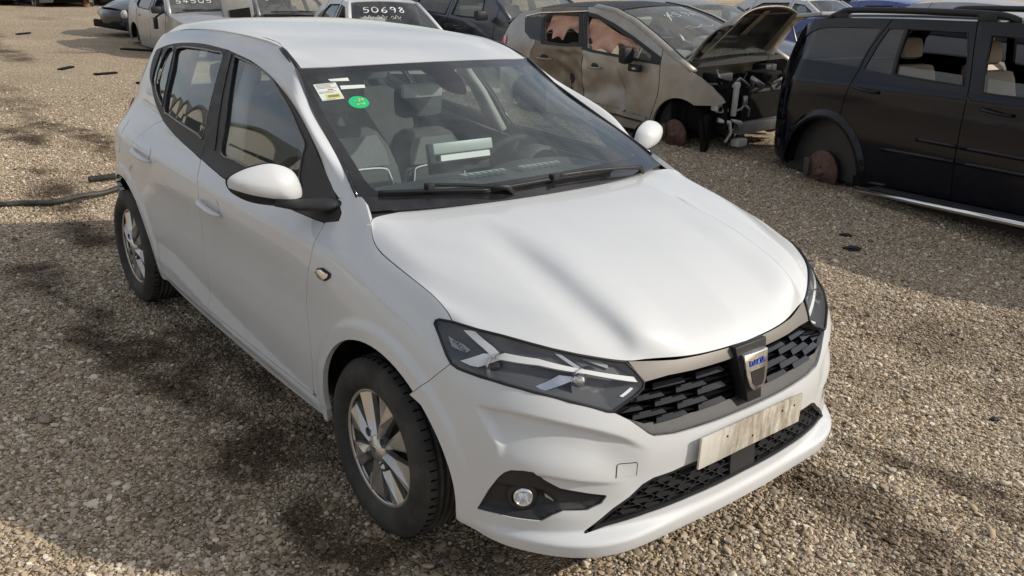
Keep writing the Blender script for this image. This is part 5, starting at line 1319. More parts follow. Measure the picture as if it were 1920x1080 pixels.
def simple_wheel(root, loc, r=.31, rim='silver_paint', flat=0):
    w = tyre_mb(r, r*.64, .19).build('wheel', 'rubber', root, loc); sg = 1 if loc[1] > 0 else -1
    b = MB(); b.lathe([(0, .07*sg), (.05, .075*sg), (.07, .05*sg), (r*.6, .06*sg), (r*.65, .085*sg)], n=32); b.build('rim', rim, w)
    for k in range(6):
        a = k*math.pi/3; s = MB(); s.add([(math.cos(a+d)*q, sg*h, math.sin(a+d)*q) for q, d, h in ((.04, -.4, .085), (r*.62, -.16, .085), (r*.62, .16, .085), (.04, .4, .085), (.04, -.4, .05), (r*.62, -.16, .05), (r*.62, .16, .05), (.04, .4, .05))], [(0, 1, 2, 3), (4, 7, 6, 5), (0, 4, 5, 1), (2, 6, 7, 3), (1, 5, 6, 2)]); s.build('spoke', rim, w)
    return w
def brake_disc(root, loc, r=.145, caliper=True):
    sg = 1 if loc[1] > 0 else -1
    b = MB(); b.lathe([(.0, .045*sg), (.035, .045*sg), (.038, .03*sg), (.075, .03*sg), (.080, .010*sg), (r, .010*sg), (r, -.012*sg), (.07, -.012*sg), (0, -.03*sg)], n=40)
    d = b.build('brake_disc', 'disc_rust', root, loc)
    for k in range(5):
        a = k*2*math.pi/5; s = MB(); s.lathe([(0, .055*sg), (.007, .055*sg), (.008, .03*sg)], (.052*math.cos(a), 0, .052*math.sin(a)), n=10); s.build('wheel_stud', 'cast_iron', d)
    if caliper:
        c = MB(); c.box((-r*.92, -.01*sg, .03), (.07, .09, .15)); c.build('caliper', 'cast_iron', d, bevel=.015)
    h = MB(); h.tube([(0, -.02*sg, 0), (0, -.25*sg, .02)], .045, 10); h.tube([(0, -.12*sg, .0), (.02, -.16*sg, .42)], [.05, .035], 10); h.tube([(.02, -.10*sg, -.02), (.30, -.5*sg, -.02)], .025, 8); h.tube([(-.02, -.10*sg, -.02), (-.25, -.45*sg, .0)], .022, 8)
    h.build('suspension_strut', 'oily_black', root, loc)
    return d
def arch_bottom(sill, arches, xf, xr, zf, zr):
    """bottom edge from front to rear with wheel arches (x, z, r)"""
    o = [(xf, zf)]
    for cx, cz, r in sorted(arches, reverse=True):
        a0 = math.asin(max(-1, min(1, (sill-cz)/r)))
        o += [(cx+r*math.cos(a), cz+r*math.sin(a)) for a in np.linspace(a0, math.pi-a0, 22)]
    return o+[(xr, zr)]
def cabin(root, W, belt, x0, x1, seats=((.1, -.36), (.1, .36)), m='cabin_dark', sm='seat_cloth', dashx=.75, z0=.30, rear=True, dash_m='dash', liner_h=None):
    b = MB(); b.box(((x0+x1)/2, 0, z0-.04), (x1-x0, 2*W-.25, .08)); b.build('cabin_floor', m, root)
    for sg in (-1, 1):
        b = MB(); b.box(((x0+x1)/2, sg*(W-.10), (z0+belt-.06)/2), (x1-x0, .03, belt-.06-z0)); b.build('door_lining', m, root)
    b = MB(); b.box((x1-.05, 0, .55), (.06, 2*W-.3, .6)); b.build('bulkhead', m, root)
    b = MB(); b.box((dashx, 0, belt-.14), (.42, 2*W-.30, .26)); b.build('dashboard', dash_m, root, bevel=.06)
    for x, y in seats:
        s = MB(); s.box((x, y, .48), (.50, .48, .18)); st = s.build('seat', sm, root, bevel=.06)
        s = MB(); s.box((x-.32, y, .82), (.18, .48, .62), Matrix.Rotation(R(-14), 3, 'Y')); s.build('backrest', sm, st, bevel=.07)
        s = MB(); s.box((x-.42, y, 1.22), (.11, .26, .20), Matrix.Rotation(R(-10), 3, 'Y')); s.build('headrest', sm, st, bevel=.045)
    if rear:
        s = MB(); s.box((-.78, 0, .82), (.16, 1.2, .62), Matrix.Rotation(R(-18), 3, 'Y')); s.build('rear_seat', sm, root, bevel=.06)
def arch_liners(root, arches, W):
    for cx, cz, r in arches:
        for sg in (-1, 1):
            b = MB(); b.lathe([(r+.015, W-.035), (r+.02, W-.30), (.06, W-.33)], (cx, 0, cz), n=24, a0=R(2), a1=R(178))
            o = b.build('wheel_arch_liner', 'oily_black', root)
            if sg < 0: o.scale = (1, -1, 1)
# ------------------------------------------------------------------ black off-roader on the right
def build_suv():
    pose = [-0.507, 5.796, -0.29, -0.193, -0.055, 0.025, 1.108]
    root = root_at('estate_car', 'black off-roader on its brake discs with open windows, cream seats and a silver side step', 'car', pose)
    sf = side_surface(.92, 1.10, .36, -1.75, 1.35, .35, .25)
    aR = (-1.33, .36, .445); aF = (1.40, .36, .43)
    top = [(2.42, .55), (2.40, .80), (2.28, .96), (1.60, 1.06), (1.22, 1.12), (.85, 1.36), (.50, 1.545), (.19, 1.592), (-.3, 1.600), (-.77, 1.607), (-1.2, 1.608), (-1.582, 1.604), (-1.80, 1.592), (-1.97, 1.55), (-2.08, 1.42), (-2.15, 1.24), (-2.19, 1.05), (-2.20, .86), (-2.21, .62)]
    bot = arch_bottom(.36, [aR, aF], 2.40, -2.19, .40, .44)
    outline = top+bot[::-1]
    q = [(-1.99, 1.275), (-1.94, 1.40), (-1.85, 1.478), (-1.739, 1.517), (-1.547, 1.532), (-1.04, 1.535), (-1.075, 1.393), (-1.115, 1.235), (-1.455, 1.25)]
    rg = [(-.80, 1.535), (-.955, 1.532), (-.995, 1.42), (-1.04, 1.225), (-.745, 1.20), (-.775, 1.352)]
    rw = [(-.768, 1.535), (-.215, 1.525), (-.135, 1.395), (-.055, 1.172), (-.335, 1.182), (-.713, 1.203), (-.748, 1.352)]
    fw = [(-.016, 1.512), (.30, 1.500), (.52, 1.46), (.80, 1.31), (1.0, 1.16), (.96, 1.125), (.434, 1.131), (.242, 1.133), (.112, 1.14), (.037, 1.335)]
    rdr = [(-.965, 1.5995), (-.983, 1.56), (-1.063, 1.377), (-1.088, 1.209), (-1.137, 1.044), (-1.159, .91), (-1.187, .7795)]
    bs = [(-.174, 1.599), (-.095, 1.397), (-.001, 1.14), (.012, .915), (.013, .684), (.021, .3605)]
    fs = [(1.05, 1.235), (1.03, .95), (1.0, .60), (.98, .3605)]
    pcs = side_parts(root, sf, outline, [rw, fw, q, rg], [fs, bs, rdr], ['fender', 'front_door', 'rear_door', 'quarter_panel'], 'paint_black', .045)
    for right in (True, False):
        d = dict(mirror=right, ctr=(0, 0, .6)); sg = -1 if right else 1
        panel('quarter_window', q, sf, 'tint_glass', pcs[('quarter_panel', right)], .08, thick=0, gap=-.01, offset=-.006, **d)
        panel('quarter_light', rg, sf, 'tint_glass', pcs[('rear_door', right)], .08, thick=0, gap=-.01, offset=-.006, **d)
        # lowered panes still showing at the sill
        panel('window_glass', [(-.70, 1.20), (-.335, 1.18), (-.08, 1.17), (-.125, 1.245), (-.72, 1.275)], sf, 'clear_glass', pcs[('rear_door', right)], .08, thick=0, gap=0, offset=-.02, **d)
        panel('window_glass', [(.11, 1.13), (.44, 1.13), (.95, 1.125), (.92, 1.19), (.075, 1.24)], sf, 'clear_glass', pcs[('front_door', right)], .08, thick=0, gap=0, offset=-.02, **d)
        for w, nm in ((rw, 'rear_door'), (fw, 'front_door')):
            pp = sf(np.array([a for a, b in w]), np.array([b for a, b in w])); MB().tube([(x, sg*(y-.002), z) for x, y, z in pp]+[(pp[0][0], sg*(pp[0][1]-.002), pp[0][2])], .008, 6, cap=False).build('window_seal', 'satin_black', pcs[(nm, right)])
        # arch flare
        def flare(a, r, cx=aR[0], cz=aR[1]):
            x = cx+r*np.cos(a); z = cz+r*np.sin(a); P = sf(x, z); k = (r-aR[2])/.075; P[..., 1] += .030*np.clip(1-k, 0, 1)*np.clip(k*8, 0, 1)+.004; return P
        for ar in (aR, aF):
            def fl2(a, r, ar=ar):
                x = ar[0]+r*np.cos(a); z = ar[1]+r*np.sin(a); P = sf(x, z); k = (r-ar[2])/.075; P[..., 1] += .028*np.sin(np.pi*np.clip(.25+.75*k, 0, 1))+.003; return P
            panel('arch_flare', [(R(4), ar[2]), (R(4), ar[2]+.075), (R(176), ar[2]+.075), (R(176), ar[2])], fl2, 'paint_black', pcs[('quarter_panel' if ar is aR else 'fender', right)], .05, thick=.03, gap=0, ctr=(ar[0], 0, .3), mirror=right)
        # rubbing strips
        for (x0, z0, x1, z1, nm) in ((-.348, .763, .01, .759, 'rear_door'), (.035, .759, .98, .75, 'front_door'), (-.68, .645, .01, .652, 'rear_door'), (.035, .652, .98, .653, 'front_door')):
            xs_ = np.linspace(x0, x1, 8); zs_ = np.linspace(z0, z1, 8); P = sf(xs_, zs_); MB().tube([(x, sg*(y+.004), z) for x, y, z in P], .010, 6, flat=1.6).build('rubbing_strip', 'paint_black', pcs[(nm, right)])
        for (x0, z0, x1, z1, nm) in ((-1.08, 1.085, -.80, 1.062, 'rear_door'), (.14, 1.035, .40, 1.015, 'front_door')):
            P = sf(np.array([x0, x0+.04, (x0+x1)/2, x1-.04, x1]), np.array([z0, z0, (z0+z1)/2, z1, z1])); li = [0, .03, .04, .03, 0]
            MB().tube([(x, sg*(y+l), z) for (x, y, z), l in zip(P, li)], .016, 8, flat=.7).build('door_handle', 'paint_black', pcs[(nm, right)])
        # side step
        st = MB(); st.tube([(-.86, sg*.90, .315), (-.80, sg*1.0, .315), (.2, sg*1.0, .345), (1.0, sg*1.0, .37)], .045, 12, flat=.55, up=(0, 0, 1)); s_ = st.build('side_step', 'chrome', root)
        t_ = MB(); t_.box((.1, sg*.98, .372), (1.5, .09, .012), Matrix.Rotation(R(-1.7), 3, 'Y')); t_.build('step_tread', 'plastic_black', s_)
        # roof rail
        rl = MB(); rp = [(-1.72, 1.600), (-1.60, 1.640), (-1.45, 1.668), (-.8, 1.664), (-.185, 1.648), (.02, 1.632), (.14, 1.598)]
        P = [(x, sg*(float(sf(np.array([x]), np.array([1.58]))[0][1])-.05), z) for x, z in cr(rp, 4)]; rl.tube(P, .020, 8, flat=1.25); rr_ = rl.build('roof_rail', 'satin_black', root)
        for x in (-1.55, -.12):
            c = MB(); yy = float(sf(np.array([x]), np.array([1.58]))[0][1])-.05; c.box((x, sg*yy, 1.615), (.16, .045, .07)); c.build('rail_foot', 'satin_black', rr_, bevel=.012)
        panel('bumper_vent', [(-2.10, .70), (-1.89, .735), (-1.87, .655), (-2.10, .615)], sf, 'oily_black', pcs[('quarter_panel', right)], .06, thick=.003, gap=0, offset=.002, **d)
        sl = MB(); sl.box((.0, sg*.80, .33), (2.0, .12, .10)); sl.build('sill_beam', 'oily_black', root)
        for ax in (aR, aF): brake_disc(root, (ax[0]-(.03 if ax is aR else 0), sg*.865, .345), .185)
        # door pillar inside
        MB().tube([(-.07, sg*.80, 1.1), (-.13, sg*.66, 1.55)], .05, 6).build('pillar_lining', 'leather_dark', root)
    o, S = strip('roof', root, sf, top[6:14], 'paint_black', .035, 0); 
    strip('windscreen', root, sf, [top[4], top[5], top[6]], 'clear_glass', .05, .10)
    strip('bonnet', root, sf, [(2.40, .80), (2.28, .96), (1.60, 1.06), (1.24, 1.115)], 'paint_black', .06, .04)
    strip('front_end', root, sf, [(2.40, .40), (2.42, .55), (2.40, .80)], 'paint_black', 0, .12)
    strip('rear_window', root, sf, [(-1.97, 1.55), (-2.08, 1.42), (-2.155, 1.22)], 'dark_glass', .01, -.08)
    strip('tailgate', root, sf, [(-2.155, 1.22), (-2.20, 1.05), (-2.21, .86), (-2.21, .62)], 'paint_black', 0, -.12)
    strip('rear_bumper', root, sf, [(-2.21, .62), (-2.20, .50), (-2.19, .44)], 'plastic_black', 0, -.14)
    # pale roof spoiler and a pale sheet over the middle of the roof
    sp_ = MB(); sp_.box((-2.02, 0, 1.625), (.34, 1.22, .035), Matrix.Rotation(R(-4), 3, 'Y')); sp_.build('roof_spoiler', 'roof_pale', root, bevel=.015)
    panel('roof_panel', [(.12, -.2), (.88, -.2), (.88, -.9), (.12, -.9)], lambda u, v: S(u, -v), 'roof_pale', root, .06, thick=.01, gap=0, offset=.012, ctr=(0, 0, .5))
    arch_liners(root, [aR, aF], .90)
    b = MB(); b.box((-.1, 0, .40), (2.6, 1.5, .10)); b.build('underbody', 'oily_black', root)
    b = MB(); b.box((-1.9, 0, .75), (.45, 1.4, .6)); b.build('boot_box', 'leather_dark', root)
    b = MB(); b.tube([(-2.2, .25, .38), (-1.3, .2, .33), (-.9, .3, .33)], .05, 10); b.build('exhaust_pipe', 'brass_pipe', root)
    cabin(root, .90, 1.10, -1.9, 1.15, seats=(), m='leather_dark', rear=False, dashx=.95)
    for x, y, mm in ((-.70, -.40, 'leather_beige'), (-.70, .40, 'leather_beige'), (.05, -.42, 'leather_beige'), (.05, .42, 'leather_beige')):
        s = MB(); s.box((x+.05, y, .62), (.50, .48, .18)); st = s.build('seat', mm, root, bevel=.06)
        s = MB(); s.box((x-.22, y, .96), (.15, .42, .60), Matrix.Rotation(R(-14), 3, 'Y')); s.build('backrest', mm, st, bevel=.08)
        s = MB(); s.box((x-.31, y, 1.375), (.085, .21, .17), Matrix.Rotation(R(-10), 3, 'Y')); s.build('headrest', mm, st, bevel=.05)
        s = MB(); s.box((x-.335, y, 1.375), (.075, .215, .175), Matrix.Rotation(R(-10), 3, 'Y')); s.build('headrest_shaded_half', 'leather_dark', st, bevel=.05, loc=(-.03, 0, 0))  # shaded half of the headrest, put in as dark leather
    return root
# ------------------------------------------------------------------ damaged beige MPV
def build_beige():
    pose = [-5.304, 6.179, -0.029, -0.151, -0.022, 0.033, 0.99]
    root = root_at('wrecked_mpv', 'dirty beige car with crumpled doors, raised bonnet, no front bumper and pink curtain airbags', 'car', pose)
    bumps = [(.25, .72, .30, .13, .045), (-.10, .60, .16, .10, .035), (.45, .55, .10, .22, .03), (-.75, .78, .28, .14, .075), (-.52, .62, .12, .20, .09), (-.95, .62, .20, .18, .06), (-.40, .85, .07, .20, .05), (-.62, 1.0, .22, .05, .03)]
    def dent(x, z):
        r = 0
        for bx, bz, wx, wz, dp in bumps: r = r+dp*np.exp(-((x-bx)/wx)**2-((z-bz)/wz)**2)
        w = np.clip(1-np.abs(x+.55)/.62, 0, 1)
        r = r+w*.018*np.sin(x*23+z*14)*np.sin(z*19-x*6)+.012*np.clip(1-np.abs(x-.3)/.5, 0, 1)*np.sin(x*16-z*9)*(z < .95)
        # a sharp fold down the front door
        f = .030*np.clip(1-np.abs(x-.42-.25*(.75-z))/.05, 0, 1)*np.clip((.92-z)/.2, 0, 1)*(z > .45)
        return (r+f)*(z < 1.09)*np.clip((1.09-z)/.05, 0, 1)
    sf = side_surface(.92, 1.05, .40, -1.62, 1.25, .22, .22, dent)
    aR = (-1.31, .33, .375); aF = (1.345, .325, .375)
    top = [(1.86, .70), (1.831, .745), (1.712, .85), (1.585, .936), (1.461, .985), (1.25, 1.085), (1.098, 1.152), (.778, 1.288), (.377, 1.442), (.017, 1.535), (-.33, 1.572), (-.943, 1.557), (-1.36, 1.525), (-1.72, 1.452), (-1.95, 1.30), (-2.08, 1.12), (-2.14, .95), (-2.16, .70)]
    bot = [(1.80, .66), (1.716, .655)]+[(aF[0]+aF[2]*math.cos(a), aF[1]+aF[2]*math.sin(a)) for a in np.linspace(R(58), R(188), 20)]+[(-.92, .265)]+[(aR[0]+aR[2]*math.cos(a), aR[1]+aR[2]*math.sin(a)) for a in np.linspace(R(-8), R(188), 22)]+[(-2.14, .34)]
    outline = top+bot[::-1]
    rw = [(-1.19, 1.395), (-1.083, 1.458), (-.56, 1.478), (-.40, 1.17), (-.37, 1.145), (-.693, 1.130), (-1.03, 1.138)]
    fw = [(-.412, 1.475), (-.269, 1.462), (.10, 1.368), (.471, 1.252), (.86, 1.112), (.87, 1.048), (.627, 1.066), (-.108, 1.10), (-.212, 1.118)]
    qg = [(-1.591, 1.395), (-1.322, 1.425), (-1.25, 1.415), (-1.12, 1.135), (-1.34, 1.148), (-1.499, 1.225)]
    fs = [(1.0, 1.185), (1.03, .986), (1.04, .718), (.93, .408), (.90, .2615)]
    bs = [(-.458, 1.567), (-.29, 1.085), (-.263, .891), (-.208, .579), (-.20, .2635)]
    rs = [(-1.30, 1.531), (-1.22, 1.10), (-1.27, 1.0), (-1.25, .84), (-1.10, .645)]
    pcs = side_parts(root, sf, outline, [rw, fw], [fs, bs, rs], ['fender', 'front_door', 'rear_door', 'quarter_panel'], 'paint_beige', .028)
    for k in (True, False): pcs[('rear_door', k)].data.materials[0] = MATS['paint_mud'] if k else MATS['paint_beige']
    if True: pcs[('rear_door', True)]['label'] = 'crumpled muddy rear door'; pcs[('front_door', True)]['label'] = 'dented muddy front door'
    for right in (True, False):
        d = dict(mirror=right, ctr=(0, 0, .6)); sg = -1 if right else 1
        panel('quarter_window', qg, sf, 'dark_glass', pcs[('quarter_panel', right)], .06, thick=.003, gap=0, offset=.004, **d)
        # black door frames round the openings
        for w, nm, o_ in ((rw, 'rear_door', [(-1.235, 1.41), (-1.10, 1.495), (-.50, 1.515), (-.31, 1.12), (-.69, 1.10), (-1.10, 1.10)]), (fw, 'front_door', [(-.485, 1.515), (-.25, 1.495), (.12, 1.405), (.49, 1.288), (1.02, 1.10), (1.03, 1.02), (.63, 1.035), (-.12, 1.07), (-.295, 1.09)])):
            panel('window_frame', o_, sf, 'satin_black', pcs[(nm, right)], .04, holes=[w], thick=.008, gap=0, offset=.005, **d)
        pp = sf(np.array([-1.56, -1.3, -.42]), np.array([1.415, 1.468, 1.522])); MB().tube([(x, sg*(y+.012), z) for x, y, z in pp], .010, 6).build('chrome_strip', 'chrome', root)
        panel('door_glass', [(.57, 1.075), (.86, 1.055), (.85, 1.108), (.60, 1.205)], sf, 'clear_glass', pcs[('front_door', right)], .06, thick=0, gap=0, offset=-.012, **d)
        panel('rub_strip', [(.036, .425), (.891, .390), (.880, .438), (-.06, .500)], sf, 'paint_beige', pcs[('front_door', right)], .05, thick=.02, gap=0, offset=.030, **d)
        panel('rub_strip_insert', [(.06, .402), (.885, .368), (.895, .395), (.04, .432)], sf, 'satin_black', pcs[('front_door', right)], .05, thick=.02, gap=0, offset=.026, **d)
        for (x0, z0, x1, nm) in ((-.14, .905, .10, 'front_door'), (-1.14, .93, -.85, 'rear_door')):
            xm = (x0+x1)/2; P = sf(np.array([x0, x0+.05, xm, x1-.05, x1]), np.full(5, z0)); MB().tube([(x, sg*(y+l), z) for (x, y, z), l in zip(P, (0, .03, .038, .03, .0))], .015, 8, flat=.7).build('door_handle', 'paint_beige', pcs[(nm, right)])
            panel('handle_recess', cr([(xm-.07, z0), (xm-.05, z0+.045), (xm+.04, z0+.045), (xm+.06, z0)], 3, True), sf, 'satin_black', pcs[(nm, right)], .03, thick=.002, gap=0, offset=.002, **d)
        tl = [(-1.90, .98), (-1.99, 1.00), (-2.06, 1.09), (-1.98, 1.155), (-1.90, 1.13), (-1.87, 1.06)]
        panel('tail_light', cr(tl, 2, True), sf, 'red_lens', pcs[('quarter_panel', right)], .03, thick=.02, gap=0, offset=.012, **d)
        for ax, cal in ((aF, True), (aR, False)): brake_disc(root, (ax[0]-.09, sg*.84, .285), .165)
        b = MB(); b.lathe([(.39, .89), (.40, .60), (.06, .58)], (aR[0], 0, .33), n=24, a0=R(2), a1=R(178)); o = b.build('wheel_arch_liner', 'oily_black', root); o.scale = (1, sg, 1)
        b = MB(); b.lathe([(.36, .88), (.37, .62), (.10, .60)], (aF[0], 0, .325), n=24, a0=R(-6), a1=R(182)); o = b.build('wheel_arch_liner', 'oily_black', root); o.scale = (1, sg, 1)
        # mirror hanging from its wires (near side) / in place (far side)
        m_ = MB(); m_.box((.60, sg*1.00, 1.10), (.12, .16, .19)); mm = m_.build('door_mirror', 'satin_black', root, bevel=.045)
        m2 = MB(); m2.box((.70, sg*.955, .965), (.19, .05, .085)); m2.build('mirror_foot', 'satin_black', mm, bevel=.02)
        m3 = MB(); m3.box((.715, sg*.983, .962), (.055, .012, .022)); m3.build('mirror_badge', 'bare_metal', mm)
        # sun-bleached curtain airbags hanging in the openings
        for x0, x1, zt, zb, nm in ((-1.10, -.46, 1.45, 1.19, 'r'), (-.36, .60, 1.44, 1.14, 'f')):
            V = []; Fc = []; nx, nz = 22, 10; r_ = np.random.default_rng(int((x0+3)*10))
            for i in range(nx+1):
                t = i/nx; x = x0+(x1-x0)*t; ztop = zt-(.0 if nm == 'r' else max(0, (x+.25))*.30); zbot = zb+.05*math.sin(t*9+1)+.035*math.sin(t*21)+(.07*t if nm == 'r' else -.03*t)
                for j in range(nz+1):
                    u = j/nz; z = ztop+(zbot-ztop)*u
                    y = float(sf(np.array([x]), np.array([max(z, 1.1)]))[0][1])-.05+.028*math.sin(t*17+u*3)*u+.02*math.sin(u*7+t*5)
                    V.append((x+.02*math.sin(u*6+t*8), sg*y, z))
            for i in range(nx):
                for j in range(nz): a = i*(nz+1)+j; Fc.append((a, a+1, a+nz+2, a+nz+1))
            MB().add(V, Fc, True).build('curtain_airbag', 'airbag_pink', root)
    strip('roof', root, sf, top[9:14], 'satin_black', .045, .0); 
    o, S = strip('windscreen', root, sf, [(1.25, 1.085), (1.098, 1.150), (.778, 1.286), (.377, 1.440), (.03, 1.532)], 'dusty_glass', .045, .13, narrow=.075)
    scribble(o, S, '~59~', .30, .70, .08, .10, .006); scribble(o, S, '~', .30, .45, .34, .08, .005); 
    pil = []
    for sg in (-1, 1):
        P = sf(np.array([p[0] for p in top[4:11]]), np.array([p[1] for p in top[4:11]]))
        MB().tube([(x, sg*(y-.045), z+.004) for x, y, z in P], .055, 10, flat=.55, up=(0, 0, 1)).build('windscreen_pillar', 'paint_beige', root)
        MB().tube([(x+.02, sg*(y-.085), z+.020) for x, y, z in P[1:]], .010, 6).build('pillar_seal', 'satin_black', root)
    strip('rear_window', root, sf, [(-1.72, 1.45), (-1.95, 1.30), (-2.07, 1.13)], 'dark_glass', .01, -.12)
    strip('tailgate', root, sf, [(-2.07, 1.13), (-2.14, .95), (-2.16, .70), (-2.14, .34)], 'paint_beige', 0, -.16)
    w = MB(); w.add([(-2.02, -.70, 1.30), (-1.70, -.70, 1.465), (-1.72, -.68, 1.44), (-2.0, -.68, 1.27)], [(0, 1, 2, 3)]); w.build('tailgate_seal', 'satin_black', root)
    # cabin: pale dash, white airbag, cream seats
    cabin(root, .90, 1.03, -1.7, 1.15, seats=((-.12, -.36), (-.12, .36)), m='cabin_dark', sm='leather_beige', dashx=.92, rear=True, dash_m='leather_beige')
    b = MB(); b.box((.62, .38, 1.10), (.22, .42, .30)); b.build('airbag', 'airbag_white', root, bevel=.09)
    b = MB(); b.box((.78, -.40, 1.06), (.25, .40, .14)); b.build('airbag', 'airbag_white', root, bevel=.06)
    b = MB(); b.box((.10, -.36, 1.39), (.05, .42, .16), Matrix.Rotation(R(35), 3, 'Y')); b.build('sun_visor', 'airbag_white', root, bevel=.015)
    # scuttle, wipers, engine bay
    sc = MB(); sc.prism([(-.76, 1.02), (.76, 1.02), (.70, 1.06), (0, 1.09), (-.70, 1.06)], 1.18, 1.44, 'yz'); sc.build('scuttle', 'plastic_black', root)
    for y0, y1, x0, x1 in ((-.55, .10, 1.25, 1.18), (.0, .62, 1.28, 1.20)):
        wp = MB(); wp.tube([(x0, y0, 1.135), ((x0+x1)/2-.02, (y0+y1)/2, 1.15), (x1, y1, 1.15)], .010, 6); wp.tube([(1.36, y0+.15, 1.09), (1.24, y1-.25, 1.165)], .010, 6); wp.build('wiper', 'satin_black', root)
    b = MB(); b.box((1.42, .05, .55), (.44, 1.15, .45)); b.build('engine_block', 'oily_black', root, bevel=.05)
    r_ = np.random.default_rng(5)
    for k in range(9):
        h = MB(); p0 = (1.35+.5*r_.random(), r_.uniform(-.55, .55), .84); h.tube([p0, (p0[0]+.1, p0[1]+r_.uniform(-.2, .2), .92), (p0[0]+.25*r_.random(), p0[1]+r_.uniform(-.3, .3), .83)], r_.uniform(.012, .03), 8); h.build('engine_hose', 'oily_black' if k % 3 else 'bare_metal', root)
    for x, y, z, s, m in ((1.45, -.42, .90, (.22, .26, .10), 'plastic_black'), (1.62, .15, .88, (.26, .34, .12), 'oily_black'), (1.40, .45, .92, (.20, .20, .12), 'plastic_black'), (1.62, .20, .74, (.10, .60, .10), 'cast_iron')):
        b = MB(); b.box((x, y, z), s); b.build('engine_cover', m, root, bevel=.02)
    for y in (-.70, .70):
        b = MB(); b.box((1.50, y, .60), (.70, .02, .50)); b.build('wing_blackout', 'oily_black', root)  # dark panels added to hide the sunlit insides of the wings
    fl = MB(); fl.tube([(1.60, -.62, 1.0), (1.68, -.64, .90)], .01, 6); fl.build('bonnet_stay', 'bare_metal', root)
    # torn front end on the near side: lamp carrier, white bracket, brackets, crash bar
    b = MB(); b.box((1.82, -.55, .70), (.045, .055, .34), Matrix.Rotation(R(3), 3, 'Y')); b.box((1.82, -.55, .86), (.06, .075, .06)); b.build('plastic_post', 'airbag_white', root, bevel=.012)
    b = MB(); b.box((1.74, -.74, .66), (.10, .09, .13)); b.box((1.76, -.68, .60), (.10, .12, .05)); b.build('lamp_bracket', 'lamp_housing_grey', root, bevel=.02)
    for y in (-.78, -.70): MB().lathe([(.0, .012), (.022, .012), (.028, 0)], (1.795, y+.03, .62), axis='x', n=12).build('lamp_socket', 'oily_black', root)
    b = MB(); b.tube([(1.76, -.73, .50), (1.82, -.62, .47), (1.84, -.60, .36), (1.82, -.66, .26)], [.055, .05, .035, .03], 8, flat=.5); b.tube([(1.82, -.58, .49), (1.84, -.48, .46), (1.83, -.46, .40)], [.03, .05, .03], 8, flat=.5); b.build('torn_liner', 'lamp_housing_grey', root)
    b = MB(); b.tube([(1.82, -.385, .73), (1.82, -.38, .64)], .026, 8); b.tube([(1.82, -.38, .64), (1.81, -.43, .59), (1.80, -.50, .58)], .013, 8); b.tube([(1.82, -.38, .64), (1.82, -.30, .58), (1.80, -.28, .5)], .013, 8); b.build('coolant_pipe', 'bare_metal', root)
    b = MB(); b.box((1.80, .10, .38), (.10, 1.10, .12)); b.build('crash_bar', 'bare_metal', root, bevel=.01)
    b = MB(); b.box((1.84, -.45, .24), (.12, .16, .09)); b.build('bumper_remnant', 'lamp_housing_grey', root, bevel=.03)
    b = MB(); b.box((1.70, .15, .52), (.06, .95, .40)); b.build('radiator', 'oily_black', root)
    b = MB(); b.prism([(1.60, .52), (1.74, .58), (1.72, .20), (1.66, .12)], -.86, -.80, 'xz'); b.build('arch_liner_flap', 'oily_black', root)
    # raised bonnet, hinged at the scuttle
    hl = .78; hb = empty_part('bonnet', root) if False else None
    V = []; Fc = []; nx, ny = 16, 18; hinge = (1.24, 1.055); ang = R(49)
    def hoodpt(t, s, dz=0):
        y = (-.74+1.48*s); w = 1-.22*t**3*0; yy = y*(1-.20*t**2.2)
        l = hl*t*(1-.17*abs(2*s-1)**3*t); lx = l; lz = .055*(1-(2*s-1)**2)+.10*t*(1-t)+dz-.05*abs(2*s-1)**4-.07*t**6
        return (hinge[0]+lx*math.cos(ang)-lz*math.sin(ang), yy, hinge[1]+lx*math.sin(ang)+lz*math.cos(ang))
    for lay, dz in ((0, .018), (1, 0)):
        for i in range(nx+1):
            for j in range(ny+1): V.append(hoodpt(i/nx, j/ny, dz))
    k_ = (nx+1)*(ny+1)
    top_f = []; bot_f = []
    for i in range(nx):
        for j in range(ny):
            a = i*(ny+1)+j; top_f.append((a, a+1, a+ny+2, a+ny+1)); bot_f.append((k_+a, k_+a+ny+1, k_+a+ny+2, k_+a+1))
    rim = []
    for j in range(ny): rim += [(nx*(ny+1)+j, nx*(ny+1)+j+1, k_+nx*(ny+1)+j+1, k_+nx*(ny+1)+j)]
    for i in range(nx): rim += [(i*(ny+1), (i+1)*(ny+1), k_+(i+1)*(ny+1), k_+i*(ny+1)), (i*(ny+1)+ny, k_+i*(ny+1)+ny, k_+(i+1)*(ny+1)+ny, (i+1)*(ny+1)+ny)]
    bon = MB().add(V, top_f+bot_f+rim, True).build('bonnet', 'paint_beige', root); bon['label'] = 'raised bonnet seen from below'
    Vl = []; 
    for i in range(nx+1):
        for j in range(ny+1): 
            t, s = .10+.82*i/nx, .09+.82*j/ny; rel = -.012-.022*(math.sin(t*16)*math.sin(s*12) > .1)
            Vl.append(hoodpt(t, s, rel))
    MB().add(Vl, [(a, a+ny+1, a+ny+2, a+1) for i in range(nx) for j in range(ny) for a in [i*(ny+1)+j]], True).build('bonnet_liner', 'hood_liner', bon)
    for s0, s1, t0, t1 in ((.10, .16, .05, .95), (.84, .90, .05, .95), (.2, .8, .90, .96), (.46, .54, .40, .92)):
        q = [hoodpt(t0, s0, -.03), hoodpt(t0, s1, -.03), hoodpt(t1, s1, -.03), hoodpt(t1, s0, -.03)]; MB().add(q, [(0, 1, 2, 3)]).build('bonnet_rib', 'paint_mud', bon)
    hn = MB()
    for y in (-.70, .70): hn.tube([(1.18, y, 1.06), (1.27, y, 1.13), (1.36, y*.99, 1.20)], .018, 8)
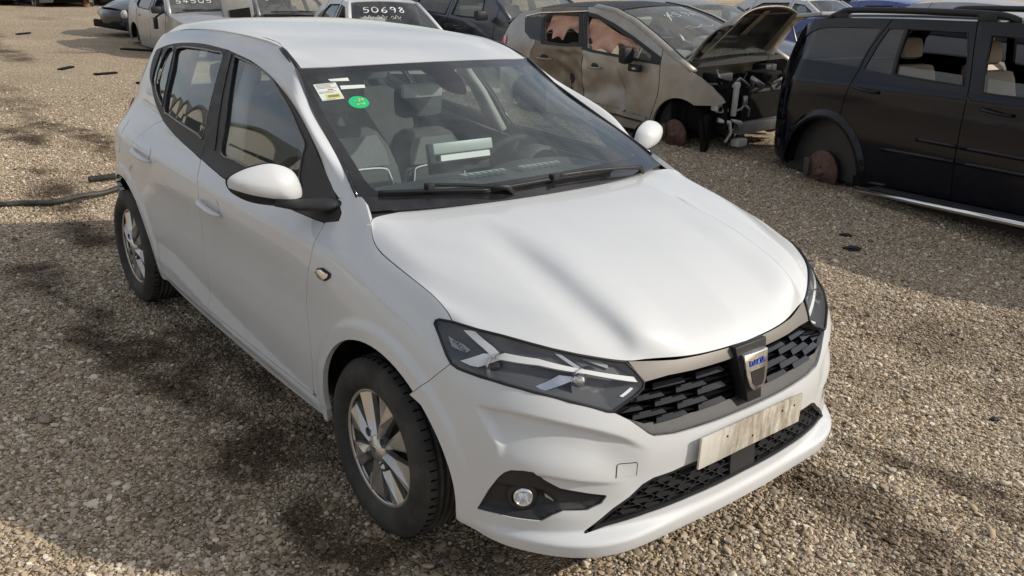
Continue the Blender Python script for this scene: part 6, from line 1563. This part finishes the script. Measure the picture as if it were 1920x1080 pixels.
    hn.tube([(1.75, .66, .98), (1.62, .68, 1.25), (1.56, .66, 1.42)], .010, 8); tag(hn.build('bonnet_hinge', 'bare_metal', bon))
    return root
# ------------------------------------------------------------------ plainer cars further back
BASE = dict(top=[(2.12, .45), (2.16, .62), (2.08, .74), (1.55, .90), (.98, .985), (.60, 1.20), (.20, 1.405), (-.25, 1.445), (-.75, 1.440), (-1.20, 1.390), (-1.62, 1.16), (-1.78, 1.01), (-2.12, .96), (-2.17, .70), (-2.14, .42)], brk=(2, 4, 6, 9, 11, 13),
 fw=[(-.02, 1.345), (.22, 1.325), (.55, 1.155), (.76, 1.015), (.72, .985), (.10, .985), (-.08, .99)], rw=[(-.16, 1.350), (-.22, .992), (-.95, 1.0), (-1.10, 1.05), (-1.02, 1.19), (-.80, 1.315)], qw=[(-1.08, 1.22), (-1.16, 1.06), (-1.36, 1.08)],
 fs=[(.865, 1.047), (.90, .75), (.84, .2605)], bs=[(-.09, 1.438), (-.15, .98), (-.14, .2605)], rs=[(-.98, 1.423), (-1.06, 1.05), (-1.02, .80), (-.93, .577)], W=.88, belt=.98, slope=.42)
def gcar(name, label, pose, paint, var=BASE, roof=None, fdoor='glass', rdoor='glass', ws='clear_glass', wheels=True, chalk=None, group=None, bonnet=True, cat='car', lamps=True, detail=True, step=.07, stretch=1.0, tall=1.0, seats=True, extra=None, rear_x=1.0):
    root = root_at(name, label, cat, pose, group)
    X = lambda l: [(x*stretch if x < 0 else x, z*(1+(tall-1)*np.clip((z-.5)/.5, 0, 1))) for x, z in l]
    top = X(var['top']); b0, b1, b2, b3, b4, b5 = var['brk']; belt = X([(0, var['belt'])])[0][1]
    sf = side_surface(var['W'], belt, var['slope'], -1.55*stretch, 1.35, .24, .30)
    aF = (1.30, .33, .36); aR = (-1.28*stretch, .33, .36)
    outline = top+arch_bottom(.26, [aF, aR], 2.05, -2.1*stretch, .30, .32)[::-1]
    fw, rw, qw = X(var['fw']), X(var['rw']), X(var['qw']); fs, bs, rs = X(var['fs']), X(var['bs']), X(var['rs'])
    for s, zb in ((fs, .2605), (bs, .2605)): s[-1] = (s[-1][0], zb)
    pcs = side_parts(root, sf, outline, [fw, rw], [fs, bs, rs], ['fender', 'front_door', 'rear_door', 'quarter_panel'], paint, step)
    for right in (True, False):
        d = dict(mirror=right, ctr=(0, 0, .6)); sg = -1 if right else 1
        for w, nm, st in ((fw, 'front_door', fdoor), (rw, 'rear_door', rdoor)):
            if st in ('glass', 'dark'): panel('window_glass', w, sf, 'clear_glass' if st == 'glass' else 'dark_glass', pcs[(nm, right)], .1, thick=0, gap=0, offset=-.012, **d)
            pp = sf(np.array([a for a, b in w]), np.array([b for a, b in w])); MB().tube([(x, sg*(y+.001), z) for x, y, z in pp]+[(pp[0][0], sg*pp[0][1], pp[0][2])], .010, 5, cap=False).build('window_seal', 'satin_black', pcs[(nm, right)])
        panel('quarter_light', qw, sf, 'frit', pcs[('quarter_panel', right)], .1, thick=0, gap=0, offset=.003, **d)
        if detail:
            for (x0, nm) in ((.0, 'front_door'), (-.95*stretch, 'rear_door')):
                P = sf(np.array([x0-.02, x0+.04, x0+.12, x0+.18]), np.full(4, belt-.12)); MB().tube([(x, sg*(y+l), z) for (x, y, z), l in zip(P, (0, .025, .025, 0))], .014, 6).build('door_handle', paint, pcs[(nm, right)])
            m_ = MB(); m_.box((.80, sg*.99, belt+.07), (.11, .19, .13)); m_.build('door_mirror', 'satin_black', root, bevel=.04)
        if lamps:
            panel('headlight', [(2.10, .62), (2.06, .735), (1.80, .80), (1.78, .70), (1.95, .62)], sf, 'reflector_silver', root, .05, thick=.01, gap=0, offset=.006, **d)
            panel('tail_light', X([(-1.86, .94), (-2.12, .93), (-2.15, .74), (-1.98, .72)]), sf, 'red_lens', root, .06, thick=.01, gap=0, offset=.006, **d)
        for ax in (aF, aR):
            if wheels: simple_wheel(root, (ax[0], sg*(var['W']-.115), .31))
            else: brake_disc(root, (ax[0], sg*(var['W']-.15), .30), .14, False)
    seg = lambda i, j: top[i:j+1]
    strip('front_bumper', root, sf, seg(0, b0), paint, 0, .14, 8)
    if bonnet: strip('bonnet', root, sf, seg(b0, b1), paint, .05, .10, 8)
    o, S = strip('windscreen', root, sf, [(top[b1][0]-.03, top[b1][1]+.012)]+seg(b1, b2)[1:-1]+[(top[b2][0], top[b2][1]-.004)], ws, .035, .11, 8, narrow=.045)
    strip('roof', root, sf, seg(b2, b3), roof or paint, .04, 0, 8)
    strip('rear_window', root, sf, seg(b3, b4), 'dark_glass', .02, -.08, 8)
    strip('tailgate', root, sf, seg(b4, b5), paint, .02, -.10, 8); strip('rear_bumper', root, sf, seg(b5, len(top)-1), paint, 0, -.12, 8)
    arch_liners(root, [aF, aR], var['W'])
    for sg in (-1, 1):
        P = sf(np.array([p[0] for p in seg(b1, b2)]), np.array([p[1] for p in seg(b1, b2)])); MB().tube([(x, sg*(y-.035), z+.002) for x, y, z in P], .040, 8, flat=.6, up=(0, 0, 1)).build('windscreen_pillar', paint, root)
    b = MB(); b.box((1.2, 0, .48), (1.4, 1.2, .40)); b.box((-.2, 0, .30), (3.2, 1.3, .08)); b.build('underbody', 'oily_black', root)
    sc = MB(); sc.tube([(top[b1][0]+.02, -.70, top[b1][1]+.0), (top[b1][0]+.10, 0, top[b1][1]+.035), (top[b1][0]+.02, .70, top[b1][1]+.0)], .035, 6); sc.build('scuttle', 'plastic_black', root)
    if detail:
        for y0, y1 in ((-.5, .05), (.02, .58)):
            wp = MB(); pa, na = surf_pn(S, np.array([[.5+y0/1.5, .05], [.5+(y0+y1)/3, .05], [.5+y1/1.5, .04]]), 1e-3); na = np.where(na[:, [2]] < 0, -na, na); wp.tube([tuple(p) for p in pa+na*.02], .011, 6); wp.build('wiper', 'satin_black', root)
    if seats: cabin(root, var['W']-.02, belt, -1.5*stretch, 1.0, dashx=.78)
    if chalk: scribble(o, S, *chalk[:5], width=chalk[5])
    if extra: extra(root, sf, S, o)
    return root
# ------------------------------------------------------------------ the yard: who stands where
SEDAN = dict(BASE)
MPV = dict(BASE, top=[(2.12, .45), (2.16, .66), (2.06, .80), (1.60, .95), (1.18, 1.02), (.74, 1.26), (.28, 1.50), (-.20, 1.565), (-.90, 1.555), (-1.60, 1.50), (-1.95, 1.25), (-2.06, 1.05), (-2.14, .90), (-2.16, .70), (-2.14, .42)],
 fw=[(-.02, 1.45), (.28, 1.42), (.55, 1.26), (.60, 1.05), (.55, 1.0), (.10, 1.0), (-.08, 1.01)], rw=[(-.16, 1.455), (-.22, 1.0), (-.95, 1.02), (-1.0, 1.10), (-.98, 1.43)], qw=[(-1.08, 1.42), (-1.10, 1.06), (-1.62, 1.08), (-1.75, 1.20), (-1.55, 1.40)], fs=[(.93, 1.1555), (.92, .75), (.86, .2605)], bs=[(-.09, 1.5665), (-.15, .98), (-.14, .2605)], rs=[(-1.03, 1.5505), (-1.06, 1.05), (-1.02, .80), (-.93, .577)])
build_suv(); build_beige()
DG = '54505'
def sedan_extra(root, sf, S, ws):
    m_ = MB(); m_.box((.72, -1.0, .80), (.07, .07, .20)); m_.tube([(.78, -.84, 1.02), (.76, -.95, .95), (.72, -1.0, .90)], .02, 6); m_.build('hanging_mirror', 'satin_black', root, bevel=.0)
    b = MB(); b.box((1.75, -.45, .72), (.30, .30, .06)); b.build('bonnet_hole', 'oily_black', root)
gcar('saloon_car', 'dusty silver saloon with 54505 chalked on its windscreen and no wheels', [-15.303, 4.14, -.029, -.2, 0, 0, .955], 'paint_silver', SEDAN, ws='dusty_glass', wheels=False, chalk=(DG, .10, .34, .075, .15, .016), extra=sedan_extra, rdoor='glass', fdoor='open')
def navy_front(root, sf, S, ws):
    for y in (-.55, .55):
        b = MB(); b.lathe([(0, .02), (.06, .03), (.09, .0), (.10, -.05)], (2.12, y, .66), axis='x', n=16); b.build('lamp_bowl', 'lamp_housing_grey', root)
    b = MB(); b.box((2.20, .0, .42), (.10, 1.3, .16)); b.build('torn_bumper', 'oily_black', root, bevel=.03)
gcar('saloon_car', 'dark blue saloon with torn front bumper behind the dusty silver saloon', [-19.0, 5.55, R(-80), -.16, 0, 0, .98], 'paint_navy', SEDAN, wheels=False, lamps=False, extra=navy_front, detail=False)
def wreck_extra(root, sf, S, ws):
    r = np.random.default_rng(4)
    b = MB(); b.box((1.05, -1.12, .78), (.07, .62, 1.15), Matrix.Rotation(R(8), 3, 'X')); b.build('loose_door', 'paint_grey', root, bevel=.02)
    b = MB(); b.box((1.10, -1.12, .95), (.03, .40, .40), Matrix.Rotation(R(8), 3, 'X')); b.build('door_trim', 'oily_black', root)
    for k in range(7):
        h = MB(); y = r.uniform(-.7, .7); h.tube([(1.2, y, .92), (1.5+r.random()*.3, y+r.uniform(-.3, .3), .98), (1.8, y+r.uniform(-.2, .2), .86)], r.uniform(.015, .05), 7); h.build('engine_part', ('oily_black', 'bare_metal', 'lamp_housing_grey')[k % 3], root)
    b = MB(); b.box((1.35, -.62, .93), (.5, .05, .05), Matrix.Rotation(R(14), 3, 'Z')); b.build('fender_rail', 'paint_offwhite', root)
    b = MB(); b.tube([(1.0, .05, 1.0), (.60, .02, 1.25), (.40, 0, 1.42)], .05, 6, flat=.5); b.build('broken_pillar', 'oily_black', root)
gcar('scrap_car', 'gutted brown and black car without bonnet or front doors between the two chalked cars', [-14.75, 5.52, -.05, -.2, 0, 0, .93], 'paint_grey', MPV, ws='dusty_glass', fdoor='open', rdoor='open', wheels=False, bonnet=False, chalk=('D5', .14, .50, .08, .17, .02), lamps=False, extra=wreck_extra)
def white_extra(root, sf, S, ws):
    b = MB(); b.box((.52, -.30, 1.06), (.25, .46, .26)); b.build('airbag', 'airbag_white', root, bevel=.09)
    scribble(ws, S, '~~~', .16, .30, .12, .20, .007)
gcar('hatchback', 'white hatchback behind with 50698 chalked on its windscreen and a blown airbag', [-11.05, 5.72, -.25, -.2, 0, 0, .95], 'paint_offwhite', BASE, ws='clear_glass', fdoor='open', wheels=False, chalk=('50698', .17, .56, .085, .20, .022), extra=white_extra)
gcar('people_carrier', 'dark navy people carrier with dusty windscreen next to the beige tail', [-10.35, 7.70, .03, -.2, 0, 0, 1.17], 'paint_navy', MPV, ws='dusty_glass', fdoor='glass', wheels=False, chalk=('~~', .3, .4, .2, .2, .014))
gcar('estate_car', 'dark blue estate car with dusty grey roof right behind the beige wreck', [-7.55, 9.75, -.05, -.2, 0, 0, 1.05], 'paint_navy', BASE, roof='paint_grey', ws='dusty_glass', wheels=False, stretch=1.06)
gcar('hatchback', 'white hatchback with clear side windows parked beyond the black off-roader', [-8.813, 14.971, -.027, -.1, 0, 0, 1.006], 'paint_offwhite', BASE, detail=False)
gcar('saloon_car', 'pale silver saloon whose windscreen shows beyond the off-roader\'s roof spoiler', [-10.6, 20.2, .05, -.1, 0, 0, 1.0], 'paint_silver', SEDAN, ws='dusty_glass', detail=True, seats=False)
gcar('saloon_car', 'bright blue car roof seen beyond the off-roader\'s roof rail', [-8.065, 17.787, -.065, -.1, 0, 0, .995], 'paint_blue', SEDAN, detail=False, seats=False)
gcar('estate_car', 'large pale grey car beyond the off-roader, only its roof in view', [-3.35, 12.1, -.03, 0, 0, 0, 1.06], 'roof_pale', BASE, roof='roof_pale', stretch=1.15, detail=False, seats=False)
gcar('hatchback', 'blue hatchback low behind the raised bonnet of the wreck', [-6.2, 13.0, -.05, -.2, 0, 0, .92], 'paint_blue', BASE, detail=False, seats=False)
for i, (x, y, h, p, lb) in enumerate(((-30.8, 4.9, .1, 'paint_grey', 'dark grey car at the far edge of the yard, nearest the post'), (-31.6, 3.3, -.1, 'paint_navy', 'dark blue car in the far row at the end of the track'), (-33.2, 1.9, .05, 'paint_black', 'black car in the far row beyond the ruts'), (-31.2, 7.0, 0, 'paint_navy', 'navy car in the far row behind the saloon with the torn bumper'), (-33.5, 9.4, .1, 'paint_silver', 'dusty silver car in the far row behind the gutted car'))):
    gcar('parked_car', lb, [x, y, h, -.15, 0, 0, 1.0], p, SEDAN, wheels=i % 2 == 0, detail=False, seats=False, step=.12, group='cars along the far edge of the yard')
b = MB(); b.lathe([(.11, 0), (.10, 1.2), (.10, 2.6), (0, 2.62)], axis='z', n=14); tag(b.build('wooden_post', 'wood_brown', None, (-29.0, 5.6, 0)), 'brown wooden post standing in front of the far row', 'post')
# ------------------------------------------------------------------ things lying on the gravel
def gz(x, y): return float(ground_z(np.array([x]), np.array([y]))[0])
def hose(pts, r, label, name='hose', m='rubber_grey'):
    p = [(x, y, gz(x, y)+r+z) for x, y, z in cr(pts, 8)]; tag(MB().tube(p, r, 10).build(name, m), label, 'hose')
mat('rubber_grey', (.030, .030, .029), .6, var=.4, vscale=20, dust=((.16, .14, .11), .35, 12, .45))
hose([(-5.75, -1.62, 0), (-5.35, -1.35, .01), (-5.06, -1.18, .0), (-4.98, -1.0, .005), (-4.86, -.83, .012), (-4.86, -.62, .03), (-4.92, -.40, .012), (-5.02, -.15, .05)], .021, 'long grey rubber hose curving over the gravel towards the white car')
hose([(-5.42, -.42, .01), (-5.40, -.25, .015), (-5.43, -.05, .01), (-5.48, .2, .01)], .024, 'short black hose end beside the rear bumper of the white car', m='rubber')
def lump(x, y, sx, sy, sz, rz, label, m, seed, name='plastic_fragment', cat='fragment'):
    r = np.random.default_rng(seed); bm = bmesh.new(); bmesh.ops.create_icosphere(bm, subdivisions=2, radius=.5)
    for v in bm.verts: v.co = Vector(np.array(v.co)*(1+r.normal(0, .10))*np.array([sx, sy, sz]))
    me = bpy.data.meshes.new(name); bm.to_mesh(me); bm.free(); me.materials.append(MATS[m]); o = bpy.data.objects.new(name, me); COL.objects.link(o)
    o.location = (x, y, gz(x, y)+sz*.32); o.rotation_euler = (r.normal(0, .12), r.normal(0, .12), rz); tag(o, label, cat)
mat('stone_brown', (.30, .235, .18), .85, var=.25, vscale=18)
lump(-.83, 3.49, .13, .06, .045, .6, 'black plastic clip lying on sunlit gravel near the shadow edge', 'satin_black', 1)
lump(-1.05, 3.78, .10, .05, .03, .2, 'small dark scrap in the shade of the black off-roader', 'satin_black', 2)
lump(-2.65, 4.04, .045, .04, .04, .1, 'tiny black cube of plastic on the gravel behind the bonnet', 'satin_black', 3)
lump(.93, 1.75, .05, .025, .02, .9, 'small black chip on the gravel right of the number plate', 'satin_black', 4)
lump(-1.42, -1.62, .075, .055, .035, .3, 'largest brown stone on the shaded gravel at the lower left', 'stone_brown', 5, 'stone', 'stone')
for i, (x, y, l, w, a, lb) in enumerate(((-15.6, 3.10, .7, .16, -.9, 'long dark board under the sill of the dusty silver saloon'), (-11.2, 1.9, .42, .10, .5, 'flat black strip lying behind the roof of the white car'), (-13.2, 1.25, .4, .09, .9, 'dark plank on the gravel in front of the torn blue saloon'), (-12.3, 1.6, .35, .09, .3, 'smaller dark plank nearest the white car\'s roof'), (-19.5, 1.9, .4, .10, .8, 'short dark strip beside the far track'))):
    b = MB(); b.box((0, 0, 0), (w, l, .025)); o = b.build('board', 'oily_black', None, (x, y, gz(x, y)+.016), bevel=.004); o.rotation_euler = (0, 0, a); tag(o, lb, 'board')
# ------------------------------------------------------------------ the sheds behind the photographer, seen as reflections in the paint and glass
mat('shed_render', (.66, .64, .57), .85, var=.08, vscale=.6); mat('shed_trim', (.30, .17, .10), .8); mat('shed_roof', (.16, .17, .16), .7, var=.2, vscale=.5); mat('shed_lower', (.46, .42, .33), .85, var=.12, vscale=.8)
glass('shed_glass', (.04, .045, .05), .6)
def build_sheds():
    root = empty('warehouse', (0, 0, 0), 0, 'row of cream sheds with curved gables and dark window bands, mirrored in the car windows', 'building')
    y0, bw, n, x0, he, rise = -22.0, 12.0, 8, -116.0, 7.6, 3.0
    for k in range(n):
        xa = x0+k*bw; arc = [(xa+bw*t, he+rise*math.sin(math.pi*t)) for t in np.linspace(0, 1, 17)]
        b = MB(); b.prism([(xa, 3.4), (xa+bw, 3.4)]+arc[::-1], y0-.3, y0, 'xz'); b.build('gable_wall', 'shed_render', root)
        b = MB(); b.prism([(x, z+.02) for x, z in arc]+[(x, z+.55) for x, z in arc[::-1]], y0-18, y0+.45, 'xz'); b.build('roof', 'shed_roof', root)
        for q in range(4):
            w = MB(); xw = xa+1.3+q*2.4; w.box((xw+1.1, y0+.04, 7.4), (2.1, .12, 1.3)); w.build('window', 'shed_glass', root)
        b = MB(); b.box((xa, y0+.2, 5.4), (.5, .5, 4.2)); b.build('pier', 'shed_render', root)
    b = MB(); b.box((x0+n*bw/2, y0-.1, 1.7), (n*bw, .4, 3.4)); b.build('lower_wall', 'shed_lower', root)
    b = MB(); b.box((x0+n*bw/2, y0+.18, 3.5), (n*bw, .5, .28)); b.build('string_course', 'shed_trim', root)
    b = MB(); b.box((x0+n*bw/2, y0-9, 3.2), (n*bw-1, 17, 6.2)); b.build('shed_body', 'shed_lower', root)
build_sheds()
for i, (x, y, h, p, lb) in enumerate(((-24, -12.5, R(88), 'paint_offwhite', 'white car in front of the sheds, seen only in reflections'), (-33, -15.0, R(80), 'paint_offwhite', 'second white car nearer the long shed wall, seen only in reflections'), (-42, -14.0, R(95), 'paint_navy', 'dark car before the sheds, seen only in reflections'))):
    gcar('parked_car', lb, [x, y, h, -.05, 0, 0, 1.0], p, BASE, detail=False, seats=False, step=.14, group='cars parked before the sheds')
